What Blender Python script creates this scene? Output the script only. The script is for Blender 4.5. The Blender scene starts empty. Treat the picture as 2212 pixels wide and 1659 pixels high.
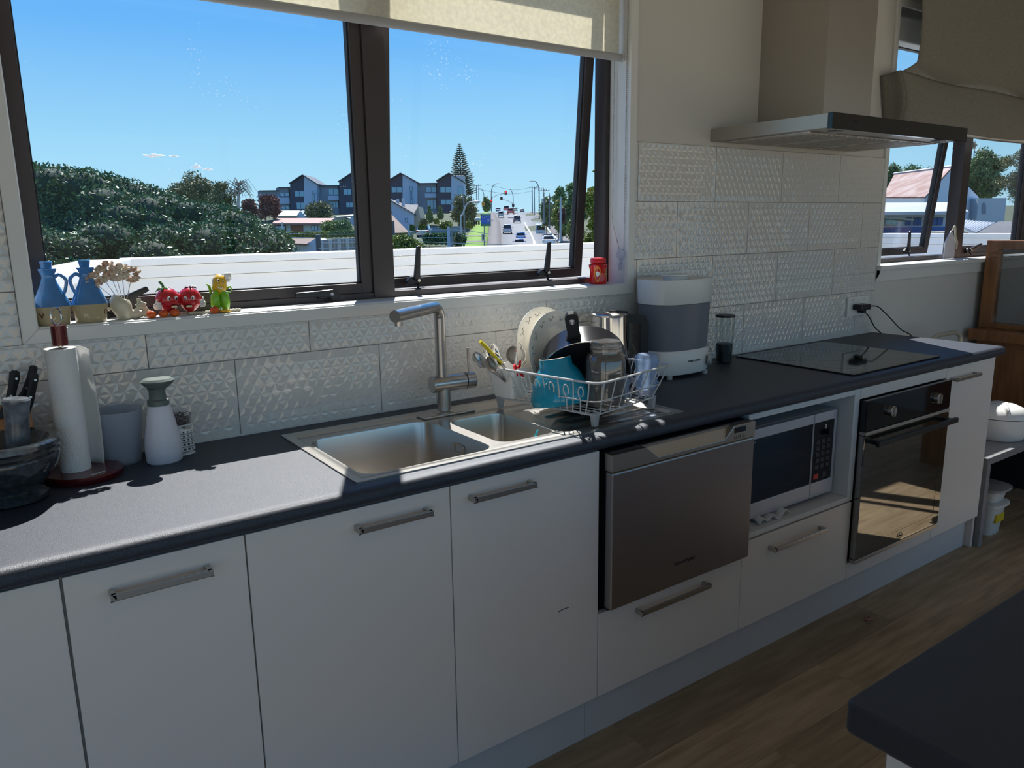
import bpy, bmesh, math, random
import numpy as np
from mathutils import Vector, Matrix
from mathutils.geometry import tessellate_polygon
rnd = random.Random(7)
SC = bpy.context.scene
COL = SC.collection

# ------------------------------------------------------------------ camera
YAW, PIT, ROL, FPX = 0.61363, -0.20505, -0.01428, 1659.457
CAM = Vector((-0.50626, -2.00904, 1.43202))
_F = Vector((math.sin(YAW) * math.cos(PIT), math.cos(YAW) * math.cos(PIT), math.sin(PIT)))
_R = Vector((math.cos(YAW), -math.sin(YAW), 0))
_U = _R.cross(_F)
CR = _R * math.cos(ROL) + _U * math.sin(ROL)
CU = _U * math.cos(ROL) - _R * math.sin(ROL)
cd = bpy.data.cameras.new('camera')
cam = bpy.data.objects.new('camera', cd)
COL.objects.link(cam)
cam.matrix_world = Matrix(((CR.x, CU.x, -_F.x, CAM.x), (CR.y, CU.y, -_F.y, CAM.y), (CR.z, CU.z, -_F.z, CAM.z), (0, 0, 0, 1)))
cd.sensor_width = 36.0
cd.lens = 36.0 * FPX / 2212.0
cd.clip_start = 0.02
cd.clip_end = 3000
SC.camera = cam

def at(px, py, d):
    """World point seen at pixel (px, py) of the photograph, d metres in front of the camera."""
    return CAM + (_F + CR * ((px - 1106) / FPX) - CU * ((py - 829.5) / FPX)) * d

# ------------------------------------------------------------------ sky, sun, exposure
W = bpy.data.worlds.new('sky')
SC.world = W
W.use_nodes = True
nt = W.node_tree
nt.nodes.clear()
tc = nt.nodes.new('ShaderNodeTexCoord')
sp = nt.nodes.new('ShaderNodeSeparateXYZ')
rp = nt.nodes.new('ShaderNodeValToRGB')
bg = nt.nodes.new('ShaderNodeBackground')
wo_ = nt.nodes.new('ShaderNodeOutputWorld')
nt.links.new(tc.outputs['Generated'], sp.inputs[0])
zmap = nt.nodes.new('ShaderNodeMapRange')          # elevation -1..1 onto the ramp 0..1
zmap.inputs['From Min'].default_value = -1.0
nt.links.new(sp.outputs['Z'], zmap.inputs['Value'])
nt.links.new(zmap.outputs[0], rp.inputs[0])
nt.links.new(rp.outputs[0], bg.inputs[0])
nt.links.new(bg.outputs[0], wo_.inputs[0])
SKY = [(0.0, (0.52, 0.83, 1.0)), (0.10, (0.36, 0.72, 1.0)), (0.22, (0.16, 0.50, 1.0)), (0.36, (0.075, 0.37, 0.97)), (0.7, (0.06, 0.29, 0.85)), (1.0, (0.07, 0.28, 0.78))]
rp.color_ramp.elements[0].position = 0.0
rp.color_ramp.elements[1].position = 1.0
rp.color_ramp.elements[0].color = (1.0, 0.90, 0.72, 1)
rp.color_ramp.elements[1].color = (*SKY[-1][1], 1)
GROUND_GLOW = (1.0, 0.90, 0.72)                       # glow for sunlit ground below the horizon, brightened to warm the room
for p, c in [(-0.012, GROUND_GLOW), (0.0, SKY[0][1])] + SKY[1:-1]:
    e = rp.color_ramp.elements.new((p + 1) / 2)
    e.color = (*c, 1)
bg.inputs[1].default_value = 1.0

SUN_DIR = Vector((-0.53, -1.0, -1.48)).normalized()
sl = bpy.data.lights.new('sun', 'SUN')
sl.energy = 9.5
sl.angle = math.radians(0.55)
sl.color = (1.0, 0.975, 0.935)
so = bpy.data.objects.new('sun', sl)
COL.objects.link(so)
so.rotation_euler = (-SUN_DIR).to_track_quat('Z', 'Y').to_euler()
so.location = (4, 8, 12)

SC.view_settings.view_transform = 'Standard'
SC.view_settings.look = 'None'
SC.view_settings.exposure = 0.0
SC.view_settings.gamma = 1.0
SC.view_settings.use_curve_mapping = False
SC.cycles.use_adaptive_sampling = True
SC.cycles.adaptive_threshold = 0.015
SC.cycles.max_bounces = 9
SC.cycles.diffuse_bounces = 4
SC.cycles.glossy_bounces = 5
SC.cycles.transmission_bounces = 8
SC.cycles.transparent_max_bounces = 12
SC.cycles.caustics_reflective = True
SC.cycles.sample_clamp_indirect = 4.0
SC.cycles.use_denoising = True

# ------------------------------------------------------------------ materials
MATS = {}
def mat(name, col, rough=0.5, metal=0.0, spec=0.5, var=0.0, vscale=8.0, stretch=None, bump=0.0, bscale=40.0, coat=0.0, emit=None, trans=0.0, ior=1.45, col2=None, aniso=0.0, rvar=0.0, thresh=None):
    m = bpy.data.materials.new(name)
    m.use_nodes = True
    t = m.node_tree
    b = t.nodes['Principled BSDF']
    b.inputs['Base Color'].default_value = (*col, 1)
    b.inputs['Roughness'].default_value = rough
    b.inputs['Metallic'].default_value = metal
    b.inputs['Specular IOR Level'].default_value = spec
    b.inputs['Coat Weight'].default_value = coat
    b.inputs['Transmission Weight'].default_value = trans
    b.inputs['IOR'].default_value = ior
    b.inputs['Anisotropic'].default_value = aniso
    if emit:
        b.inputs['Emission Color'].default_value = (*emit[0], 1)
        b.inputs['Emission Strength'].default_value = emit[1]
    if var or bump or col2 or rvar:
        c = t.nodes.new('ShaderNodeTexCoord')
        mp = t.nodes.new('ShaderNodeMapping')
        t.links.new(c.outputs['Object'], mp.inputs[0])
        if stretch:
            mp.inputs['Scale'].default_value = stretch
        n = t.nodes.new('ShaderNodeTexNoise')
        n.inputs['Scale'].default_value = vscale
        n.inputs['Detail'].default_value = 6
        t.links.new(mp.outputs[0], n.inputs['Vector'])
        r = t.nodes.new('ShaderNodeValToRGB')
        lo, hi = thresh or (0.3, 0.7)
        r.color_ramp.elements[0].position = lo
        r.color_ramp.elements[1].position = hi
        a = col
        z = col2 or tuple(min(1, x * (1 + var)) for x in col)
        if not col2:
            a = tuple(x * (1 - var) for x in col)
        r.color_ramp.elements[0].color = (*a, 1)
        r.color_ramp.elements[1].color = (*z, 1)
        t.links.new(n.outputs['Fac'], r.inputs[0])
        if var or col2:
            t.links.new(r.outputs[0], b.inputs['Base Color'])
        if rvar:
            mr = t.nodes.new('ShaderNodeMapRange')
            mr.inputs['To Min'].default_value = max(0.02, rough - rvar)
            mr.inputs['To Max'].default_value = rough + rvar
            t.links.new(n.outputs['Fac'], mr.inputs['Value'])
            t.links.new(mr.outputs[0], b.inputs['Roughness'])
        if bump:
            n2 = t.nodes.new('ShaderNodeTexNoise')
            n2.inputs['Scale'].default_value = bscale
            n2.inputs['Detail'].default_value = 4
            t.links.new(mp.outputs[0], n2.inputs['Vector'])
            bp = t.nodes.new('ShaderNodeBump')
            bp.inputs['Strength'].default_value = bump
            bp.inputs['Distance'].default_value = 0.01
            t.links.new(n2.outputs['Fac'], bp.inputs['Height'])
            t.links.new(bp.outputs[0], b.inputs['Normal'])
    MATS[name] = m
    return m

def glassy(name, tint=(0.97, 0.98, 0.98), ior=1.45, rough=0.0, body=0.0, bcol=(0.8, 0.8, 0.8), specks=False):
    """Thin clear pane: transparent + fresnel gloss, with an optional milky body and dried water specks."""
    m = bpy.data.materials.new(name)
    m.use_nodes = True
    t = m.node_tree
    t.nodes.clear()
    o = t.nodes.new('ShaderNodeOutputMaterial')
    tr = t.nodes.new('ShaderNodeBsdfTransparent')
    tr.inputs[0].default_value = (*tint, 1)
    gl = t.nodes.new('ShaderNodeBsdfGlossy')
    gl.inputs['Roughness'].default_value = rough
    lw = t.nodes.new('ShaderNodeLayerWeight')
    lw.inputs[0].default_value = 0.5
    pwn = t.nodes.new('ShaderNodeMath')
    pwn.operation = 'POWER'
    pwn.inputs[1].default_value = 5.0
    t.links.new(lw.outputs['Facing'], pwn.inputs[0])
    r0 = ((ior - 1) / (ior + 1)) ** 2
    fr = t.nodes.new('ShaderNodeMath')
    fr.operation = 'MULTIPLY_ADD'
    fr.inputs[1].default_value = 1 - r0
    fr.inputs[2].default_value = r0
    t.links.new(pwn.outputs[0], fr.inputs[0])
    mx = t.nodes.new('ShaderNodeMixShader')
    t.links.new(fr.outputs[0], mx.inputs[0])
    t.links.new(tr.outputs[0], mx.inputs[1])
    t.links.new(gl.outputs[0], mx.inputs[2])
    last = mx
    if body or specks:
        df = t.nodes.new('ShaderNodeBsdfDiffuse')
        df.inputs[0].default_value = (*bcol, 1)
        tl = t.nodes.new('ShaderNodeBsdfTranslucent')
        tl.inputs[0].default_value = (*bcol, 1)
        ad = t.nodes.new('ShaderNodeMixShader')
        ad.inputs[0].default_value = 0.5
        t.links.new(df.outputs[0], ad.inputs[1])
        t.links.new(tl.outputs[0], ad.inputs[2])
        m2 = t.nodes.new('ShaderNodeMixShader')
        m2.inputs[0].default_value = body
        if specks:
            c = t.nodes.new('ShaderNodeTexCoord')
            v = t.nodes.new('ShaderNodeTexVoronoi')
            v.inputs['Scale'].default_value = 85
            n = t.nodes.new('ShaderNodeTexNoise')
            n.inputs['Scale'].default_value = 5
            t.links.new(c.outputs['Object'], v.inputs['Vector'])
            t.links.new(c.outputs['Object'], n.inputs['Vector'])
            mr = t.nodes.new('ShaderNodeMapRange')
            mr.inputs['From Min'].default_value = 0.5
            mr.inputs['From Max'].default_value = 0.8
            mr.inputs['To Min'].default_value = 0.0
            mr.inputs['To Max'].default_value = 0.28
            t.links.new(n.outputs['Fac'], mr.inputs['Value'])
            lt = t.nodes.new('ShaderNodeMath')
            lt.operation = 'LESS_THAN'
            t.links.new(v.outputs['Distance'], lt.inputs[0])
            t.links.new(mr.outputs[0], lt.inputs[1])
            ml = t.nodes.new('ShaderNodeMath')
            ml.operation = 'MULTIPLY_ADD'
            ml.inputs[1].default_value = 0.30
            ml.inputs[2].default_value = body
            t.links.new(lt.outputs[0], ml.inputs[0])
            t.links.new(ml.outputs[0], m2.inputs[0])
        t.links.new(mx.outputs[0], m2.inputs[1])
        t.links.new(ad.outputs[0], m2.inputs[2])
        last = m2
    t.links.new(last.outputs[0], o.inputs[0])
    MATS[name] = m
    return m

def cloth(name, col, trans=0.5, var=0.0, vscale=60, col2=None):
    m = bpy.data.materials.new(name)
    m.use_nodes = True
    t = m.node_tree
    t.nodes.clear()
    o = t.nodes.new('ShaderNodeOutputMaterial')
    d = t.nodes.new('ShaderNodeBsdfDiffuse')
    l = t.nodes.new('ShaderNodeBsdfTranslucent')
    mx = t.nodes.new('ShaderNodeMixShader')
    mx.inputs[0].default_value = trans
    for s in (d, l):
        s.inputs[0].default_value = (*col, 1)
    if var or col2:
        c = t.nodes.new('ShaderNodeTexCoord')
        n = t.nodes.new('ShaderNodeTexNoise')
        n.inputs['Scale'].default_value = vscale
        n.inputs['Detail'].default_value = 5
        r = t.nodes.new('ShaderNodeValToRGB')
        r.color_ramp.elements[0].position = 0.35
        r.color_ramp.elements[1].position = 0.65
        r.color_ramp.elements[0].color = (*tuple(x * (1 - var) for x in col), 1)
        r.color_ramp.elements[1].color = (*(col2 or tuple(min(1, x * (1 + var)) for x in col)), 1)
        t.links.new(c.outputs['Object'], n.inputs['Vector'])
        t.links.new(n.outputs['Fac'], r.inputs[0])
        for s in (d, l):
            t.links.new(r.outputs[0], s.inputs[0])
    t.links.new(d.outputs[0], mx.inputs[1])
    t.links.new(l.outputs[0], mx.inputs[2])
    t.links.new(mx.outputs[0], o.inputs[0])
    MATS[name] = m
    return m

mat('paint', (0.64, 0.63, 0.60), 0.55)
mat('trim_white', (0.74, 0.75, 0.74), 0.35, bump=0.03, bscale=200, stretch=(0.2, 1, 1))
mat('grout', (0.30, 0.29, 0.27), 0.9)
mat('tile_glaze', (0.68, 0.665, 0.64), 0.07, spec=0.7, coat=0.4)
mat('frame_metal', (0.060, 0.049, 0.050), 0.42, metal=0.35, spec=0.6)
mat('laminate', (0.028, 0.035, 0.052), 0.44, spec=0.6, bump=0.22, bscale=800, var=0.4, vscale=300)
mat('island_top', (0.026, 0.030, 0.042), 0.42, spec=0.5, col2=(0.42, 0.36, 0.30), vscale=260, thresh=(0.72, 0.76), bump=0.15, bscale=700)
mat('door_white', (0.76, 0.70, 0.645), 0.33, spec=0.45)
mat('carcass_white', (0.68, 0.68, 0.67), 0.45)
mat('kick_grey', (0.60, 0.59, 0.58), 0.4)
mat('steel', (0.52, 0.50, 0.48), 0.26, metal=1.0, aniso=0.4)
mat('sink_steel', (0.60, 0.57, 0.53), 0.27, metal=1.0)
mat('chrome', (0.72, 0.72, 0.72), 0.10, metal=1.0)
mat('handle_steel', (0.50, 0.47, 0.43), 0.30, metal=1.0)
mat('hood_steel', (0.47, 0.44, 0.40), 0.38, metal=1.0, aniso=0.4, rvar=0.05, vscale=5, stretch=(60, 60, 1))
mat('dish_steel', (0.38, 0.36, 0.36), 0.34, metal=1.0, aniso=0.5, rvar=0.04, vscale=5, stretch=(1, 1, 80))
mat('black_gloss', (0.006, 0.007, 0.009), 0.05, spec=0.6)
mat('black_plastic', (0.012, 0.013, 0.016), 0.38)
mat('rubber', (0.02, 0.021, 0.024), 0.6)
mat('mirror_glass', (0.022, 0.022, 0.016), 0.03, spec=1.0, ior=2.2)
mat('wood_floor', (0.28, 0.20, 0.115), 0.42, col2=(0.52, 0.40, 0.26), vscale=7, stretch=(0.6, 6, 6), bump=0.12, bscale=30, thresh=(0.25, 0.75))
mat('white_plastic', (0.78, 0.78, 0.76), 0.35)
mat('grey_plastic', (0.42, 0.43, 0.44), 0.4)
mat('knob_grey', (0.5, 0.5, 0.48), 0.3)
mat('brown_wood', (0.20, 0.075, 0.022), 0.35, col2=(0.34, 0.14, 0.045), vscale=5, stretch=(8, 8, 1), coat=0.3)
mat('block_wood', (0.34, 0.14, 0.05), 0.4, col2=(0.50, 0.24, 0.10), vscale=8, stretch=(1, 1, 8))
mat('desk_grey', (0.25, 0.25, 0.26), 0.3)
mat('desk_dark', (0.035, 0.035, 0.04), 0.4)
cloth('blind_cloth', (0.88, 0.84, 0.72), 0.62, var=0.05, vscale=90)
cloth('shade_cloth', (0.28, 0.268, 0.235), 0.12, var=0.18, vscale=260)
cloth('paper', (0.82, 0.82, 0.80), 0.35)
glassy('pane', specks=True, body=0.0, ior=1.2)
glassy('clear_glass', tint=(0.93, 0.95, 0.95))
glassy('frosted', tint=(0.84, 0.87, 0.92), body=0.42, bcol=(0.66, 0.72, 0.80), rough=0.2)
glassy('smoke_plastic', tint=(0.6, 0.63, 0.68), body=0.72, bcol=(0.43, 0.45, 0.50), rough=0.15)
glassy('milk_blue', tint=(0.75, 0.85, 0.97), body=0.42, bcol=(0.58, 0.72, 0.92), rough=0.1)
glassy('milk_clear', tint=(0.88, 0.88, 0.92), body=0.32, bcol=(0.75, 0.75, 0.80), rough=0.1)

# ------------------------------------------------------------------ mesh helpers
def worg(o):
    p = Vector((0, 0, 0))
    while o is not None:
        p += o.location
        o = o.parent
    return p

class M:
    def __init__(s):
        s.v = []
        s.f = []
    def add(s, vs, fs):
        b = len(s.v)
        s.v += [Vector(p) for p in vs]
        s.f += [tuple(b + i for i in f) for f in fs]
        return s
    def box(s, x0, y0, z0, x1, y1, z1):
        x0, x1 = sorted((x0, x1)); y0, y1 = sorted((y0, y1)); z0, z1 = sorted((z0, z1))
        return s.add([(x0, y0, z0), (x1, y0, z0), (x1, y1, z0), (x0, y1, z0), (x0, y0, z1), (x1, y0, z1), (x1, y1, z1), (x0, y1, z1)],
                     [(0, 3, 2, 1), (4, 5, 6, 7), (0, 1, 5, 4), (1, 2, 6, 5), (2, 3, 7, 6), (3, 0, 4, 7)])
    def hexa(s, a, b):
        """a, b: two 4-point rings."""
        return s.add(list(a) + list(b), [(0, 3, 2, 1), (4, 5, 6, 7), (0, 1, 5, 4), (1, 2, 6, 5), (2, 3, 7, 6), (3, 0, 4, 7)])
    def cyl(s, p0, p1, r0, r1=None, n=20, caps=True, sq=None):
        r1 = r0 if r1 is None else r1
        p0 = Vector(p0); p1 = Vector(p1)
        d = (p1 - p0).normalized()
        a = d.orthogonal().normalized()
        b = d.cross(a)
        vs = []
        for p, r in ((p0, r0), (p1, r1)):
            for i in range(n):
                t = 2 * math.pi * i / n
                vs.append(p + (a * math.cos(t) + b * math.sin(t)) * r)
        fs = [(i, (i + 1) % n, n + (i + 1) % n, n + i) for i in range(n)]
        if caps:
            fs += [tuple(range(n))[::-1], tuple(range(n, 2 * n))]
        return s.add(vs, fs)
    def lathe(s, prof, c=(0, 0, 0), n=32, ex=1.0, ey=1.0, pw=None, caps=True):
        """prof: (r, z) pairs bottom to top around z through c; ex, ey stretch; pw superellipse power."""
        c = Vector(c)
        vs = []
        for r, z in prof:
            for i in range(n):
                t = 2 * math.pi * i / n
                x, y = math.cos(t), math.sin(t)
                if pw:
                    x = math.copysign(abs(x) ** (2 / pw), x)
                    y = math.copysign(abs(y) ** (2 / pw), y)
                vs.append(c + Vector((x * r * ex, y * r * ey, z)))
        fs = []
        for k in range(len(prof) - 1):
            for i in range(n):
                j = (i + 1) % n
                fs.append((k * n + i, k * n + j, (k + 1) * n + j, (k + 1) * n + i))
        if caps:
            if prof[0][0] > 1e-6:
                fs.append(tuple(range(n))[::-1])
            if prof[-1][0] > 1e-6:
                fs.append(tuple(range((len(prof) - 1) * n, len(prof) * n)))
        return s.add(vs, fs)
    def tube(s, pts, r, n=8, closed=False, flat=1.0, caps=True):
        pts = [Vector(p) for p in pts]
        L = len(pts)
        rs = r if isinstance(r, (list, tuple)) else [r] * L
        def tan(i):
            if closed:
                return (pts[(i + 1) % L] - pts[i - 1]).normalized()
            return (pts[min(i + 1, L - 1)] - pts[max(i - 1, 0)]).normalized()
        t0 = tan(0)
        a = t0.orthogonal().normalized()
        vs = []
        for i in range(L):
            t = tan(i)
            a = (a - t * a.dot(t))
            a = a.normalized() if a.length > 1e-6 else t.orthogonal().normalized()
            b = t.cross(a)
            for k in range(n):
                q = 2 * math.pi * k / n
                vs.append(pts[i] + (a * math.cos(q) + b * math.sin(q) * flat) * rs[i])
        fs = []
        for i in range(L if closed else L - 1):
            j = (i + 1) % L
            for k in range(n):
                l = (k + 1) % n
                fs.append((i * n + k, i * n + l, j * n + l, j * n + k))
        if not closed and caps:
            fs += [tuple(range(n))[::-1], tuple(range((L - 1) * n, L * n))]
        return s.add(vs, fs)
    def prism(s, poly, a, b):
        """poly: list of 3-D points; extruded by the vector from a to b offsets."""
        a = Vector(a); b = Vector(b)
        n = len(poly)
        vs = [Vector(p) + a for p in poly] + [Vector(p) + b for p in poly]
        fs = [tuple(range(n))[::-1], tuple(range(n, 2 * n))] + [(i, (i + 1) % n, n + (i + 1) % n, n + i) for i in range(n)]
        return s.add(vs, fs)
    def holed(s, outer, holes, fn, fn2=None):
        """flat sheet with holes; fn maps 2-D to 3-D. With fn2 a second sheet and the walls between."""
        loops = [outer] + holes
        pts = [Vector((p[0], p[1], 0)) for l in loops for p in l]
        tri = tessellate_polygon([[Vector((p[0], p[1], 0)) for p in l] for l in loops])
        s.add([fn(p.x, p.y) for p in pts], [tuple(t) for t in tri])
        if fn2:
            s.add([fn2(p.x, p.y) for p in pts], [tuple(t)[::-1] for t in tri])
            for l in loops:
                n = len(l)
                s.add([fn(*p) for p in l] + [fn2(*p) for p in l], [(i, (i + 1) % n, n + (i + 1) % n, n + i) for i in range(n)])
        return s
    def sph(s, c, r, n=16, m=10):
        if not isinstance(r, (tuple, list)):
            r = (r, r, r)
        c = Vector(c)
        vs = [c + Vector((0, 0, -r[2]))]
        for k in range(1, m):
            p = math.pi * k / m - math.pi / 2
            for i in range(n):
                t = 2 * math.pi * i / n
                vs.append(c + Vector((r[0] * math.cos(p) * math.cos(t), r[1] * math.cos(p) * math.sin(t), r[2] * math.sin(p))))
        vs.append(c + Vector((0, 0, r[2])))
        fs = [(0, 1 + (i + 1) % n, 1 + i) for i in range(n)]
        for k in range(m - 2):
            for i in range(n):
                j = (i + 1) % n
                fs.append((1 + k * n + i, 1 + k * n + j, 1 + (k + 1) * n + j, 1 + (k + 1) * n + i))
        b = 1 + (m - 2) * n
        T = len(vs) - 1
        fs += [(b + i, b + (i + 1) % n, T) for i in range(n)]
        return s.add(vs, fs)
    def xf(s, mtx):
        s.v = [mtx @ p for p in s.v]
        return s
    def merge(s, o):
        return s.add(o.v, o.f)
    def mesh(s, name, m, off=Vector((0, 0, 0))):
        me = bpy.data.meshes.new(name)
        me.from_pydata([tuple(p - off) for p in s.v], [], s.f)
        me.materials.append(MATS[m])
        return me
    def build(s, name, m, parent=None, smooth=False, bevel=0.0, org=None, fix=True, seg=2, ang=35):
        """org: world origin of a top-level object; children keep their parent's origin."""
        base = worg(parent) if parent is not None else Vector((0, 0, 0))
        o3 = Vector(org) if org is not None else base
        me = s.mesh(name, m, o3)
        if fix:
            bm = bmesh.new()
            bm.from_mesh(me)
            bmesh.ops.remove_doubles(bm, verts=bm.verts, dist=1e-5)
            bmesh.ops.recalc_face_normals(bm, faces=bm.faces)
            bm.to_mesh(me)
            bm.free()
        o = bpy.data.objects.new(name, me)
        COL.objects.link(o)
        o.location = o3 - base
        if parent is not None:
            o.parent = parent
        if smooth:
            me.polygons.foreach_set('use_smooth', [True] * len(me.polygons))
            if smooth != 'all':
                me.set_sharp_from_angle(angle=math.radians(40))
        if bevel:
            b = o.modifiers.new('bevel', 'BEVEL')
            b.width = bevel
            b.segments = seg
            b.limit_method = 'ANGLE'
            b.angle_limit = math.radians(ang)
        return o

def tag(o, label=None, cat=None, group=None, kind=None):
    if label: o['label'] = label
    if cat: o['category'] = cat
    if group: o['group'] = group
    if kind: o['kind'] = kind
    return o

def thing(name, loc, label, cat, group=None, rz=0.0):
    o = bpy.data.objects.new(name, None)
    COL.objects.link(o)
    o.location = loc
    o.rotation_euler = (0, 0, rz)
    o.empty_display_size = 0.05
    return tag(o, label, cat, group)

def struct(name, loc=(0, 0, 0)):
    o = bpy.data.objects.new(name, None)
    COL.objects.link(o)
    o.location = loc
    o['kind'] = 'structure'
    return o

def kids(o):
    return [c for c in bpy.data.objects if c.parent == o]

def dup(root, loc, label=None, rz=None, parent=None, scale=None):
    r = root.copy()
    COL.objects.link(r)
    r.location = loc
    if rz is not None:
        r.rotation_euler = (0, 0, rz)
    if scale:
        r.scale = scale
    if label:
        r['label'] = label
    for c in kids(root):
        a = c.copy()
        COL.objects.link(a)
        a.parent = r
        for g in kids(c):
            b = g.copy()
            COL.objects.link(b)
            b.parent = a
    return r

def text(s, m, parent, loc, rot, size, name='lettering', ext=0.0004, align='CENTER'):
    c = bpy.data.curves.new(name, 'FONT')
    c.body = s
    c.size = size
    c.extrude = ext
    c.align_x = align
    c.align_y = 'CENTER'
    c.materials.append(MATS[m])
    o = bpy.data.objects.new(name, c)
    COL.objects.link(o)
    o.parent = parent
    o.location = Vector(loc) - worg(parent)
    o.rotation_euler = rot
    return o
FRONT = (math.pi / 2, 0, 0)     # text facing -y

def rrect(x0, y0, x1, y1, r, n=5):
    p = []
    for cx, cy, a in ((x1 - r, y1 - r, 0), (x0 + r, y1 - r, 90), (x0 + r, y0 + r, 180), (x1 - r, y0 + r, 270)):
        for i in range(n + 1):
            t = math.radians(a + 90 * i / n)
            p.append((cx + r * math.cos(t), cy + r * math.sin(t)))
    return p

# ================================================================== THE ROOM
WX0, WX1, WZ0, WZ1 = -0.386, 1.408, 1.222, 2.30        # kitchen window opening
VX0, VX1, VZ0, VZ1 = 3.05, 4.86, 1.215, 2.36           # second window opening
wall = struct('wall_back')
m = M()
def wallbox(x0, x1, z0, z1, m=m):
    m.box(x0, 0.0, z0, x1, 0.17, z1)
RX0, RX1, RY0, CEIL = -2.6, 5.3, -4.3, 2.62
e_ = 0.016
wallbox(RX0, WX0 - e_, 0, CEIL); wallbox(WX0 - e_, WX1 + e_, 0, WZ0 - .02); wallbox(WX0 - e_, WX1 + e_, WZ1 + e_, CEIL)
wallbox(WX1 + e_, VX0 - e_, 0, CEIL); wallbox(VX0 - e_, VX1 + e_, 0, VZ0 - .024); wallbox(VX0 - e_, VX1 + e_, VZ1 + e_, CEIL); wallbox(VX1 + e_, RX1, 0, CEIL)
m.build('painted_surface', 'paint', wall, fix=False)

# tiles: the grid solved from the photograph (405 x 201 mm), pushed relief on each
TX0, TW, TZ0, TH, TT = -0.3732, 0.4055, 0.900, 0.2014, 0.009
TXE, TZE = 3.022, 1.706
def relief(x0, x1, z0, z1, gx=0.0):
    """one glazed tile face, clipped to x0..x1, z0..z1 (tile local), as a faceted triangle lattice"""
    nx, nz = 14, 8
    px, pz = TW / nx, TH / nz
    bm = bmesh.new()
    rr = random.Random(3)
    V = {}
    def edge(x, z):
        return max(0.0, min(1.0, (min(x, TW - x, z, TH - z) - 0.004) / 0.012))
    def vert(i, j):
        if (i, j) not in V:
            x = (i + (0.5 if j % 2 else 0)) * px
            V[(i, j)] = bm.verts.new((x, 0.0010 * edge(x, j * pz), j * pz))
        return V[(i, j)]
    def tri(a, b, c):
        ctr = (a.co + b.co + c.co) / 3
        up = (a.co.z + b.co.z + c.co.z) / 3 - min(a.co.z, b.co.z, c.co.z) < pz * .5
        k = bm.verts.new((ctr.x, ctr.y - (0.0015 if up else 0.0008) * rr.uniform(.8, 1.15) * edge(ctr.x, ctr.z), ctr.z))
        for p, q in ((a, b), (b, c), (c, a)):
            bm.faces.new((p, q, k))
    for j in range(nz):
        for i in range(-1, nx + 1):
            if j % 2 == 0:
                tri(vert(i, j), vert(i + 1, j), vert(i, j + 1))
                tri(vert(i + 1, j), vert(i + 1, j + 1), vert(i, j + 1))
            else:
                tri(vert(i, j), vert(i + 1, j), vert(i + 1, j + 1))
                tri(vert(i, j), vert(i + 1, j + 1), vert(i, j + 1))
    for co, no in (((x0, 0, 0), (-1, 0, 0)), ((x1, 0, 0), (1, 0, 0)), ((0, 0, z0), (0, 0, -1)), ((0, 0, z1), (0, 0, 1))):
        g = bm.verts[:] + bm.edges[:] + bm.faces[:]
        bmesh.ops.bisect_plane(bm, geom=g, plane_co=co, plane_no=no, clear_outer=True)
    be = [e for e in bm.edges if e.is_boundary]
    r = bmesh.ops.extrude_edge_only(bm, edges=be)
    for v in r['geom']:
        if isinstance(v, bmesh.types.BMVert):
            v.co.y = TT - 0.001
    bmesh.ops.recalc_face_normals(bm, faces=bm.faces)
    me = bpy.data.meshes.new('tile')
    bm.to_mesh(me)
    bm.free()
    me.materials.append(MATS['tile_glaze'])
    return me
G = 0.0013
TCACHE = {}
def put_tile(x, z, x0, x1, z0, z1):
    if x1 - x0 < 0.006 or z1 - z0 < 0.006:
        return
    k = (round(x0, 4), round(x1, 4), round(z0, 4), round(z1, 4))
    if k not in TCACHE:
        TCACHE[k] = relief(*k)
    o = bpy.data.objects.new('tile', TCACHE[k])
    COL.objects.link(o)
    o.location = (x, -TT, z)
    o.parent = wall
A0, A1, AZ = -0.420, 1.432, 1.186          # outer edge of the window's trim
for row in range(4):
    z = TZ0 + TH * row
    for i in range(-4, 10):
        x = TX0 + TW * (i + (0.5 if row % 2 else 0))
        xa, xb = max(x, -1.5), min(x + TW, TXE)
        if xb <= xa:
            continue
        za, zb = z, min(z + TH, TZE)
        for (a, b, c, d) in ([(xa, xb, za, min(zb, AZ))] if za < AZ else []) + ([] if zb <= AZ else [(xa, min(xb, A0), max(za, AZ), zb), (max(xa, A1), xb, max(za, AZ), zb)]):
            if b > a and d > c:
                put_tile(x, z, a - x + G, b - x - G, c - z + (G if c == z else 0), d - z - G)
g = M()
g.box(-1.5, -0.0065, TZ0, TXE, 0.0, AZ); g.box(-1.5, -0.0065, AZ, A0, 0, TZE); g.box(A1, -0.0065, AZ, TXE, 0, TZE)
g.build('grout', 'grout', wall, fix=False)
M().box(-1.5, -0.0125, 0.9, 3.02, -0.0085, 0.9045).build('sealant_bead', 'carcass_white', wall)['label'] = 'thin cream sealant line along the bench'

# other walls, floor, ceiling
wl = struct('wall_left')
m = M()
m.box(RX0 - 0.12, -1.9, 0, RX0, 0.17, CEIL); m.box(RX0 - 0.12, RY0, 0, RX0, -4.1, CEIL); m.box(RX0 - 0.12, -4.1, 2.4, RX0, -1.9, CEIL)  # unseen opening added in the left wall to brighten the room
m.build('painted_surface', 'paint', wl)
m = M()
for y in (-4.1, -3.0, -1.96):
    m.box(RX0 - .1, y, 0, RX0 - .05, y + .06, 2.4)
m.build('added_side_frame', 'frame_metal', wl)
wr = struct('wall_right')
m = M()
m.box(RX1, -2.95, 0, RX1 + 0.12, 0.17, CEIL); m.box(RX1, -4.25, 2.2, RX1 + .12, -2.95, CEIL)  # unseen gap added at the far end for more daylight
m.build('painted_surface', 'paint', wr)
wf = struct('wall_front')
m = M()
DX0, DX1, DZ1 = -2.45, 5.15, 2.2            # unseen wide opening, added behind the camera to let daylight in
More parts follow.
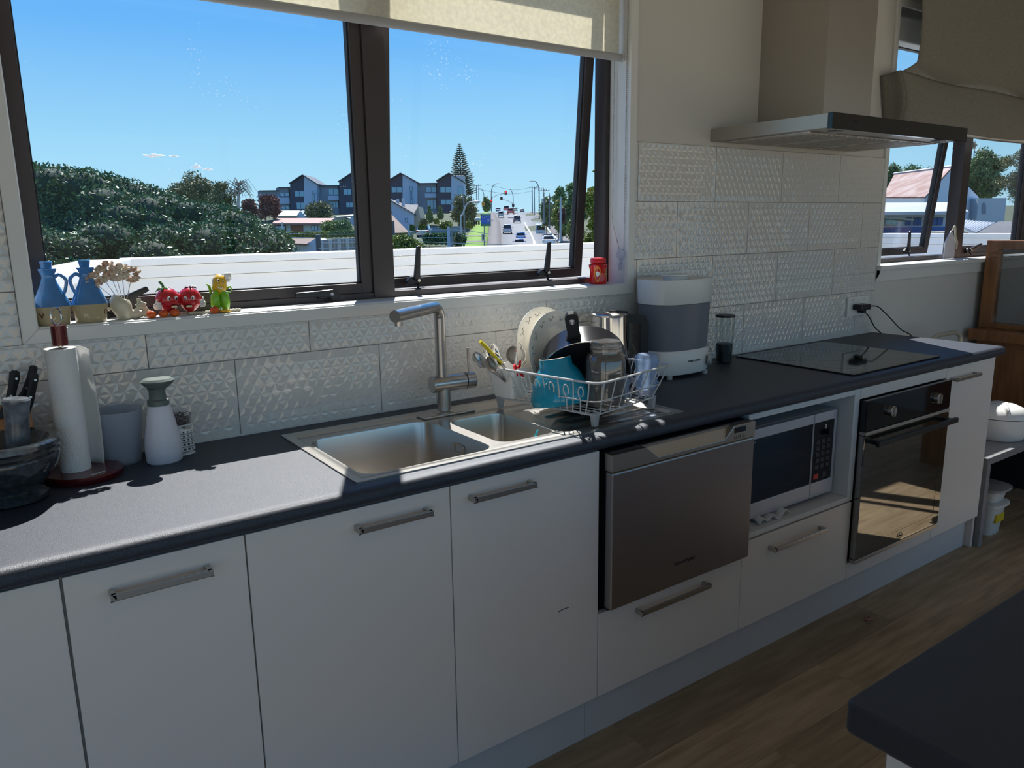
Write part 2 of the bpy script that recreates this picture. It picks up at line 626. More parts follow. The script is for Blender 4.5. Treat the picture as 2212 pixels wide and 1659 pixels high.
m.box(RX0, RY0 - 0.15, 0, DX0, RY0, CEIL); m.box(DX1, RY0 - 0.15, 0, RX1, RY0, CEIL); m.box(DX0, RY0 - 0.15, DZ1, DX1, RY0, CEIL)
m.build('painted_surface', 'paint', wf)
m = M()
for x in (DX0, -0.5, 1.3, 3.1, DX1 - 0.06):
    m.box(x, RY0 - 0.1, 0, x + 0.06, RY0 - 0.05, DZ1)
m.box(DX0, RY0 - 0.1, DZ1 - 0.06, DX1, RY0 - 0.05, DZ1)
m.build('added_opening_frame', 'frame_metal', wf)
cl = struct('ceiling')
M().box(RX0 - 0.12, RY0 - 0.15, CEIL, RX1 + 0.12, 0.17, CEIL + 0.1).build('plaster_surface', 'paint', cl)
fl = struct('floor')
M().box(RX0 - .12, RY0 - .15, -0.12, RX1 + .12, 0.17, -0.006).build('underlay', 'rubber', fl, fix=False)
pw, pl = 0.178, 1.22
pm = M().box(0, 0, -0.0055, pl - 0.0008, pw - 0.0008, 0).mesh('plank', 'wood_floor')
j = 0
y = 0.0
while y > RY0 - 0.1:
    off = (j * 0.47) % pl
    x = RX0 - off
    while x < RX1:
        o = bpy.data.objects.new('plank', pm)
        COL.objects.link(o)
        o.location = (x, y - pw, 0.0)
        o.parent = fl
        x += pl
    y -= pw
    j += 1
# each plank its own grain: shift the pattern by the object's random number
t = MATS['wood_floor'].node_tree
oi = t.nodes.new('ShaderNodeObjectInfo')
vm = t.nodes.new('ShaderNodeVectorMath')
vm.operation = 'SCALE'
vm.inputs[0].default_value = (7.0, 3.0, 5.0)
t.links.new(oi.outputs['Random'], vm.inputs['Scale'])
mp = [n for n in t.nodes if n.type == 'MAPPING'][0]
t.links.new(vm.outputs[0], mp.inputs['Location'])
hs = t.nodes.new('ShaderNodeHueSaturation')
mr = t.nodes.new('ShaderNodeMapRange')
mr.inputs['To Min'].default_value = 0.72
mr.inputs['To Max'].default_value = 1.2
t.links.new(oi.outputs['Random'], mr.inputs['Value'])
t.links.new(mr.outputs[0], hs.inputs['Value'])
b = t.nodes['Principled BSDF']
src = b.inputs['Base Color'].links[0].from_socket
t.links.new(src, hs.inputs['Color'])
t.links.new(hs.outputs[0], b.inputs['Base Color'])

# ------------------------------------------------------------------ kitchen window
w1 = struct('window_1')
ty = -0.020
def board(pts, z=0):
    pass
def frame4(name, x0, x1, z0, z1, wd, y0, y1, mt, parent, bevel=0.0, top=True, bottom=True):
    """four mitred boards around a rectangle, inside width wd"""
    xs = (x0, x1); zs = (z0, z1)
    o = []
    def pr(poly):
        m = M()
        m.prism([(p[0], y0, p[1]) for p in poly], (0, 0, 0), (0, y1 - y0, 0))
        return m.build(name, mt, parent, bevel=bevel)
    o.append(pr([(x0, z0), (x0 + wd, z0 + wd), (x0 + wd, z1 - wd), (x0, z1)]))
    o.append(pr([(x1, z0), (x1 - wd, z0 + wd), (x1 - wd, z1 - wd), (x1, z1)]))
    if bottom: o.append(pr([(x0, z0), (x1, z0), (x1 - wd, z0 + wd), (x0 + wd, z0 + wd)]))
    if top: o.append(pr([(x0, z1), (x1, z1), (x1 - wd, z1 - wd), (x0 + wd, z1 - wd)]))
    return o
frame4('architrave', A0, A1, AZ, WZ1 + 0.036, 0.032, ty, 0.0, 'trim_white', w1, 0.002)
for nm, bx in (('sill', (WX0, -0.014, WZ0 - 0.018, WX1, 0.092, WZ0)), ('jamb', (WX0 - 0.014, -0.014, WZ0 - .018, WX0, 0.092, WZ1)), ('jamb', (WX1, -0.014, WZ0 - .018, WX1 + 0.014, 0.092, WZ1)), ('head_lining', (WX0, -0.014, WZ1, WX1, 0.092, WZ1 + .014))):
    M().box(*bx).build(nm, 'trim_white', w1, bevel=0.002)
# aluminium outer frame, central mullion
m = M()
FY0, FY1 = 0.092, 0.15
m.box(WX0, FY0, WZ0, WX0 + 0.004, FY1, WZ1); m.box(WX1 - 0.019, FY0, WZ0, WX1, FY1, WZ1)
m.box(WX0, FY0, WZ0, WX1, FY1, WZ0 + 0.018); m.box(WX0, FY0, WZ1 - 0.03, WX1, FY1, WZ1)
m.box(0.478, FY0 - 0.004, WZ0, 0.546, FY1, WZ1)
m.build('window_frame', 'frame_metal', w1, bevel=0.0015)
def sash(name, x0, x1, z0, z1, y0, y1, st, parent, tilt=0.0, pane=True):
    """sash frame with a pane; tilt swings the foot outward about the top edge"""
    ms = []
    o = struct_part = None
    m = M()
    m.box(x0, y0, z0, x0 + st, y1, z1); m.box(x1 - st, y0, z0, x1, y1, z1)
    m.box(x0 + st, y0, z0, x1 - st, y1, z0 + st * .85); m.box(x0 + st, y0, z1 - st, x1 - st, y1, z1)
    gk = M()
    yy = (y0 + y1) / 2
    for a, b_ in ((x0 + st, z0 + st * .85),):
        gk.box(a, yy - .009, b_, a + .004, yy + .009, z1 - st); gk.box(x1 - st - .004, yy - .009, b_, x1 - st, yy + .009, z1 - st)
        gk.box(a, yy - .009, b_, x1 - st, yy + .009, b_ + .004)
    gp = M().box(x0 + st - .004, yy - .003, z0 + st * .85 - .004, x1 - st + .004, yy + .003, z1 - st + .004)
    R = Matrix.Translation((0, y0, z1)) @ Matrix.Rotation(tilt, 4, 'X') @ Matrix.Translation((0, -y0, -z1))
    o = m.xf(R).build('sash', 'frame_metal', parent, bevel=0.0015)
    gk.xf(R).build('gasket', 'rubber', o)
    gp.xf(R).build('pane', 'pane', o, fix=False)
    return o, R
s1, _ = sash('sash', WX0 + 0.003, 0.478, WZ0 + 0.018, WZ1 - 0.03, 0.096, 0.132, 0.034, w1)
TILT = math.atan(0.085)
s2, R2 = sash('sash', 0.548, 1.366, WZ0 + 0.014, WZ1 - 0.03, 0.104, 0.138, 0.036, w1, TILT)

def cam_handle(parent, x, y, z, ang):
    """cast latch: plate, pivot boss, lever; ang = lever direction in the window plane"""
    m = M()
    m.prism([(x - .032, y, z - .011), (x + .030, y, z - .013), (x + .030, y, z + .004), (x + .012, y, z + .014), (x - .020, y, z + .014), (x - .032, y, z + .002)], (0, 0, 0), (0, -0.013, 0))
    m.prism([(x - .006, y - .010, z - .006), (x + .006, y - .010, z - .006), (x + .004, y - .02, z - .024), (x - .002, y - .02, z - .024)], (0, 0, 0), (0, -0.006, 0))
    o = m.build('handle', 'black_plastic', parent, bevel=0.0015)
    d = Vector((math.cos(ang), -0.12, math.sin(ang))).normalized()
    c = Vector((x, y - 0.014, z + 0.004))
    q = Vector((-math.sin(ang), 0, math.cos(ang)))
    l = M()
    l.hexa([c - q * .010 + Vector((0, .006, 0)), c + q * .010 + Vector((0, .006, 0)), c + q * .010 - Vector((0, .008, 0)), c - q * .010 - Vector((0, .008, 0))],
           [c + d * .105 - q * .0065 + Vector((0, .004, 0)), c + d * .105 + q * .0065 + Vector((0, .004, 0)), c + d * .105 + q * .0065 - Vector((0, .006, 0)), c + d * .105 - q * .0065 - Vector((0, .006, 0))])
    l.build('lever', 'black_plastic', o, bevel=0.003)
    M().cyl((x + .004, y - .020, z + .002), (x + .004, y - .024, z + .002), 0.005, n=12).build('screw', 'chrome', o)
cam_handle(w1, 0.335, 0.094, 1.243, math.pi - 0.02)
cam_handle(w1, -0.235, 0.094, 1.243, 0.42)
cam_handle(w1, 0.650, 0.158, 1.262, math.pi / 2 - 0.03)
cam_handle(w1, 1.165, 0.158, 1.262, math.pi / 2 - 0.03)

# ------------------------------------------------------------------ second window
w2 = struct('window_2')
frame4('architrave', VX0 - 0.03, VX1 + 0.03, VZ0 - 0.07, VZ1 + 0.03, 0.03, -0.012, 0.0, 'trim_white', w2, 0.002, bottom=False)
M().box(VX0 - .03, -0.012, VZ0 - 0.075, VX1 + .03, 0, VZ0 - 0.004).build('apron', 'trim_white', w2, bevel=0.002)
M().box(VX0 - .03, -0.034, VZ0 - 0.022, VX1 + .03, 0.092, VZ0).build('sill', 'trim_white', w2, bevel=0.004)
M().box(VX0 - .012, -0.01, VZ0, VX0, 0.092, VZ1).build('jamb', 'trim_white', w2)
M().box(VX1, -0.01, VZ0, VX1 + .012, 0.092, VZ1).build('jamb', 'trim_white', w2)
m = M()
m.box(VX0, FY0, VZ0, VX0 + 0.05, FY1, VZ1); m.box(VX1 - 0.07, FY0, VZ0, VX1, FY1, VZ1)
m.box(VX0, FY0, VZ0, VX1, FY1, VZ0 + 0.022); m.box(VX0, FY0, VZ1 - 0.09, VX1, FY1, VZ1)
m.box(3.965, FY0 - 0.006, VZ0, 4.03, FY1, VZ1)
m.build('window_frame', 'frame_metal', w2, bevel=0.0015)
sash('sash', VX0 + 0.05, 3.91, VZ0 + 0.022, VZ1 - 0.09, 0.104, 0.138, 0.040, w2, math.atan(0.10))
sash('sash', 4.03, VX1 - 0.07, VZ0 + 0.022, VZ1 - 0.09, 0.096, 0.132, 0.040, w2)
cam_handle(w2, 3.60, 0.165, 1.262, math.pi / 2 + 0.25)
cam_handle(w2, 4.13, 0.094, 1.250, 0.3)

# ------------------------------------------------------------------ roller blind in the kitchen window
bl = thing('roller_blind', (0.5, 0.03, 1.97), 'cream translucent roller blind lowered over the top of the sink window', 'blind')
m = M()
BX0, BX1 = -0.372, 1.396
m.box(BX0, 0.0375, 1.985, BX1, 0.0385, 2.27)
m.build('blind_fabric', 'blind_cloth', bl, fix=False)
M().cyl((BX0 - .002, 0.03, 1.977), (BX1 + .003, 0.03, 1.977), 0.0125, n=20).build('bottom_rail', 'grey_plastic', bl, smooth=True)
M().cyl((BX1 + .003, 0.03, 1.977), (BX1 + .007, 0.03, 1.977), 0.0135, n=20).build('end_cap', 'white_plastic', bl, smooth=True)
M().cyl((BX0, 0.055, 2.27), (BX1, 0.055, 2.27), 0.026, n=20).build('roller_tube', 'white_plastic', bl, smooth=True)
ch = M()
def bead_line(p0, p1, step=0.006, r=0.0023):
    p0 = Vector(p0); p1 = Vector(p1)
    k = int((p1 - p0).length / step)
    for i in range(k + 1):
        ch.sph(p0.lerp(p1, i / k), r, 6, 4)
bead_line((1.396, -0.004, 2.27), (1.396, -0.002, 1.345))
bead_line((1.398, 0.062, 2.27), (1.398, 0.06, 1.43)); bead_line((1.398, 0.06, 1.43), (1.396, 0.018, 1.33))
ch.build('bead_chain', 'handle_steel', bl, fix=False)
m = M()
m.cyl((1.387, 0.006, 1.322), (1.393, 0.006, 1.322), 0.020, n=24)
m.cyl((1.388, 0.006, 1.303), (1.392, 0.006, 1.290), 0.006, n=10)
m.box(1.387, -0.004, 1.268, 1.391, 0.016, 1.293)
m.build('chain_weight', 'milk_clear', bl, bevel=0.001)

# ------------------------------------------------------------------ cassette and shade of the second window
cs = thing('blind_cassette', (3.9, 0.05, 2.26), 'white blind cassette at the head of the far window behind the fabric shade', 'blind')
M().box(VX0 + .01, 0.02, 2.225, VX1 - .01, 0.085, 2.33).build('cassette', 'trim_white', cs, bevel=0.006)
M().cyl((3.33, 0.03, 2.225), (3.33, 0.03, 1.95), 0.0015, n=6).build('pull_cord', 'white_plastic', cs)
sh = thing('roman_shade', (3.9, -0.08, 1.85), 'olive grey fabric roman shade hanging in loose folds beside the range hood', 'blind')
def sheet(fn, nu, nv, th=0.003):
    """surface fn(u,v) with thickness"""
    m = M()
    vs = [Vector(fn(i / nu, j / nv)) for j in range(nv + 1) for i in range(nu + 1)]
    fs = [(j * (nu + 1) + i, j * (nu + 1) + i + 1, (j + 1) * (nu + 1) + i + 1, (j + 1) * (nu + 1) + i) for j in range(nv) for i in range(nu)]
    m.add(vs, fs)
    return m
def solid(o, th=0.003):
    s = o.modifiers.new('thickness', 'SOLIDIFY')
    s.thickness = th
    s.offset = 0
    return o
def upper(u, v):
    x0 = 3.0 + 0.075 * max(0, 1 - v) ** 1.5 + (0.0 if v > .1 else -0.10 * (0.1 - v) / 0.1)
    sag = -0.035 * math.sin(math.pi * min(1, u * 1.15)) * (1 - v)
    z = 2.052 + 0.5 * v + sag
    y = -0.085 - 0.035 * math.sin(math.pi * min(1, (1 - v) * 1.0)) * (0.6 + .4 * math.cos(u * 9)) + 0.05 * max(0, 0.12 - v) / .12
    return (x0 + (4.93 - x0) * u, y, z)
solid(sheet(upper, 40, 26).build('upper_fold', 'shade_cloth', sh, smooth='all', fix=False))
def lower(u, v):
    x0 = 2.945 + 0.055 * (1 - v)
    z = 1.842 + 0.225 * v - 0.025 * math.sin(math.pi * u) * (1 - .3 * v)
    y = -0.075 - 0.03 * math.sin(math.pi * v) - 0.012 * math.cos(u * 14) * v
    return (x0 + (4.93 - x0) * u, y, z)
solid(sheet(lower, 40, 14).build('lower_fold', 'shade_cloth', sh, smooth='all', fix=False))
def ret(u, v):
    a = lower(0, v)
    return (a[0] - 0.004 * math.sin(9 * u) - .012 * u, a[1] + (-0.006 - a[1]) * u, a[2] - 0.012 * u * v)
solid(sheet(ret, 6, 8).build('side_fold', 'shade_cloth', sh, smooth='all', fix=False))
M().box(2.99, -0.082, 1.824, 4.93, -0.066, 1.836).build('bottom_batten', 'trim_white', sh)['label'] = 'pale batten along the bottom edge of the shade'

# ================================================================== KITCHEN RUN
YD = -0.586
GX = [-0.4404, -0.1329, 0.3219, 0.7690, 1.3672, 1.9680, 2.5702, 2.9794]
ZD0, ZD1 = 0.1506, 0.860
def handle(parent, x0, x1, z, y=YD - 0.018):
    m = M()
    h, d, t = 0.0065, 0.030, 0.010
    m.box(x0, y - d, z - h, x1, y - d + 0.009, z + h)
    m.box(x0, y - d, z - h, x0 + t, y, z + h); m.box(x1 - t, y - d, z - h, x1, y, z + h)
    return m.build('handle', 'handle_steel', parent, bevel=0.0015)
def cab(name, x0, x1, label, cat='cabinet'):
    o = thing(name, ((x0 + x1) / 2, -0.3, 0), label, cat)
    return o
def carcass(o, x0, x1, z0=0.15, z1=0.86, back=True):
    m = M()
    t = 0.016
    m.box(x0, -0.565, z0, x0 + t, -0.02, z1); m.box(x1 - t, -0.565, z0, x1, -0.02, z1)
    m.box(x0, -0.565, z0, x1, -0.02, z0 + t); m.box(x0, -0.03, z0, x1, -0.02, z1)
    m.build('carcass', 'carcass_white', o, fix=False)
def door(o, x0, x1, z0, z1, hx=None, hz=None, g=0.0015, name='door'):
    d = M().box(x0 + g, YD - 0.0, z0 + g, x1 - g, YD + 0.018, z1 - g).build(name, 'door_white', o, bevel=0.0012)
    if hx:
        handle(d, hx[0], hx[1], hz, YD)
    return d
c0 = cab('base_cabinet', -1.04, GX[0], 'white base cabinet at the far left end of the bench, under the mortar')
carcass(c0, -1.04, GX[0] - .002); door(c0, -1.04, GX[0], ZD0, ZD1)
c1 = cab('base_cabinet', GX[0], GX[1], 'narrow white cabinet door left of the wide sink cabinets, with bar handle')
carcass(c1, GX[0], GX[1]); door(c1, GX[0] + .0015, GX[1], ZD0, ZD1, (-0.372, -0.202), 0.812)
c2 = cab('sink_cabinet', GX[1], GX[2], 'white cabinet door under the sink bowl, handle near its top right corner')
carcass(c2, GX[1], GX[2], z1=0.70); door(c2, GX[1], GX[2], ZD0, ZD1, (0.088, 0.262), 0.818)
c3 = cab('sink_cabinet', GX[2], GX[3], 'white cabinet door left of the steel dishwasher, handle at its top left')
carcass(c3, GX[2], GX[3], z1=0.70); door(c3, GX[2], GX[3], ZD0, ZD1, (0.368, 0.545), 0.822)
c4 = cab('drawer_cabinet', GX[3], GX[4], 'low white drawer unit directly under the steel dishwasher')
carcass(c4, GX[3], GX[4], z1=0.398)
door(c4, GX[3], GX[4], ZD0, 0.402, (0.905, 1.192), 0.368, name='drawer')
c5 = cab('drawer_cabinet', GX[4], GX[5], 'white microwave housing with open niche above one wide drawer')
m = M()
X0, X1 = GX[4] + .001, GX[5] - .001
m.box(X0, -0.586, 0.455, X0 + .018, -0.02, 0.86); m.box(X1 - .032, -0.586, 0.455, X1, -0.02, 0.86)
m.box(X0 + .018, -0.03, 0.455, X1 - .032, -0.02, 0.86); m.box(X0 + .018, -0.586, 0.842, X1 - .032, -0.03, 0.86)
m.build('niche_sides', 'carcass_white', c5, fix=False, bevel=0.001)
M().box(X0 + .018, -0.586, 0.455, X1 - .032, -0.03, 0.473).build('shelf', 'carcass_white', c5, bevel=0.001)
carcass(c5, X0, X1, z1=0.44)
door(c5, GX[4], GX[5], ZD0, 0.450, (1.497, 1.782), 0.398, name='drawer')
c6 = cab('oven_cabinet', GX[5], GX[6], 'white oven housing panel surrounding the black built-in oven')
m = M()
m.box(GX[5] + .001, YD, ZD0, GX[6] - .001, YD + .018, 0.212)
m.build('lower_panel', 'door_white', c6, bevel=0.001)
M().box(GX[5] + .001, YD, 0.822, GX[6] - .001, YD + .018, 0.86).build('upper_panel', 'door_white', c6, bevel=0.001)
carcass(c6, GX[5] + .0015, GX[6] - .0015)
c7 = cab('base_cabinet', GX[6], GX[7] + .016, 'tall white cabinet door right of the oven with small bar handle')
carcass(c7, GX[6] + .001, GX[7]); door(c7, GX[6], GX[7], ZD0, ZD1, (2.60, 2.80), 0.812)
M().box(GX[7], -0.57, 0.0, GX[7] + .016, -0.0, 0.86).build('end_panel', 'door_white', c7, bevel=0.001)
pt = thing('plinth', (1.0, -0.55, 0), 'pale grey kickboard running along the floor under the cabinets', 'plinth')
M().box(-1.04, -0.542, 0, 0.7610, -0.526, 0.150).build('kickboard', 'kick_grey', pt, bevel=0.0008)
M().box(0.7625, -0.542, 0, 2.9785, -0.526, 0.150).build('kickboard', 'kick_grey', pt, bevel=0.0008)

# ------------------------------------------------------------------ benchtop with the sink cut out
bt = thing('benchtop', (1.0, -0.3, 0.86), 'long dark charcoal laminate benchtop with rounded front edge', 'benchtop')
BXL, BXR = -1.05, 3.025
SX0, SX1, SY0, SY1 = 0.112, 1.118, -0.556, -0.082       # sink outline
m = M()
yf = -0.572
out = [(BXL, yf), (BXR, yf), (BXR, 0.0), (BXL, 0.0)]
hole = rrect(SX0 + .006, SY0 + .006, SX1 - .006, SY1 - .006, 0.004, 2)
m.holed(out, [hole], lambda x, y: (x, y, 0.900), lambda x, y: (x, y, 0.862))
R = 0.019
prof = [(yf, 0.862)] + [(yf - 0.030 + R - R * math.cos(a) - R + 0.0, 0.881 + R * math.sin(a)) for a in ()]
ring = [(yf, 0.900)]
for k in range(0, 9):
    a = math.pi / 2 - (math.pi / 2 + 0.9) * k / 8
    ring.append((yf - 0.012 - R * math.cos(a), 0.881 + R * math.sin(a)))
ring.append((yf - 0.012, 0.861))
ring.append((yf, 0.861))
m.prism([(BXL, y, z) for y, z in ring], (0, 0, 0), (BXR - BXL, 0, 0))
m.build('bench_surface', 'laminate', bt, smooth=True)

# ------------------------------------------------------------------ sink
sk = thing('sink', (0.6, -0.32, 0.9), 'stainless steel double bowl sink with ribbed drainer set in the bench', 'sink')
B1 = rrect(0.148, -0.515, 0.496, -0.168, 0.042, 6)
B2 = rrect(0.530, -0.490, 0.706, -0.222, 0.035, 6)
m = M()
zt = 0.9035
o_ = rrect(SX0, SY0, SX1, SY1, 0.006, 2)
i_ = rrect(SX0 + .008, SY0 + .008, SX1 - .008, SY1 - .008, 0.006, 2)
n = len(o_)
m.add([(x, y, 0.9) for x, y in o_] + [(x, y, zt) for x, y in o_] + [(x, y, zt) for x, y in i_], [(i, (i + 1) % n, n + (i + 1) % n, n + i) for i in range(n)] + [(n + i, n + (i + 1) % n, 2 * n + (i + 1) % n, 2 * n + i) for i in range(n)])
i2 = rrect(SX0 + .028, SY0 + .022, SX1 - .030, SY1 - .038, 0.012, 4)
i2o = rrect(SX0 + .022, SY0 + .016, SX1 - .024, SY1 - .032, 0.014, 4)
m.holed(i_, [i2o], lambda x, y: (x, y, zt))
n = len(i2o)
m.add([(x, y, zt) for x, y in i2o] + [(x, y, zt - .004) for x, y in i2], [(i, (i + 1) % n, n + (i + 1) % n, n + i) for i in range(n)])
DR = []
for k in range(6):                              # pressed drainer grooves
    yy = -0.50 + k * 0.062
    DR.append(rrect(0.770, yy, 1.060, yy + 0.034, 0.012, 3))
m.holed(i2, [B1, B2] + DR, lambda x, y: (x, y, zt - .004))
for d in DR:
    n = len(d)
    cx = sum(p[0] for p in d) / n
    cy = sum(p[1] for p in d) / n
    inn = [(cx + (x - cx) * 0.97, cy + (y - cy) * 0.72) for x, y in d]
    m.add([(x, y, zt - .004) for x, y in d] + [(x, y, zt - .0065) for x, y in inn], [(i, (i + 1) % n, n + (i + 1) % n, n + i) for i in range(n)] + [tuple(range(n, 2 * n))])
rim_o = m.build('sink_rim', 'sink_steel', sk, smooth=True)
def bowl(loop, depth, cx, cy):
    m = M()
    n = len(loop)
    rings = []
    for z, s in ((zt - .004, 1.0), (zt - .008, 0.993), (zt - depth + .03, 0.985), (zt - depth + .010, 0.96), (zt - depth, 0.88), (zt - depth - .004, 0.15)):
        rings.append([(cx + (x - cx) * s, cy + (y - cy) * s, z) for x, y in loop])
    for a, b in zip(rings, rings[1:]):
        m.add(a + b, [(i, (i + 1) % n, n + (i + 1) % n, n + i) for i in range(n)])
    m.add(rings[-1], [tuple(range(n))])
    return m
bw = bowl(B1, 0.18, 0.322, -0.342).build('large_bowl', 'sink_steel', sk, smooth=True)
M().lathe([(0.0, 0), (0.028, 0), (0.034, 0.003), (0.038, 0.0015), (0.038, 0)], (0.322, -0.342, zt - .182), n=24).build('drain', 'chrome', bw, smooth=True)
m = M()
ov = rrect(-0.026, -0.014, 0.026, 0.014, 0.007, 3)
m.holed(ov, [rrect(-0.021, -0.010, 0.021, 0.010, 0.005, 3)], lambda a, b: (0.4895, -0.345 + a, 0.858 + b), lambda a, b: (0.4925, -0.345 + a, 0.858 + b))
m.build('overflow_frame', 'chrome', bw)
bw2 = bowl(B2, 0.13, 0.618, -0.356).build('small_bowl', 'sink_steel', sk, smooth=True)
M().lathe([(0.0, 0), (0.026, 0), (0.031, 0.003), (0.034, 0)], (0.618, -0.356, zt - .132), n=24).build('drain', 'chrome', bw2, smooth=True)
M().box(0.490, -0.168, zt - .004, 0.660, -0.118, zt + .003).build('tap_ledge', 'sink_steel', sk, bevel=0.003)
m = M()
m.tube([(0.632, -0.472, 0.85), (0.640, -0.477, 0.886), (0.648, -0.482, 0.912)], [0.006, 0.007, 0.004], n=10, flat=0.5)
o = m.build('dish_brush', 'white_plastic', None, smooth=True, org=(0.64, -0.48, 0.85))
mat('cyan_plastic', (0.02, 0.62, 0.75), 0.35)
o.data.materials.clear(); o.data.materials.append(MATS['cyan_plastic'])
tag(o, 'bright cyan handle tip poking up from the small sink bowl', 'brush')

# ------------------------------------------------------------------ tap
tp = thing('kitchen_tap', (0.575, -0.13, 0.9), 'brushed steel mixer tap with angled spout and side lever behind the sink', 'tap')
bx, by = 0.573, -0.134
M().lathe([(0.030, zt), (0.030, zt + .004), (0.024, zt + .008), (0.0205, zt + .009), (0.0205, 0.975)], (bx, by, 0), n=28).build('tap_base', 'steel', tp, smooth=True)
bd = Vector((0.985, -0.05, 0.0)).normalized()
c_ = Vector((bx, by, 0.989))
m = M()
m.cyl(c_ - bd * .035, c_ + bd * .068, 0.0245, n=32); m.cyl(c_ - bd * .037, c_ - bd * .035, 0.0235, 0.0245, n=32)
bo = m.build('valve_body', 'steel', tp, smooth=True)
M().cyl(c_ + bd * .068, c_ + bd * .0715, 0.022, n=32).build('shadow_gap', 'black_plastic', bo)
M().cyl(c_ + bd * .0715, c_ + bd * .100, 0.0245, n=32).build('valve_cap', 'steel', bo, smooth=True)
M().cyl(c_ + bd * .086 + Vector((0, 0, .02)), c_ + bd * .084 + Vector((0, 0, .095)), 0.0042, n=12).build('lever', 'steel', tp, smooth=True)
sd = Vector((0.352, -0.29, 1.218)) - Vector((bx, by, 1.215))
sdn = Vector((sd.x, sd.y, 0)).normalized()
pts = [Vector((bx - .004, by, 0.995)), Vector((bx - .004, by, 1.175))]
c2_ = Vector((bx - .004, by, 1.175))
for k in range(1, 9):
    a = math.pi / 2 * k / 8 * 0.92
    pts.append(c2_ + sdn * 0.036 * (1 - math.cos(a)) + Vector((0, 0, 0.036 * math.sin(a))))
pts.append(Vector((0.352, -0.29, 1.212)))
M().tube(pts, 0.0155, n=20).build('spout', 'steel', tp, smooth=True)
e_ = Vector((0.352, -0.29, 1.212)) - sdn * 0.018
M().cyl(e_ + Vector((0, 0, -.008)), e_ + Vector((0, 0, -.026)), 0.0105, n=18).build('aerator', 'steel', tp, smooth=True)

# ================================================================== APPLIANCES
dw = thing('dishwasher', (1.06, -0.35, 0.40), 'brushed steel drawer dishwasher with recessed grip between white cabinets', 'dishwasher')
x0, x1 = GX[3] + .012, 1.352
yf = -0.622
z0, z1 = 0.420, 0.852
zs = 0.804
M().box(x0 + .012, -0.60, 0.41, x1 - .012, -0.04, 0.855).build('tub', 'black_plastic', dw, fix=False)
M().box(x0, yf, z0, x1, -0.592, zs).build('front_panel', 'dish_steel', dw, bevel=0.006, seg=3)
m = M()
lo_a, lo_b, up_a, up_b = x0 + .165, x1 - .135, x0 + .125, x1 - .100
P_ = lambda x, z: (x, z)
outer = [(x0, zs + .001), (x1, zs + .001), (x1, z1), (x0, z1)]
gz0 = 0.817
outer = [(x0, zs + .001), (x1, zs + .001), (x1, z1), (up_b + .004, z1), (lo_b, gz0), (lo_a, gz0), (up_a - .004, z1), (x0, z1)]
m.holed(outer, [], lambda x, z: (x, yf, z), lambda x, z: (x, -0.592, z))
ctl = m.build('control_strip', 'hood_steel', dw, bevel=0.0015)
m = M()
m.add([(lo_a, yf + .001, gz0), (lo_b, yf + .001, gz0), (up_b, yf + .024, z1 - .002), (up_a, yf + .024, z1 - .002)], [(0, 1, 2, 3)])
m.box(up_a - .01, yf + .020, gz0, up_b + .01, yf + .026, z1)
m.build('grip_recess', 'hood_steel', dw)
M().box(1.256, yf - .0006, 0.829, 1.307, yf + .0005, 0.845).build('display', 'black_gloss', ctl)
for k in range(3):
    m = M()
    m.holed([(1.262 + .018 * k + .005 * math.cos(a), 0.816 + .005 * math.sin(a)) for a in [i * math.pi / 8 for i in range(16)]], [[(1.262 + .018 * k + .004 * math.cos(a), 0.816 + .004 * math.sin(a)) for a in [i * math.pi / 8 for i in range(16)]]], lambda x, z: (x, yf - .0006, z), lambda x, z: (x, yf, z))
    m.build('button', 'black_plastic', ctl)
text('Fisher&Paykel', 'black_plastic', dw, (1.062, yf - .0004, 0.487), FRONT, 0.015)

mw = thing('microwave', (1.65, -0.35, 0.475), 'silver and black microwave sitting in the open niche beside the dishwasher', 'microwave')
mx0, mx1, my, mz0, mz1 = 1.405, 1.903, -0.545, 0.492, 0.790
M().box(mx0, my + .02, mz0, mx1, -0.12, mz1).build('casing', 'grey_plastic', mw, bevel=0.004)
mat('mw_silver', (0.50, 0.51, 0.55), 0.35, metal=0.3)
m = M()
m.holed([(mx0, mz0), (1.770, mz0), (1.770, mz1), (mx0, mz1)], [rrect(mx0 + .018, mz0 + .052, 1.768, mz1 - .032, .003, 2)], lambda x, z: (x, my, z), lambda x, z: (x, my + .02, z))
dr = m.build('door', 'mw_silver', mw, bevel=0.0015)
M().box(mx0 + .014, my + .003, mz0 + .05, 1.7685, my + .018, mz1 - .030).build('door_glass', 'black_gloss', dr)
m = M()
m.holed([(1.772, mz0), (mx1, mz0), (mx1, mz1), (1.772, mz1)], [rrect(1.7735, mz0 + .052, mx1 - .012, mz1 - .032, .003, 2)], lambda x, z: (x, my, z), lambda x, z: (x, my + .02, z))
cp = m.build('control_frame', 'mw_silver', mw, bevel=0.0015)
M().box(1.7725, my + .002, mz0 + .05, mx1 - .010, my + .018, mz1 - .030).build('control_panel', 'black_gloss', mw)
mat('red_key', (0.55, 0.03, 0.02), 0.4)
mat('key_grey', (0.022, 0.025, 0.03), 0.4)
for r_ in range(5):
    for c in range(3):
        M().box(1.793 + c * .030, my + .0008, 0.592 + r_ * .022, 1.813 + c * .030, my + .003, 0.606 + r_ * .022).build('button', 'key_grey', cp)
M().box(1.788, my + .0005, 0.556, 1.815, my + .003, 0.574).build('stop_button', 'red_key', cp)
M().box(1.840, my + .0005, 0.556, 1.862, my + .003, 0.574).build('start_button', 'key_grey', cp)
text('0', 'white_plastic', cp, (1.842, my + .0015, 0.736), FRONT, 0.022)
text('SHARP', 'grey_plastic', dr, (1.442, my + .0015, 0.748), FRONT, 0.014)
mat('blue_ink', (0.08, 0.10, 0.32), 0.6)
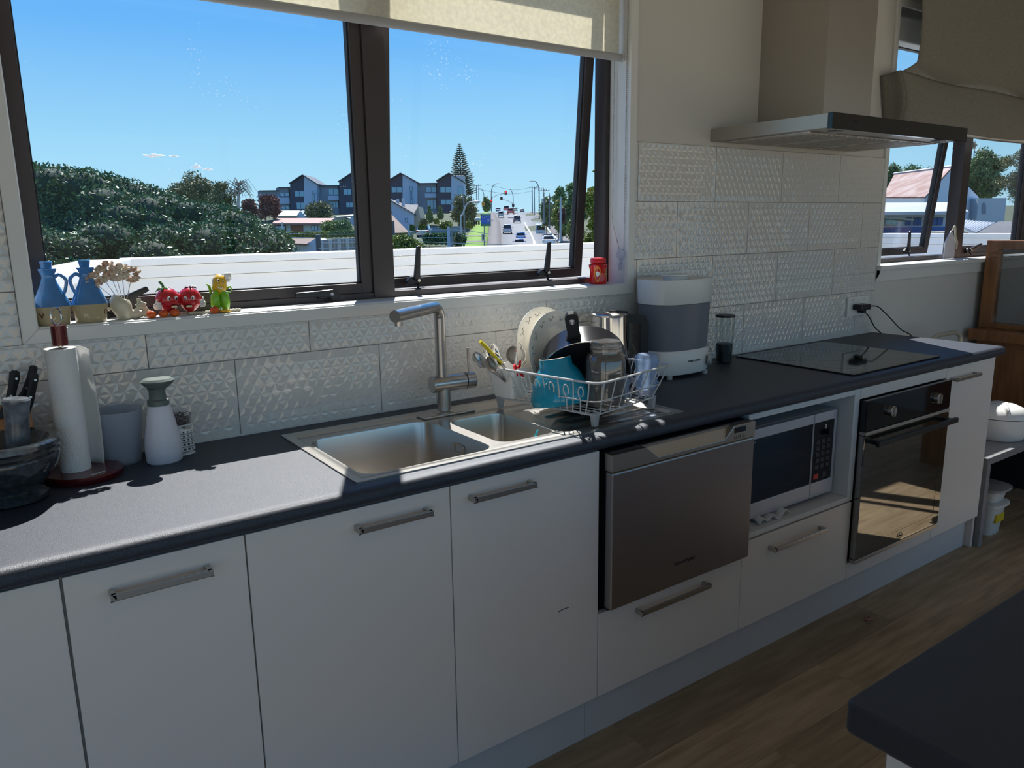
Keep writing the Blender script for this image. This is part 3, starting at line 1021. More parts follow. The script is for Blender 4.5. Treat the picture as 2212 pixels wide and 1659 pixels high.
text('INVERTER', 'blue_ink', dr, (1.432, my - .0006, 0.522), FRONT, 0.009)
text('1100W', 'blue_ink', dr, (1.430, my - .0006, 0.511), FRONT, 0.006)
for sx in (mx0 + .04, mx1 - .04):
    for sy in (my + .06, -0.16):
        M().cyl((sx, sy, 0.474), (sx, sy, 0.493), 0.012, n=12).build('foot', 'black_plastic', mw)
def towel(u, v):
    return (1.47 + .16 * u + 0.02 * v, -0.570 + .10 * v, 0.478 + .012 * abs(math.sin(u * 5 + v * 2)) + (.008 * math.sin(u * 17) if v < .4 else 0))
tw = sheet(towel, 30, 12).build('folded_cloth', 'paper', None, smooth='all', fix=False, org=(1.55, -0.53, 0.473))
solid(tw, 0.004)
tag(tw, 'crumpled off-white tea towel lying under the microwave', 'towel')

ov = thing('oven', (2.26, -0.35, 0.21), 'black glass built-in oven with two round knobs and bar handle', 'oven')
ox0, ox1, oy = 1.966 + .008, 2.5702 - .008, -0.612
M().box(ox0 + .01, -0.585, 0.216, ox1 - .01, -0.05, 0.815).build('oven_box', 'black_plastic', ov, fix=False)
M().box(ox0, oy, 0.7085, ox1, -0.588, 0.818).build('control_panel', 'black_gloss', ov, bevel=0.002)
M().box(ox0, oy - .002, 0.694, ox1, -0.588, 0.7065).build('trim_strip', 'hood_steel', ov, bevel=0.001)
dr = M().box(ox0, oy, 0.232, ox1, -0.588, 0.691).build('oven_door', 'mirror_glass', ov, bevel=0.002)
mat('oven_black', (0.004, 0.004, 0.005), 0.08, spec=0.5)
m = M()
m.holed([(ox0 + .001, 0.233), (ox1 - .001, 0.233), (ox1 - .001, 0.690), (ox0 + .001, 0.690)], [rrect(ox0 + .045, 0.275, ox1 - .045, 0.640, .006, 2)], lambda x, z: (x, oy - .0008, z), lambda x, z: (x, oy, z))
m.build('door_border', 'mirror_glass', dr)
M().box(ox0, oy, 0.215, ox1, -0.588, 0.2295).build('bottom_trim', 'hood_steel', ov, bevel=0.001)
m = M()
m.box(ox0 + .015, oy - .045, 0.659, ox1 - .012, oy - .030, 0.679)
m.box(ox0 + .03, oy - .031, 0.661, ox0 + .055, oy, 0.677); m.box(ox1 - .055, oy - .031, 0.661, ox1 - .03, oy, 0.677)
m.build('door_handle', 'black_plastic', dr, bevel=0.003)
for kx in (2.125, 2.452):
    k = M().lathe([(0.0, 0), (0.021, 0), (0.0200, 0.013), (0.018, 0.015), (0, 0.015)], (0, 0, 0), n=28)
    k.xf(Matrix.Translation((kx, oy, 0.762)) @ Matrix.Rotation(math.pi / 2, 4, 'X'))
    k.box(kx - .0035, oy - .020, 0.745, kx + .0035, oy - .014, 0.779)
    k.build('knob', 'steel', ov, smooth=True)
m = M()
m.holed([(2.27 + .020 * math.cos(a), 0.252 + .012 * math.sin(a)) for a in [i * math.pi / 12 for i in range(24)]], [[(2.27 + .0185 * math.cos(a), 0.252 + .0105 * math.sin(a)) for a in [i * math.pi / 12 for i in range(24)]]], lambda x, z: (x, oy - .0016, z), lambda x, z: (x, oy - .0008, z))
bd_ = m.build('badge', 'key_grey', dr)
text('Belling', 'key_grey', bd_, (2.27, oy - .0014, 0.252), FRONT, 0.010)

ck = thing('cooktop', (2.25, -0.31, 0.9), 'flat black glass induction cooktop set into the bench under the hood', 'cooktop')
M().box(1.962, -0.560, 0.9002, 2.560, -0.055, 0.9055).build('glass_plate', 'black_gloss', ck, bevel=0.0015)
mat('print_grey', (0.022, 0.022, 0.024), 0.12)
for cx, cy, r_ in ((2.10, -0.42, .085), (2.41, -0.42, .105), (2.10, -0.18, .105), (2.41, -0.18, .075)):
    m = M()
    A = [i * math.pi / 24 for i in range(48)]
    m.holed([(cx + r_ * math.cos(a), cy + r_ * math.sin(a)) for a in A], [[(cx + (r_ - .0015) * math.cos(a), cy + (r_ - .0015) * math.sin(a)) for a in A]], lambda x, y: (x, y, 0.9057))
    m.build('zone_ring', 'print_grey', ck, fix=False)

hd = thing('range_hood', (2.25, -0.25, 1.72), 'stainless chimney range hood with black glass front edge above the cooktop', 'range hood')
hx0, hx1, hy, hz0, hz1 = 1.828, 2.722, -0.500, 1.719, 1.769
M().box(hx0, hy + .018, hz0 + .004, hx1, -0.0, hz1).build('canopy', 'hood_steel', hd, bevel=0.001)
gf = M().box(hx0, hy, hz0, hx1, hy + .018, hz1 + .001).build('glass_front', 'black_gloss', hd, bevel=0.001)
text('Belling', 'key_grey', gf, (1.955, hy - .0004, 1.748), FRONT, 0.014)
for k in range(5):
    M().box(2.21 + k * .022, hy - .0006, 1.742, 2.218 + k * .022, hy, 1.746).build('touch_key', 'key_grey', gf)
M().box(2.098, -0.285, hz1, 2.402, 0.0, CEIL).build('chimney', 'hood_steel', hd, bevel=0.0008)
for k in range(3):
    fx = hx0 + .03 + k * .282
    f_ = M().box(fx, -0.40, hz0 - .001, fx + .272, -0.05, hz0 + .004).build('grease_filter', 'steel', hd, bevel=0.001)
    for q in range(8):
        M().box(fx + .02 + q * .030, -0.385, hz0 - .003, fx + .036 + q * .030, -0.065, hz0 - .001).build('filter_slat', 'hood_steel', f_)
for lx in (1.93, 2.61):
    M().cyl((lx, -0.447, hz0 - .003), (lx, -0.447, hz0 + .004), 0.026, n=20).build('hood_lamp', 'milk_clear', hd)

# ------------------------------------------------------------------ socket and plug
sc_ = thing('power_outlet', (2.87, -0.009, 1.035), 'double power outlet on the tiles at the right end of the splashback', 'power outlet')
M().box(2.790, -0.020, 0.992, 2.960, -0.009, 1.082).build('face_plate', 'white_plastic', sc_, bevel=0.003)
for sx in (2.83, 2.92):
    M().box(sx - .006, -0.024, 1.062, sx + .006, -0.019, 1.073).build('switch', 'white_plastic', sc_, bevel=0.001)
pg = thing('power_plug', (2.86, -0.045, 1.035), 'black plug in the wall outlet with a cord trailing to the bench', 'plug')
M().box(2.826, -0.066, 1.022, 2.906, -0.021, 1.048).build('plug_body', 'black_plastic', pg, bevel=0.004)
def curve(pts, n=24):
    """Catmull-Rom through points"""
    P = [Vector(p) for p in pts]
    P = [P[0] * 2 - P[1]] + P + [P[-1] * 2 - P[-2]]
    o = []
    for i in range(1, len(P) - 2):
        for k in range(n):
            t = k / n
            a, b, c, d = P[i - 1:i + 3]
            o.append(0.5 * ((2 * b) + (c - a) * t + (2 * a - 5 * b + 4 * c - d) * t * t + (3 * b - a - 3 * c + d) * t ** 3))
    o.append(P[-2])
    return o
M().tube(curve([(2.905, -0.052, 1.036), (2.945, -0.075, 1.032), (2.985, -0.11, 0.985), (3.005, -0.16, 0.93), (3.035, -0.20, 0.895), (3.05, -0.21, 0.80)], 10), 0.0028, n=8).build('cord', 'black_plastic', pg, smooth=True)
c2p = M()
c2p.box(2.868, -0.05, 1.006, 2.892, -0.020, 1.024)
c2p.tube(curve([(2.885, -0.045, 1.012), (2.92, -0.05, 0.985), (2.97, -0.055, 0.93), (3.03, -0.06, 0.885), (3.04, -0.06, 0.78)], 10), 0.0028, n=8)
o = c2p.build('power_plug', 'rubber', None, smooth=True, org=(2.88, -0.04, 1.01))
tag(o, 'thin second cord plugged in just below the black plug', 'cord')

# ================================================================== THINGS ON THE BENCH
# knife block behind the mortar
kb = thing('knife_block', (-0.475, -0.075, 0.9), 'wooden knife block at the left wall behind the mortar', 'knife block')
m = M()
m.hexa([(-0.56, -0.13, 0.9), (-0.44, -0.13, 0.9), (-0.44, -0.02, 0.9), (-0.56, -0.02, 0.9)], [(-0.535, -0.125, 1.028), (-0.425, -0.125, 1.028), (-0.425, -0.02, 1.06), (-0.535, -0.02, 1.06)])
m.build('block', 'block_wood', kb, bevel=0.006)
def knife(p0, p1, label, w=0.013):
    p0 = Vector(p0); p1 = Vector(p1)
    d = (p1 - p0).normalized()
    s = d.cross(Vector((0, 1, 0))).normalized()
    nrm = d.cross(s).normalized()
    pts, rs = [], []
    L = (p1 - p0).length
    for k, (t, off, r) in enumerate(((0, 0, .9), (.15, .002, .95), (.4, -.001, .85), (.65, .001, .85), (.85, .003, 1.0), (.96, .006, .95), (1.0, .007, .5))):
        pts.append(p0 + d * L * t + s * off)
        rs.append(w * r)
    t_ = thing('kitchen_knife', p0, label, 'knife', 'knives standing in the wooden block')
    h = M().tube(pts, rs, n=14, flat=0.55).build('knife_handle', 'rubber', t_, smooth=True)
    for q in (.15, .5, .85):
        c = p0 + d * L * q
        M().cyl(c - nrm * .009, c + nrm * .009, 0.0026, n=10).build('rivet', 'handle_steel', h)
    M().box(p0.x - .001, p0.y - .010, p0.z - .06, p0.x + .001, p0.y + .010, p0.z + .004).build('blade', 'chrome', t_)
knife((-0.478, -0.075, 1.035), (-0.437, -0.06, 1.136), 'black riveted knife handle, left one, leaning above the wooden block')
knife((-0.442, -0.085, 1.03), (-0.404, -0.07, 1.130), 'black riveted knife handle nearer the paper towel, in the block', 0.0125)
knife((-0.452, -0.045, 1.05), (-0.400, -0.035, 1.138), 'squarer black knife handle half hidden behind the others', 0.011)

mt = thing('mortar', (-0.485, -0.225, 0.9), 'dark polished stone mortar bowl at the left end of the bench', 'mortar')
mat('granite', (0.022, 0.028, 0.034), 0.16, col2=(0.045, 0.055, 0.065), vscale=90, spec=0.6, coat=0.4, thresh=(.45, .7))
mat('pestle_stone', (0.075, 0.085, 0.10), 0.25, col2=(0.20, 0.22, 0.25), vscale=45, coat=0.2, thresh=(.4, .7))
pr_ = [(0.0, 0.0), (0.062, 0.0), (0.068, 0.004), (0.068, 0.012), (0.055, 0.020), (0.058, 0.028), (0.080, 0.050), (0.094, 0.075), (0.098, 0.092), (0.096, 0.096), (0.100, 0.102), (0.098, 0.108), (0.102, 0.114), (0.101, 0.122), (0.096, 0.126), (0.082, 0.125), (0.072, 0.105), (0.05, 0.065), (0.0, 0.050)]
M().lathe(pr_, (-0.487, -0.215, 0.9), n=48).build('bowl', 'granite', mt, smooth=True)
pe = thing('pestle', (-0.46, -0.22, 0.96), 'grey stone pestle standing in the mortar', 'pestle')
m = M().lathe([(0.0, 0), (0.020, .002), (0.028, .012), (0.028, .025), (0.024, .045), (0.0215, .10), (0.0225, .145), (0.025, .155), (0.025, .162), (0.022, .166), (0.0, .1665)], (0, 0, 0), n=28)
m.xf(Matrix.Translation((-0.466, -0.215, 0.962)) @ Matrix.Rotation(0.09, 4, 'Y') @ Matrix.Diagonal((1, 1, .87, 1)))
m.build('pestle_body', 'pestle_stone', pe, smooth=True)

pt_ = thing('paper_towel_holder', (-0.345, -0.135, 0.9), 'dark red paper towel holder with chrome ring on top', 'paper towel holder')
mat('dark_red', (0.10, 0.006, 0.010), 0.25, metal=0.3, coat=0.4)
M().lathe([(0.0, 0), (0.076, 0), (0.078, .003), (0.078, .012), (0.074, .016), (0, .0165)], (-0.345, -0.135, 0.9), n=48).build('base', 'dark_red', pt_, smooth=True)
M().cyl((-0.357, -0.125, 0.915), (-0.357, -0.125, 1.20), 0.006, n=12).build('rod', 'chrome', pt_, smooth=True)
M().lathe([(0.0, 0), (0.0155, 0), (0.0155, .042), (0.0, .043)], (-0.357, -0.125, 1.193), n=24).build('cap', 'dark_red', pt_, smooth=True)
M().tube([(-0.358 + .010 * math.cos(a), -0.125 + .006 * math.cos(a), 1.2545 + .0185 * math.sin(a)) for a in [i * math.pi / 12 for i in range(24)]], 0.0022, n=8, closed=True).build('ring', 'chrome', pt_, smooth=True)
text('Classica', 'white_plastic', pt_, (-0.325, -0.188, 0.9168), (0, 0, 0.45), 0.010)
rl = thing('paper_towel_roll', (-0.357, -0.125, 0.9165), 'white paper towel roll with a loose sheet hanging on its right side', 'paper towel')
mat('paper_emboss', (0.80, 0.80, 0.79), 0.9, bump=0.35, bscale=260)
M().lathe([(0.012, 0), (0.0300, 0), (0.0302, .27), (0.012, .27), (0.012, 0)], (-0.359, -0.125, 0.9165), n=40, caps=False).build('roll', 'paper_emboss', rl, smooth=True)
def loose(u, v):
    a = 2.2 * (1 - u)
    if u < 0.45:
        t = u / .45
        return (-0.340 + .004 * math.sin(6 * v) + 0.012 * t, -0.100 + 0.005 * t, 0.918 + .268 * v)
    t = (u - .45) / .55
    return (-0.328 + .026 * t + 0.003 * math.sin(4 * v), -0.095 - .02 * t * t, 0.918 + .268 * v - .010 * t * t)
solid(sheet(loose, 14, 16).build('loose_sheet', 'paper', rl, smooth='all', fix=False), 0.001)

tb = thing('frosted_tumbler', (-0.262, -0.07, 0.9), 'grey blue frosted plastic beaker behind the paper towel roll', 'cup')
M().lathe([(0.0, 0.004), (0.0385, .004), (0.052, .126), (0.0535, .126), (0.0535, .124), (0.040, 0), (0, 0)], (-0.258, -0.068, 0.9), n=40).build('beaker', 'frosted', tb, smooth=True)

sp_ = thing('soap_dispenser', (-0.178, -0.13, 0.9), 'white oval soap bottle with grey green pump head', 'soap dispenser')
mat('lilac_white', (0.70, 0.69, 0.76), 0.3)
mat('sage', (0.13, 0.16, 0.145), 0.4)
M().lathe([(0.0, 0), (0.035, 0), (0.039, .004), (0.0405, .03), (0.0385, .06), (0.031, .100), (0.0245, .132), (0.0235, .136), (0, .136)], (-0.178, -0.128, 0.9), n=36, ey=.8).build('bottle', 'lilac_white', sp_, smooth=True)
M().lathe([(0.0, .136), (0.0235, .136), (0.0235, .148), (0.0185, .150), (0.0175, .168), (0.021, .176), (0, .176)], (-0.179, -0.128, 0.9), n=28).build('pump_collar', 'sage', sp_, smooth=True)
M().lathe([(0.0, .178), (0.021, .176), (0.033, .186), (0.036, .193), (0.030, .198), (0.0, .198)], (-0.176, -0.130, 0.9), n=32, ey=.85).build('pump_head', 'sage', sp_, smooth=True)

ch_ = thing('sponge_holder', (-0.125, -0.09, 0.9), 'small white perforated holder behind the soap bottle', 'holder')
m = M()
ring_h = []
def cylpt(a, z):
    t = a
    return (-0.127 + .026 * math.cos(t), -0.088 + .020 * math.sin(t), 0.9 + z)
outer = [(-math.pi, 0.0), (math.pi, 0.0), (math.pi, 0.074), (-math.pi, 0.074)]
outer = [(-math.pi + 2 * math.pi * i / 40, 0.0) for i in range(41)] + [(math.pi - 2 * math.pi * i / 40, 0.074) for i in range(41)]
hs_ = []
for ca in range(-7, 8):
    for cz, r_ in ((.014, .0040), (.026, .0036), (.037, .0031), (.047, .0026), (.056, .0021)):
        a0 = ca * 0.40
        hs_.append([(a0 + r_ / .024 * math.cos(q * math.pi / 4), cz + r_ * math.sin(q * math.pi / 4)) for q in range(8)])
m.holed(outer, hs_, cylpt)
m.add([cylpt(2 * math.pi * i / 40, 0.001) for i in range(40)], [tuple(range(40))])
o = m.build('perforated_cup', 'white_plastic', ch_, fix=False, smooth=True)
solid(o, 0.0015)
sc2 = M()
for k in range(46):
    a = rnd.random() * 6.28
    c = Vector((-0.127, -0.088, 0.975)) + Vector((rnd.uniform(-.016, .016), rnd.uniform(-.012, .012), rnd.uniform(-.002, .022)))
    ax = Vector((rnd.uniform(-1, 1), rnd.uniform(-1, 1), rnd.uniform(-1, 1))).normalized()
    u_ = ax.orthogonal().normalized(); v_ = ax.cross(u_)
    r_ = rnd.uniform(.006, .012)
    sc2.tube([c + u_ * r_ * math.cos(t * .785) + v_ * r_ * .7 * math.sin(t * .785) for t in range(8)], 0.0009, n=4, closed=True)
mat('scour_steel', (0.22, 0.21, 0.21), 0.35, metal=0.9)
o = sc2.build('scourer', 'scour_steel', None, fix=False, org=(-0.127, -0.088, 0.97))
tag(o, 'dark curly steel scourer sitting on top of the perforated holder', 'scourer')

# ------------------------------------------------------------------ kettle, steriliser, blender beaker
kt = thing('kettle', (1.215, -0.115, 0.9), 'brushed steel kettle with angular black handle behind the dish rack', 'kettle')
kx, ky = 1.222, -0.12
M().lathe([(0, 0), (0.075, 0), (0.078, .01), (0.076, .02)], (kx, ky, 0.9), n=36).build('kettle_base', 'black_plastic', kt, smooth=True)
M().lathe([(0.074, .02), (0.072, .06), (0.062, .16), (0.0595, .225), (0.0595, .232)], (kx, ky, 0.9), n=40).build('kettle_body', 'chrome', kt, smooth=True)
M().lathe([(0.0600, .230), (0.0605, .236), (0.055, .240), (0, .241)], (kx, ky, 0.9), n=40).build('kettle_lid', 'steel', kt, smooth=True)
hdv = Vector((0.90, -0.43, 0)).normalized()
kc = Vector((kx, ky, 0))
def kp(d, z): return kc + hdv * d + Vector((0, 0, .9 + z))
sid = Vector((hdv.y, -hdv.x, 0)) * 0.013
m = M()
o2 = [(.050, .236), (.120, .228), (.134, .205), (.134, .060), (.112, .038), (.068, .045)]
h2 = [(.066, .205), (.066, .072), (.106, .062), (.108, .070), (.108, .196), (.102, .205)]
m.holed(o2, [h2], lambda a, b: kp(a, b) + sid, lambda a, b: kp(a, b) - sid)
m.build('kettle_handle', 'black_plastic', kt, bevel=0.004, seg=2)
M().cyl(kp(.0, .243), kp(.062, .238), 0.006, n=10).build('lid_lever', 'black_plastic', kt, smooth=True)
M().tube(curve([kp(.02, .01) + Vector((.0, .04, 0)), (1.32, -0.05, 0.905), (1.40, -0.06, 0.97), (1.43, -0.02, 1.0)], 8), 0.003, n=8).build('kettle_cord', 'grey_plastic', kt, smooth=True)

st = thing('bottle_steriliser', (1.52, -0.125, 0.9), 'tall oval steam steriliser, white top and base with smoky middle', 'steriliser')
sx, sy = 1.524, -0.128
EX, EY = 1.0, 0.66
def oval(prof, name, mt_, par=st, n=56, **k):
    return M().lathe(prof, (sx, sy, 0.9), n=n, ex=EX, ey=EY, pw=2.7, **k).build(name, mt_, par, smooth=True)
ob = oval([(0, .012), (0.128, .012), (0.134, .018), (0.136, .055), (0.134, .090), (0.128, .096), (0, .096)], 'base_unit', 'white_plastic')
oval([(0.129, .097), (0.137, .255)], 'smoky_basket', 'smoke_plastic', caps=False)
mat('smoke_core', (0.36, 0.38, 0.42), 0.5)
oval([(0, .10), (0.112, .10), (0.120, .250), (0, .252)], 'inner_basket', 'smoke_core')
oval([(0.137, .256), (0.139, .258), (0.1425, .335), (0.141, .340), (0.130, .334), (0, .334)], 'lid', 'white_plastic')
oval([(0.047, .334), (0.047, .346), (0.060, .349), (0.060, .353), (0, .3535)], 'lid_grip', 'white_plastic', n=32)
for fx, fy in ((-.09, -.07), (.09, -.07), (-.09, .06), (.09, .06)):
    M().cyl((sx + fx, sy + fy, .9), (sx + fx, sy + fy, .9135), 0.010, n=14).build('foot', 'grey_plastic', st)
k = M().lathe([(0, 0), (0.020, 0), (0.019, .010), (0.015, .013), (0, .013)], (0, 0, 0), n=28)
kn_n = Vector((0.62, -0.78, 0)).normalized()
k.xf(Matrix.Translation((sx + 0.090, sy - 0.083, 0.952)) @ kn_n.to_track_quat('Z', 'Y').to_matrix().to_4x4())
k.build('dial', 'grey_plastic', ob, smooth=True)
text('PHILIPS AVENT', 'key_grey', ob, (sx + .012, sy - 0.0905, 0.957), FRONT, 0.0098)
gb = thing('measuring_beaker', (1.835, -0.10, 0.9), 'clear tall beaker with black lid and dark contents beside the steriliser', 'beaker')
M().lathe([(0, .002), (0.030, .002), (0.034, .176), (0.0355, .176), (0.0315, 0), (0, 0)], (1.835, -0.10, 0.9), n=32).build('glass_wall', 'clear_glass', gb, smooth=True)
M().lathe([(0, .006), (0.0285, .006), (0.0303, .074), (0, .074)], (1.835, -0.10, 0.9), n=32).build('dark_contents', 'black_plastic', gb, smooth=True)
M().lathe([(0, .176), (0.037, .176), (0.037, .184), (0, .186)], (1.835, -0.10, 0.9), n=32).build('lid', 'black_plastic', gb, smooth=True)

# ------------------------------------------------------------------ dish rack
TH8 = math.radians(12)
RC = Vector((0.907, -0.325, 0.9))
RM = Matrix.Translation(RC) @ Matrix.Rotation(TH8, 4, 'Z')
dk = thing('dish_rack', RC, 'white wire dish rack with looped wires standing on the drainer', 'dish rack')
mat('wire_white', (0.60, 0.60, 0.61), 0.28, spec=0.6, coat=0.3)
hx_, hy_ = 0.150, 0.180
tx_, ty_ = 0.180, 0.214
ZB_, ZT_ = 0.036, 0.130
def rr3(hx, hy, z, r, n=5):
    return [RM @ Vector((x, y, z)) for x, y in rrect(-hx, -hy, hx, hy, r, n)]
M().tube(rr3(tx_, ty_, ZT_, .03), 0.0032, n=8, closed=True).build('rim', 'wire_white', dk, smooth=True)
M().tube(rr3(hx_, hy_, ZB_, .02), 0.0022, n=6, closed=True).build('bottom_frame', 'wire_white', dk, smooth=True)
mr_ = 0.42
M().tube(rr3(hx_ + (tx_ - hx_) * mr_, hy_ + (ty_ - hy_) * mr_, ZB_ + (ZT_ - ZB_) * mr_, .024), 0.0018, n=6, closed=True).build('middle_rail', 'wire_white', dk, smooth=True)
def side_pt(side, s, t):
    """side 0:-y 1:+x 2:+y 3:-x; s along -1..1, t 0 bottom..1 top"""
    hx = hx_ + (tx_ - hx_) * t; hy = hy_ + (ty_ - hy_) * t; z = ZB_ + (ZT_ - ZB_) * t
    return RM @ Vector({0: (s * hx, -hy, z), 1: (hx, s * hy, z), 2: (-s * hx, hy, z), 3: (-hx, -s * hy, z)}[side])
for side, cnt in ((0, 7), (1, 8), (2, 7), (3, 8)):
    for k in range(cnt):
        s_ = -0.86 + 1.72 * k / (cnt - 1)
        M().tube([side_pt(side, s_, 1), side_pt(side, s_, .5), side_pt(side, s_ * .97, .02)], 0.0019, n=6).build('upright_wire', 'wire_white', dk, smooth=True)
        if k < cnt - 1 and side != 0:
            sm = s_ + 0.86 / (cnt - 1)
            w_ = 0.055
            lp = [side_pt(side, sm, .02), side_pt(side, sm, .40)]
            for a in range(0, 11):
                q = math.radians(-150 + 30 * a - 90 + 60)
                q = math.radians(215 - 26 * a)
                lp.append(side_pt(side, sm + w_ * 0.75 * math.cos(q), .66 + .17 * math.sin(q)))
            M().tube(lp, 0.0018, n=6).build('loop_wire', 'wire_white', dk, smooth=True)
for k in range(12):
    x = -hx_ + 2 * hx_ * (k + .5) / 12
    M().tube([RM @ Vector((x, -hy_, ZB_)), RM @ Vector((x, hy_, ZB_))], 0.0015, n=5).build('floor_wire', 'wire_white', dk)
for k in range(4):
    y = -hy_ + 2 * hy_ * (k + .5) / 4
    M().tube([RM @ Vector((-hx_, y, ZB_ - .003)), RM @ Vector((hx_, y, ZB_ - .003))], 0.0017, n=5).build('cross_wire', 'wire_white', dk)
for k in range(5):          # plate dividers
    y = -0.05 + .03 * k
    M().tube([RM @ Vector((.02, y, ZB_)), RM @ Vector((.028, y, ZB_ + .06)), RM @ Vector((.075, y, ZB_ + .065)), RM @ Vector((.085, y, ZB_))], 0.0016, n=5).build('divider_wire', 'wire_white', dk)
for fx, fy in ((-1, -1), (1, -1), (1, 1), (-1, 1)):
    q = M()
    q.hexa([RM @ Vector((fx * .138 + a * .007, fy * .172 + b * .007, .0036)) for a, b in ((-1, -1), (1, -1), (1, 1), (-1, 1))],
           [RM @ Vector((fx * .138 + a * .010, fy * .172 + b * .010, .040)) for a, b in ((-1, -1), (1, -1), (1, 1), (-1, 1))])
    q.build('foot', 'grey_plastic', dk, bevel=0.002)

cdy = thing('cutlery_caddy', (0.745, -0.235, 0.94), 'white plastic cutlery cup hooked in the near left corner of the rack', 'cutlery holder')
def caddyring(hx, hy, z, r):
    return [RM @ Vector((-0.125 + x, 0.140 + y, z)) for x, y in rrect(-hx, -hy, hx, hy, r, 3)]
m = M()
ca, cb = caddyring(.036, .038, .042, .010), caddyring(.052, .052, .130, .010)
cc, cd_ = caddyring(.049, .049, .130, .009), caddyring(.033, .035, .046, .009)
n = len(ca)
rgs = [ca, cb, cc, cd_]
for a, b in zip(rgs, rgs[1:]):
    m.add(a + b, [(i, (i + 1) % n, n + (i + 1) % n, n + i) for i in range(n)])
m.add(ca, [tuple(range(n))]); m.add(cd_, [tuple(range(n))])
m.build('cup', 'white_plastic', cdy, smooth=True)
def spoon(p0, p1, label, bl=0.058, bw_=0.021, name='spoon', nrm=(0.3, -0.9, 0.35), mt_='chrome', cup=.007):
    """p0 bowl tip, p1 lower end of the handle inside the caddy"""
    p0 = Vector(p0); p1 = Vector(p1)
    d = (p1 - p0).normalized()
    N = Vector(nrm); N = (N - d * N.dot(d)).normalized()
    S = d.cross(N)
    m = M()
    nu, nv = 10, 6
    vs = []
    for i in range(nu + 1):
        t = i / nu
        w = bw_ * math.sqrt(max(0, 1 - (2 * t - 1) ** 2)) * (1 - .15 * t) + .0015
        for j in range(nv + 1):
            q = -1 + 2 * j / nv
            vs.append(p0 + d * bl * t + S * w * q - N * cup * (1 - q * q) * math.sin(math.pi * min(1, max(.02, t))))
    m.add(vs, [(i * (nv + 1) + j, i * (nv + 1) + j + 1, (i + 1) * (nv + 1) + j + 1, (i + 1) * (nv + 1) + j) for i in range(nu) for j in range(nv)])
    m.tube([p0 + d * (bl - .004), p0 + d * (bl + .03), p1], [0.0035, 0.0026, 0.0030], n=8)
    o = m.build(name, mt_, None, smooth='all', fix=False, org=p1)
    solid(o, 0.0012)
    return tag(o, label, name.split('_')[-1] if name != 'ladle' else 'ladle', 'cutlery in the white cup')
spoon((0.622, -0.215, 1.079), (0.745, -0.25, 0.965), 'tablespoon reaching furthest left out of the cutlery cup')
spoon((0.640, -0.255, 1.068), (0.750, -0.24, 0.965), 'tan tinted spoon below the other spoons in the cup', mt_='handle_steel')
spoon((0.650, -0.225, 1.100), (0.760, -0.225, 0.965), 'large serving spoon above the tan spoon in the cup', bl=.07, bw_=.022)
spoon((0.690, -0.205, 1.098), (0.775, -0.220, 0.965), 'shiny spoon bowl just right of the yellow handle', bl=.055)
spoon((0.675, -0.245, 1.078), (0.765, -0.250, 0.965), 'dark shaded teaspoon right above the rim of the rack', bl=.045, bw_=.016)
ld = M()
lc = Vector((0.772, -0.215, 1.058))
ld.lathe([(0.0, -.022), (.016, -.018), (.026, -.006), (.030, .006), (.0285, .006), (.024, -.005), (0.0, -.019)], (0, 0, 0), n=28)
ld.xf(Matrix.Translation(lc) @ Vector((-.35, -.85, .38)).to_track_quat('Z', 'Y').to_matrix().to_4x4())
ld.tube([lc + Vector((-.008, -.004, -.022)), (0.765, -0.225, 1.0), (0.760, -0.225, 0.96)], 0.003, n=8)
o = ld.build('ladle', 'chrome', None, smooth=True, org=(0.765, -0.225, 0.96))
tag(o, 'round steel ladle bowl facing out of the cutlery cup', 'ladle', 'cutlery in the white cup')
mat('yellow_plastic', (0.80, 0.62, 0.02), 0.35)
m = M()
m.tube([(0.628, -0.25, 1.118), (0.640, -0.249, 1.107), (0.675, -0.247, 1.073), (0.700, -0.246, 1.050), (0.745, -0.245, 0.97)], [.006, .0075, .0065, .0045, .0045], n=10, flat=.6)
o = m.build('spatula', 'yellow_plastic', None, smooth=True, org=(0.745, -0.245, 0.97))
tag(o, 'bright yellow plastic spatula handle leaning left out of the cup', 'spatula')
mat('red_plastic', (0.68, 0.012, 0.02), 0.25)
m = M()
m.tube([(0.742, -0.262, 1.010), (0.738, -0.262, 1.030), (0.733, -0.262, 1.042)], [.009, .012, .007], n=12, flat=.5)
m.tube([(0.742, -0.262, 1.020), (0.752, -0.262, 1.038), (0.754, -0.262, 1.052)], [.007, .007, .005], n=10, flat=.6)
m.tube([(0.745, -0.262, 1.022), (0.760, -0.262, 1.010), (0.764, -0.262, 1.004)], [.007, .006, .004], n=10, flat=.6)
o = m.build('peg', 'red_plastic', None, smooth=True, org=(0.742, -0.262, 1.0))
tag(o, 'small glossy red clip hanging on the rim of the cutlery cup', 'clip')

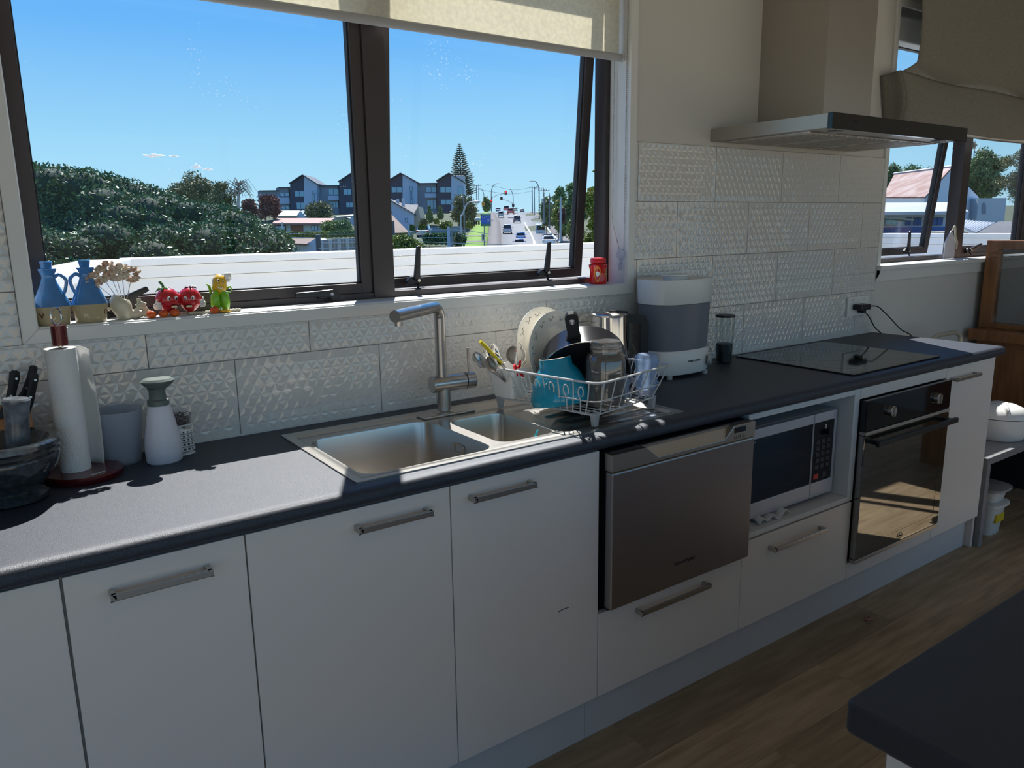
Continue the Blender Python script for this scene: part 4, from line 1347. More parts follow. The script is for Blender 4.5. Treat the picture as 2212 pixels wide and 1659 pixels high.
def plate(c, nrm, r, label, name='dinner_plate'):
    q = Matrix.Translation(c) @ Vector(nrm).to_track_quat('Z', 'Y').to_matrix().to_4x4()
    t_ = thing(name, c, label, 'plate', 'plates standing in the dish rack')
    m = M().lathe([(0, 0), (r * .62, .0), (r * .70, .004), (r, .016), (r, .0185), (r * .97, .018), (r * .69, .0075), (r * .6, .004), (0, .004)], (0, 0, 0), n=56)
    m.xf(q).build('dish', 'plate_white', t_, smooth=True)
    d = M()
    for k in range(15):                      # small painted sprigs on the rim
        a = 2 * math.pi * k / 15
        ctr = Vector((math.cos(a), math.sin(a), 0)) * r * .83
        tn = Vector((-math.sin(a), math.cos(a), 0)); rd = Vector((math.cos(a), math.sin(a), 0))
        zz = .0138
        d.tube([ctr + tn * (-.014 + .0035 * i) + rd * .004 * math.sin(i * 1.1) + Vector((0, 0, zz + .12 * .004 * math.sin(i * 1.1))) for i in range(9)], .0006, n=4)
        for i in (2, 6):
            d.sph(ctr + tn * (-.014 + .0035 * i) + rd * (.006 if i == 2 else -.005) + Vector((0, 0, zz + .0006)), (.0018, .0018, .0008), 6, 4)
    d.xf(q).build('painted_sprigs', 'sprig_blue', t_, fix=False)
mat('plate_white', (0.86, 0.82, 0.73), 0.18, coat=0.3)
mat('sprig_blue', (0.14, 0.15, 0.17), 0.4)
plate(Vector((0.897, -0.246, 1.052)), (0.14, -0.96, 0.20), 0.128, 'cream plate with sprig rim directly behind the frying pan')
plate(Vector((0.890, -0.192, 1.060)), (0.16, -0.95, 0.22), 0.128, 'cream plate at the very back of the rack, left edge showing')

# frying pan on its side
mat('pan_black', (0.022, 0.022, 0.028), 0.22, spec=0.6, coat=0.3)
mat('pan_inside', (0.008, 0.008, 0.010), 0.35)
fp = thing('saucepan', (0.90, -0.37, 0.94), 'black nonstick saucepan tipped on its side, opening toward the sink', 'saucepan')
pax = (Vector((0.576, 0.817, 0)) * .82 + Vector((0, 0, 1)) * .57).normalized()     # rim to base
prc = Vector((0.912, -0.362, 1.006))
Q = Matrix.Translation(prc) @ pax.to_track_quat('Z', 'Y').to_matrix().to_4x4()
PR = 0.129
M().lathe([(PR, 0), (PR + .002, .001), (PR - .003, .03), (PR - .008, .075), (PR - .018, .083), (0, .084)], (0, 0, 0), n=64).xf(Q).build('outer_wall', 'pan_black', fp, smooth=True)
M().lathe([(PR - .001, 0.0), (PR - .006, .03), (PR - .011, .072), (PR - .022, .079), (0, .080)], (0, 0, 0), n=64).xf(Q).build('inner_wall', 'pan_inside', fp, smooth=True)
M().tube([Q @ Vector(((PR + .0005) * math.cos(a), (PR + .0005) * math.sin(a), 0)) for a in [i * math.pi / 36 for i in range(72)]], 0.0018, n=6, closed=True).build('rim', 'steel', fp, smooth=True)
h0 = Vector((0.862, -0.372, 1.112)); h1 = Vector((0.814, -0.415, 1.192))
hd_ = (h1 - h0).normalized()
hs2 = Vector((0.816, -0.578, 0)); hs2 = (hs2 - hd_ * hs2.dot(hd_)).normalized()
hn2 = hd_.cross(hs2)
m = M()
L_ = (h1 - h0).length
ol, il = [], []
prof_h = [(-.012, .027), (0, .026), (.15, .019), (.35, .0165), (.6, .0175), (.85, .0185), (.97, .0160), (1.06, .008)]
ol = [(w, t * L_) for t, w in prof_h] + [(-w, t * L_) for t, w in reversed(prof_h)]
hole_h = [(.0085 * math.cos(a), L_ * .76 + .0105 * math.sin(a)) for a in [i * math.pi / 8 for i in range(16)]]
def bend(s_, d_, k_):
    return h0 + hd_ * d_ + hs2 * s_ + hn2 * k_
m.holed(ol, [hole_h], lambda a, b: bend(a, b, .0065), lambda a, b: bend(a, b, -.0065))
hn_o = m.build('pan_handle', 'rubber', fp, bevel=0.004, seg=3, ang=50)
M().tube([h0 + hs2 * .012, h0 + hs2 * .022 - hd_ * .010, h0 + hs2 * .034 - hd_ * .022 + Vector((0, .012, 0))], [.010, .012, .009], n=12).build('handle_mount', 'rubber', hn_o, smooth=True)

mat('turquoise', (0.006, 0.30, 0.46), 0.12, coat=0.6)
tq = thing('turquoise_bowl', (0.828, -0.350, 0.94), 'turquoise glazed bowl turned upside down in the rack', 'bowl')
m = M().lathe([(0.084, 0), (0.086, .004), (0.086, .022), (0.080, .045), (0.066, .078), (0.054, .096), (0.047, .104), (0.046, .124), (0.044, .1265), (0.041, .1255), (0.040, .112), (0, .110)], (0, 0, 0), n=56)
TQ = Matrix.Translation((0.820, -0.368, 0.941)) @ Matrix.Rotation(math.radians(-9), 4, 'X') @ Matrix.Rotation(math.radians(-4), 4, 'Y')
m.xf(TQ).build('bowl_shell', 'turquoise', tq, smooth=True)
mat('unglazed', (0.62, 0.50, 0.38), 0.7)
M().lathe([(0.0415, .1258), (0.0435, .1272), (0.0455, .1262)], (0, 0, 0), n=48, caps=False).xf(TQ).build('foot_ring', 'unglazed', tq, smooth=True)
jr = thing('glass_jar', (0.900, -0.475, 0.94), 'upturned clear glass storage jar nearest the front of the rack', 'jar')
glassy('jar_glass', tint=(0.66, 0.65, 0.64), ior=2.1, rough=0.03, body=0.16, bcol=(0.62, 0.60, 0.57))
jc = Vector((0.902, -0.458, 0.939))
M().lathe([(0, .0), (0.050, .0), (0.055, .006), (0.0555, .02), (0.053, .045), (0.0545, .07), (0.0545, .125), (0.050, .138), (0.0405, .146), (0.0400, .150)], jc, n=48).build('jar_wall', 'jar_glass', jr, smooth=True)
M().lathe([(0.047, .008), (0.050, .02), (0.048, .045), (0.0495, .07), (0.0495, .122), (0.045, .134), (0.036, .142), (0.036, .150)], jc, n=48, caps=False).build('jar_inside', 'jar_glass', jr, smooth=True)
M().lathe([(0.0400, .150), (0.0435, .152), (0.0435, .160), (0.042, .161), (0.0435, .163), (0.0435, .172), (0.040, .178), (0.0, .1785)], jc, n=48).build('jar_neck', 'jar_glass', jr, smooth=True)
bb = thing('baby_bottle', (1.075, -0.425, 0.94), 'pale blue baby bottle upside down in the right corner of the rack', 'baby bottle')
bc = Vector((1.078, -0.438, 0.939))
M().lathe([(0.027, .018), (0.032, .024), (0.0325, .045), (0.029, .062), (0.030, .080), (0.034, .098), (0.033, .112), (0.026, .119), (0, .120)], bc, n=36).build('bottle_wall', 'milk_blue', bb, smooth=True)
M().lathe([(0.027, 0), (0.0285, .002), (0.0285, .007), (0.027, .008), (0.0285, .010), (0.0285, .017), (0.027, .018)], bc, n=36).build('screw_neck', 'milk_clear', bb, smooth=True)
sc_m = M()
for k in range(9):
    a = -0.55
    zz = .03 + .0095 * k
    rr_ = .0345
    sc_m.box(bc.x + rr_ * math.cos(a) - .003, bc.y + rr_ * math.sin(a) - .0006, bc.z + zz, bc.x + rr_ * math.cos(a) + (.004 if k % 2 else .002), bc.y + rr_ * math.sin(a) + .0006, bc.z + zz + .0016)
mat('blue_mark', (0.02, 0.16, 0.50), 0.5)
sc_m.build('scale_marks', 'blue_mark', bb)
te = thing('bottle_teat', (1.01, -0.42, 0.94), 'clear silicone teat and ring lying between jar and baby bottle', 'teat')
m = M().lathe([(0.028, 0), (0.030, .006), (0.027, .016), (0.016, .026), (0.008, .032), (0.007, .044), (0.003, .048), (0, .048)], (0, 0, 0), n=28)
m.xf(Matrix.Translation((1.020, -0.395, 0.985)) @ Vector((.75, -.55, -.1)).to_track_quat('Z', 'Y').to_matrix().to_4x4()).build('teat_cone', 'milk_clear', te, smooth=True)
cp_ = thing('baby_bottle_cap', (0.985, -0.38, 0.94), 'small frosted domed bottle cap leaning behind the glass jar', 'cup')  # translucent domed cap of a baby bottle
m = M().lathe([(0.030, 0), (0.031, .04), (0.026, .052), (0, .056), (0, .053), (0.024, .05), (0.029, .039), (0.028, 0)], (0, 0, 0), n=32)
m.xf(Matrix.Translation((0.995, -0.36, 0.965)) @ Vector((-.5, -.3, .8)).to_track_quat('Z', 'Y').to_matrix().to_4x4()).build('dome', 'milk_clear', cp_, smooth=True)
b2 = thing('bottle_part', (0.975, -0.43, 0.94), 'small pale blue bottle section touching the right side of the jar', 'bottle')
M().lathe([(0.022, 0), (0.026, .01), (0.026, .05), (0.023, .07), (0.0, .072)], (0.988, -0.425, 0.939), n=28).build('bottle_wall', 'milk_blue', b2, smooth=True)

# ================================================================== THINGS ON THE WINDOW SILL
mat('glaze_blue', (0.05, 0.20, 0.48), 0.12, coat=0.6, var=0.25, vscale=30)
mat('glaze_cream', (0.46, 0.38, 0.23), 0.15, coat=0.5)
mat('brown_paint', (0.11, 0.025, 0.012), 0.4)
def cruet(cx, cy, hdir, label):
    z = WZ0
    t_ = thing('oil_cruet', (cx, cy, z), label, 'cruet')
    pw_ = dict(n=40, ex=1.0, ey=0.72)
    M().lathe([(0, 0), (0.0310, 0), (0.0325, .002), (0.0350, .022), (0.0375, .036), (0.0385, .042)], (cx, cy, z), **pw_).build('cream_base', 'glaze_cream', t_, smooth=True)
    M().lathe([(0.0388, .042), (0.0365, .050), (0.0270, .072), (0.0175, .093), (0.0130, .107), (0.0135, .113), (0.0185, .124), (0.0185, .126), (0.012, .124), (0, .123)], (cx, cy, z), **pw_).build('blue_body', 'glaze_blue', t_, smooth=True)
    M().lathe([(0.0100, .123), (0.0125, .139), (0.0135, .141), (0.0115, .1435), (0, .144)], (cx - .001, cy, z), n=28).build('stopper', 'glaze_blue', t_, smooth=True)
    s = 1 if hdir > 0 else -1
    pts = curve([(cx + s * .012, cy, z + .107), (cx + s * .022, cy - .003, z + .112), (cx + s * .034, cy - .004, z + .100), (cx + s * .031, cy - .003, z + .080), (cx + s * .025, cy - .003, z + .064), (cx + s * .030, cy - .002, z + .050)], 6)
    M().tube(pts, [0.0045] * 8 + [0.004] * (len(pts) - 8), n=10, flat=.8).build('loop_handle', 'glaze_blue', t_, smooth=True)
    return t_
j1 = cruet(-0.352, 0.022, 1, 'blue and cream oil cruet at the left end of the sill, handle on its right')
j2 = cruet(-0.275, 0.030, -1, 'blue and cream cruet second from the left, handle on its left')
text('V', 'brown_paint', j1, (-0.376, 0.0005, WZ0 + .022), (math.pi / 2, 0, -0.55), 0.018)
text('O', 'brown_paint', j2, (-0.2445, 0.0160, WZ0 + .022), (math.pi / 2, 0, 0.7), 0.016)

pc = thing('flower_vase_ornament', (-0.205, 0.03, WZ0), 'cream ceramic boot shaped vase beside the cruets', 'vase')
mat('cream_resin', (0.60, 0.55, 0.42), 0.35, var=0.12, vscale=60)
mat('tan_resin', (0.55, 0.36, 0.17), 0.45, var=0.3, vscale=90)
vz = WZ0
m = M()
m.tube([(-0.200, 0.03, vz + .001), (-0.203, 0.03, vz + .012), (-0.209, 0.03, vz + .030), (-0.212, 0.03, vz + .046), (-0.208, 0.03, vz + .053)], [.016, .019, .0235, .0215, .017], n=24)
m.tube([(-0.200, 0.03, vz + .012), (-0.180, 0.028, vz + .010), (-0.165, 0.026, vz + .010)], [.014, .011, .008], n=16)
m.build('vase_body', 'cream_resin', pc, smooth=True)
m = M()
m.sph((-0.158, 0.024, vz + .012), (.011, .010, .010), 14, 10)
m.tube([(-0.180, 0.024, vz + .018), (-0.170, 0.022, vz + .028), (-0.158, 0.022, vz + .024), (-0.152, 0.022, vz + .016)], [.005, .006, .005, .003], n=10)
m.tube([(-0.178, 0.024, vz + .030), (-0.166, 0.022, vz + .036), (-0.156, 0.022, vz + .032)], [.004, .006, .004], n=10)
m.box(-0.174, 0.02, vz + .036, -0.166, 0.028, vz + .048)
m.build('figure', 'cream_resin', pc, smooth=True)
m = M()
for k in range(9):
    a = k * .7
    m.sph((-0.150 + .005 * math.cos(a), 0.018, vz + .010 + .005 * math.sin(a)), (.003, .002, .003), 6, 5)
m.build('rosette', 'tan_resin', pc, smooth=True)
mat('shell_a', (0.62, 0.48, 0.33), 0.6, col2=(0.82, 0.76, 0.66), vscale=160)
mat('shell_b', (0.42, 0.20, 0.10), 0.6, col2=(0.80, 0.70, 0.58), vscale=120)
heads = [(-0.262, 1.318, 'shell_b'), (-0.243, 1.330, 'shell_a'), (-0.228, 1.343, 'shell_b'), (-0.213, 1.332, 'shell_a'), (-0.200, 1.336, 'shell_a'), (-0.178, 1.328, 'shell_b')]
for k, (hx1_, hz_, mt_) in enumerate(heads):
    lab = ['brown and white shell flower on wire, lowest and furthest left', 'pale striped shell flower second from the left in the vase', 'tallest narrow striped shell flower at the back of the bunch', 'yellowish shell flower in the middle of the vase bunch', 'cream open shell flower right of the middle stem', 'reddish tipped shell flower at the right of the bunch'][k]
    t_ = thing('shell_flower', (-0.21, 0.03, vz + .05), lab, 'flower', 'wire stemmed shell flowers in the cream vase')
    hp = Vector((hx1_, 0.026 + .006 * (k % 2), hz_ - .004))
    M().tube([(-0.216 + k * .004, 0.03, vz + .045), hp], 0.0008, n=5).build('wire_stem', 'handle_steel', t_)
    m = M()
    for q in range(11):
        a = q * 2.4
        rr_ = .010 * math.sqrt((q + .5) / 11)
        c = hp + Vector((rr_ * math.cos(a), rr_ * .7 * math.sin(a * 1.3), .006 + .007 * math.sin(a) - .002))
        ax = Vector((math.cos(a), rnd.uniform(-.6, .2), math.sin(a))).normalized()
        l = M().lathe([(0, -.001), (.0045, 0), (.0078, .006), (.0070, .0125), (0.0062, .012), (0.004, .002)], (0, 0, 0), n=7, ey=.45, caps=False)
        l.xf(Matrix.Translation(c) @ ax.to_track_quat('Z', 'Y').to_matrix().to_4x4())
        m.merge(l)
    solid(m.build('shell_petals', mt_, t_, fix=False, smooth=False), .0008)

# strawberry couple
mat('straw_red', (0.50, 0.008, 0.015), 0.22, coat=0.5, col2=(0.62, 0.03, 0.04), vscale=60)
mat('seed_dark', (0.05, 0.002, 0.004), 0.4)
mat('leaf_green', (0.09, 0.20, 0.06), 0.5)
mat('eye_white', (0.85, 0.85, 0.82), 0.2)
mat('eye_black', (0.005, 0.005, 0.005), 0.15)
mat('tooth', (0.80, 0.70, 0.42), 0.3)
def fruit_face(t_, c, s, look, rad):
    """eyes, nose, mouth on the front (-y) of a fruit at c"""
    e = M(); p = M()
    for dx in (-.0085, .0085):
        ex_ = c.x + look * .006 + dx
        yy = c.y - math.sqrt(max(1e-6, 1 - ((ex_ - c.x) / rad[0]) ** 2 - .03)) * rad[1]
        e.sph((ex_, yy, c.z + .006), (.0042, .0022, .0052), 12, 8)
        p.sph((ex_ + look * .0012, yy - .0020, c.z + .005), (.0019, .001, .003), 8, 6)
    e.build('eye', 'eye_white', t_, smooth='all')
    p.build('pupil', 'eye_black', t_, smooth='all')
    M().sph((c.x + look * .0135, c.y - rad[1] * .93, c.z - .001), (.0045, .0045, .004), 12, 8).build('nose', 'straw_red', t_, smooth='all')
sb = thing('strawberry_figurine', (-0.08, 0.03, vz), 'pair of smiling red strawberry faces hugging on the sill', 'figurine')
for c, look in ((Vector((-0.103, 0.034, vz + .038)), 1), (Vector((-0.052, 0.036, vz + .036)), -1)):
    rad = (.029, .026, .031)
    m = M().sph(c, rad, 28, 18)
    for i, p in enumerate(m.v):
        k = 1 - .32 * max(0, (c.z - p.z) / rad[2]) ** 1.3
        m.v[i] = Vector((c.x + (p.x - c.x) * k, c.y + (p.y - c.y) * k, p.z))
    bdy = m.build('berry', 'straw_red', sb, smooth='all')
    s_ = M()
    for q in range(70):
        a = q * 2.399
        zz = 1 - 2 * (q + .5) / 70
        if zz < -.85: continue
        r_ = math.sqrt(1 - zz * zz)
        k = 1 - .32 * max(0, -zz) ** 1.3
        s_.sph((c.x + rad[0] * r_ * math.cos(a) * k, c.y + rad[1] * r_ * math.sin(a) * k, c.z + rad[2] * zz), .0010, 5, 4)
    s_.build('seeds', 'seed_dark', bdy)
    fruit_face(bdy, c, 1, look, (rad[0], rad[1]))
    w_ = M()
    w_.tube([(c.x + look * .001 + .0035 * i * look, c.y - rad[1] * .97 + .0008 * i, c.z - .012 - .0012 * math.sin(i * .5)) for i in range(6)], [.001, .0025, .003, .003, .0025, .001], n=8)
    w_.build('mouth', 'seed_dark', bdy, smooth='all')
    M().box(c.x + look * .008 - .0065, c.y - rad[1] * 1.03, c.z - .0165, c.x + look * .008 + .0065, c.y - rad[1] * .86, c.z - .0115).build('teeth', 'tooth', bdy, bevel=.001)
m = M()
lc_ = Vector((-0.110, 0.034, vz + .067))
for k in range(6):
    a = k * 1.05
    m.tube([lc_, lc_ + Vector((math.cos(a) * .010, math.sin(a) * .010, .001)), lc_ + Vector((math.cos(a) * .020, math.sin(a) * .018, -.007))], [.004, .0042, .0008], n=8, flat=.35)
m.tube([lc_, lc_ + Vector((-.002, 0, .009)), lc_ + Vector((-.008, 0, .018))], [.0035, .003, .0038], n=10)
m.build('leaf_cap', 'leaf_green', sb, smooth='all')
m = M()
lc_ = Vector((-0.048, 0.036, vz + .066))
for k in range(6):
    a = k * 1.05 + .4
    m.tube([lc_, lc_ + Vector((math.cos(a) * .009, math.sin(a) * .009, .002)), lc_ + Vector((math.cos(a) * .016, math.sin(a) * .015, -.002))], [.003, .0035, .0008], n=8, flat=.35)
m.build('leaf_cap', 'seed_dark', sb, smooth='all')
for gx, s in ((-0.133, -1), (-0.024, 1)):
    m = M()
    m.sph((gx, 0.022, vz + .026), (.0075, .006, .008), 12, 8)
    for k in range(4):
        m.tube([(gx + s * .002, 0.018, vz + .020 + .0045 * k), (gx - s * .004, 0.013, vz + .021 + .0045 * k), (gx - s * .010, 0.013, vz + .020 + .0045 * k)], [.0022, .0024, .0018], n=8)
    m.tube([(gx, 0.018, vz + .034), (gx - s * .001, 0.015, vz + .042)], [.0024, .002], n=8)
    m.build('glove', 'eye_white', sb, smooth='all')
M().lathe([(0, 0), (.040, 0), (.042, .004), (0, .006)], (-0.080, 0.036, vz), n=24, ey=.5).build('stand', 'cream_resin', sb, smooth=True)

mat('small_berry', (0.62, 0.02, 0.01), 0.25, coat=0.4, col2=(0.85, 0.22, 0.01), vscale=40)
for k, (bx_, by_, lab) in enumerate(((-0.149, 0.003, 'orange and red toy berry, first on the left in front of the strawberry pair'), (-0.122, 0.006, 'speckled toy berry between two red ones'), (-0.096, 0.006, 'red toy berry under the left strawberry face'))):
    t_ = thing('toy_berry', (bx_, by_, vz), lab, 'figurine', 'toy berries lying on the sill')
    m = M().sph((bx_, by_, vz + .0088), (.0115, .009, .0088), 20, 12)
    b_ = m.build('berry_body', 'small_berry', t_, smooth='all')
    s_ = M()
    for q in range(36):
        a = q * 2.399
        zz = 1 - 2 * (q + .5) / 36
        r_ = math.sqrt(1 - zz * zz)
        s_.sph((bx_ + .0115 * r_ * math.cos(a), by_ + .009 * r_ * math.sin(a), vz + .0088 + .0088 * zz), .0008, 5, 4)
    s_.build('seeds', 'seed_dark', b_)

co = thing('corn_figurine', (0.02, 0.035, vz), 'smiling yellow corn cob in green husk leaves on the sill', 'figurine')
mat('corn_yellow', (0.75, 0.45, 0.01), 0.3, coat=0.4)
mat('husk_green', (0.13, 0.42, 0.01), 0.3, coat=0.4, col2=(0.30, 0.60, 0.03), vscale=40)
m = M().tube([(0.022, 0.036, vz + .045), (0.022, 0.034, vz + .062), (0.024, 0.033, vz + .080), (0.030, 0.034, vz + .092)], [.013, .0185, .0175, .011], n=24)
cb_ = m.build('cob', 'corn_yellow', co, smooth='all')
for sx_, a_ in ((-.0105, -.2), (.0115, .15)):
    M().tube([(0.019 + sx_, 0.030, vz + .004), (0.019 + sx_ * 1.05, 0.026, vz + .022), (0.019 + sx_, 0.026, vz + .042), (0.019 + sx_ * .6 - .004 * (sx_ > 0), 0.024, vz + .060)], [.010, .0135, .0125, .003], n=20, flat=.9).build('husk_leaf', 'husk_green', co, smooth='all')
m = M()
m.tube([(0.000, 0.034, vz + .050), (-0.003, 0.03, vz + .066), (-0.010, 0.028, vz + .074)], [.006, .005, .0015], n=10, flat=.4)
m.tube([(0.040, 0.034, vz + .058), (0.048, 0.03, vz + .064), (0.052, 0.03, vz + .056), (0.047, 0.03, vz + .048), (0.040, 0.03, vz + .050)], [.004, .0035, .003, .0025, .002], n=10, flat=.5)
m.build('curled_leaf', 'husk_green', co, smooth='all')
e = M(); p = M()
for ex_, ez_ in ((0.0165, .081), (0.0275, .078)):
    e.sph((ex_, 0.018, vz + ez_), (.0034, .0022, .0040), 10, 8)
    p.sph((ex_ + .0006, 0.0162, vz + ez_), (.0016, .001, .0022), 8, 6)
e.build('eye', 'eye_white', cb_, smooth='all'); p.build('pupil', 'eye_black', cb_, smooth='all')
M().sph((0.0205, 0.0165, vz + .074), (.0022, .002, .0022), 10, 8).build('nose', 'corn_yellow', cb_, smooth='all')
M().tube([(0.0125 + .003 * i, 0.0165, vz + .066 - .003 * math.sin(i * math.pi / 5) - .0006 * i) for i in range(6)], [.0006, .0014, .0018, .0018, .0014, .0006], n=8).build('mouth', 'eye_white', cb_, smooth='all')
m = M()
for k in range(5):
    m.tube([(0.038 + .003 * k, 0.026, vz + .082), (0.036 + .003 * k, 0.022, vz + .092), (0.037 + .003 * k, 0.024, vz + .099)], [.0022, .0026, .002], n=8)
m.sph((0.043, 0.026, vz + .080), (.006, .004, .005), 10, 8)
m.build('glove', 'eye_white', cb_, smooth='all')
rp_ = thing('rope_garland', (-0.02, 0.02, vz), 'cream braided rope lying between the strawberry pair and the corn', 'rope')
m = M()
for q in range(3):
    m.tube([(-0.062 + .0036 * i, 0.012 + .0025 * math.sin(i * .9 + q * 2.1), vz + .004 + .0022 * math.cos(i * .9 + q * 2.1)) for i in range(36)], .0022, n=6)
m.build('braid', 'cream_resin', rp_, smooth='all')
for k, (bx_, mt_, lab) in enumerate(((-0.002, 'small_berry', 'dark red toy berry at the foot of the corn figurine'), (0.024, 'corn_yellow', 'flat yellow toy fruit right of the corn figurine foot'))):
    o = M().sph((bx_, 0.004, vz + (.009 if k == 0 else .005)), (.0115 if k == 0 else .014, .008, .009 if k == 0 else .005), 18, 10).build('toy_fruit', mt_, None, smooth='all', org=(bx_, 0.004, vz))
    tag(o, lab, 'figurine')

jz = thing('spice_jar', (1.318, 0.045, WZ0), 'small red plastic spice jar at the right end of the sill', 'jar')
mat('jar_red', (0.62, 0.012, 0.010), 0.18, coat=0.4)
mat('cap_red', (0.75, 0.02, 0.03), 0.35)
mat('label_gold', (0.85, 0.42, 0.02), 0.4)
jc = Vector((1.318, 0.045, vz))
M().lathe([(0, 0), (0.029, 0), (0.032, .004), (0.032, .012), (0.0285, .030), (0.0285, .045), (0.032, .060), (0.033, .066), (0.026, .071), (0, .071)], jc, n=32).build('jar_body', 'jar_red', jz, smooth=True)
M().lathe([(0.0265, .072), (0.0275, .073), (0.0275, .086), (0.025, .090), (0, .090)], jc, n=32).build('screw_cap', 'cap_red', jz, smooth=True)
def onjar(a, z, r=.0298): return jc + Vector((r * math.cos(a), r * math.sin(a), z))
m = M()
ao = -2.35
sh_ = [(-.32, .052), (-.12, .060), (.12, .060), (.32, .052), (.34, .030), (.20, .014), (0, .006), (-.20, .014), (-.34, .030)]
m.holed([(ao + a, z) for a, z in sh_], [[(ao + a * .82, .033 + (z - .033) * .84) for a, z in sh_]], lambda a, z: onjar(a, z, .0322), lambda a, z: onjar(a, z, .030))
m.build('gold_shield', 'label_gold', jz)
M().holed([(ao + a * .62, .036 + (z - .036) * .35) for a, z in sh_], [], lambda a, z: onjar(a, z, .0318), lambda a, z: onjar(a, z, .029)).build('white_label', 'eye_white', jz)
M().holed([(ao - .9, .062), (ao + .5, .062), (ao + .5, .068), (ao - .9, .068)], [], lambda a, z: onjar(a, z, .0338), lambda a, z: onjar(a, z, .031)).build('dark_band', 'black_plastic', jz)
m = M()
for k in range(8):
    zz = .052 - .0052 * k
    m.holed([(-1.5, zz), (-0.85 + .1 * (k % 3), zz), (-0.85 + .1 * (k % 3), zz + .0015), (-1.5, zz + .0015)], [], lambda a, z: onjar(a, z, .0308 + abs(z - .037) * .06), lambda a, z: onjar(a, z, .029))
m.build('printed_lines', 'label_gold', jz)

# ================================================================== RIGHT SIDE OF THE ROOM
ds = thing('grey_bench', (3.6, -0.34, 0), 'low grey side bench right of the kitchen end panel, rice cooker on top', 'bench')
M().box(3.005, -0.592, 0.378, 4.02, -0.06, 0.410).build('bench_top', 'desk_grey', ds, bevel=0.002)
M().box(3.005, -0.592, 0, 3.040, -0.07, 0.378).build('side_panel', 'desk_grey', ds, bevel=0.001)
M().box(3.98, -0.56, 0, 4.01, -0.07, 0.378).build('side_panel', 'desk_dark', ds, bevel=0.001)
M().box(3.04, -0.10, 0.0, 3.98, -0.07, 0.378).build('back_panel', 'desk_dark', ds)
rc = thing('rice_cooker', (3.41, -0.45, 0.41), 'rounded white rice cooker on the grey side bench', 'rice cooker')
q = (3.41, -0.455, 0.411)
M().lathe([(0, 0), (0.102, 0), (0.110, .008), (0.118, .05), (0.122, .102)], q, n=48).build('pot_body', 'white_plastic', rc, smooth=True)
M().lathe([(0.122, .106), (0.119, .118), (0.100, .142), (0.070, .156), (0.03, .160), (0, .160)], q, n=48).build('lid', 'white_plastic', rc, smooth=True)
M().lathe([(0.030, .160), (0.034, .1625), (0.028, .164), (0, .164)], (3.425, -0.445, 0.411), n=24).build('steam_vent', 'white_plastic', rc, smooth=True)
m = M()
m.tube([(3.330, -0.520, 0.535), (3.332, -0.518, 0.556), (3.350, -0.500, 0.572), (3.375, -0.480, 0.572)], [.013, .014, .014, .010], n=10, flat=.7)
m.build('lid_catch', 'white_plastic', rc, smooth=True)
M().box(3.405, -0.580, 0.508, 3.440, -0.568, 0.518).build('front_tab', 'carcass_white', rc, bevel=.002)
M().box(3.545, -0.575, 0.411, 3.580, -0.540, 0.420).build('power_inlet', 'white_plastic', rc, bevel=.002)
mat('tub_white', (0.62, 0.62, 0.58), 0.4)
mat('tub_yellow', (0.70, 0.50, 0.02), 0.5)
mat('tub_lid', (0.30, 0.30, 0.29), 0.35)
def tub(cx, cy, z0, h, a, b, label):
    t_ = thing('storage_tub', (cx, cy, z0), label, 'tub')
    m = M()
    m.lathe([(a, 0), (b, h)], (cx, cy, z0), n=32, pw=3.4, ey=1.15)
    m.build('tub_wall', 'tub_white', t_, smooth=True)
    m = M().lathe([(b - .004, h - .012), (b + .012, h - .010), (b + .012, h + .002), (b + .004, h + .005), (0, h + .003)], (cx, cy, z0), n=32, pw=3.4, ey=1.15)
    m.build('tub_lid', 'tub_lid' if z0 > .1 else 'tub_white', t_, smooth=True)
    return t_
t1 = tub(3.232, -0.490, 0.0, 0.150, .066, .080, 'lower white tub with yellow label on the floor under the grey bench')
M().box(3.192, -0.5785, 0.062, 3.272, -0.568, 0.100).build('yellow_label', 'tub_yellow', t1)
t2 = tub(3.234, -0.490, 0.156, 0.066, .068, .082, 'shallow white tub stacked on the taller one under the bench')

hu = thing('mirror_dresser', (4.5, -0.6, 0), 'reddish brown wooden dresser with framed mirror panel at the far right', 'dresser')
M().box(3.96, -1.45, 0.775, 4.62, -0.03, 0.835).build('dresser_top', 'brown_wood', hu, bevel=0.006)
M().box(4.03, -1.42, 0.0, 4.60, -0.05, 0.775).build('dresser_body', 'brown_wood', hu, bevel=0.003)
m = M()
fr_x = 4.06
m.holed([(-0.035, 0.835), (-1.42, 0.835), (-1.42, 1.310), (-0.035, 1.310)], [[(-0.100, 0.865), (-1.35, 0.865), (-1.35, 1.262), (-0.100, 1.262)]], lambda y, z: (fr_x, y, z), lambda y, z: (fr_x + .05, y, z))
m.build('mirror_frame', 'brown_wood', hu, bevel=0.003)
M().box(fr_x + .05, -1.42, 0.835, fr_x + .32, -0.035, 1.305).build('cupboard_body', 'brown_wood', hu)
M().box(fr_x + .030, -1.352, 0.863, fr_x + .036, -0.098, 1.264).build('mirror_pane', 'mirror_glass', hu)
chr_ = thing('folding_chair', (3.36, -0.25, 0), 'chair back rail in pale beige tube just behind the bench end', 'chair')
m = M()
m.tube(curve([(3.24, -0.19, 0.46), (3.235, -0.19, 0.80), (3.27, -0.185, 0.868), (3.38, -0.18, 0.874), (3.50, -0.185, 0.868), (3.535, -0.19, 0.80), (3.53, -0.19, 0.46)], 6), 0.011, n=10)
m.build('back_frame', 'beige_tube', chr_, smooth=True) if False else None
mat('beige_tube', (0.55, 0.50, 0.40), 0.3, metal=0.4)
m.build('back_frame', 'beige_tube', chr_, smooth=True)
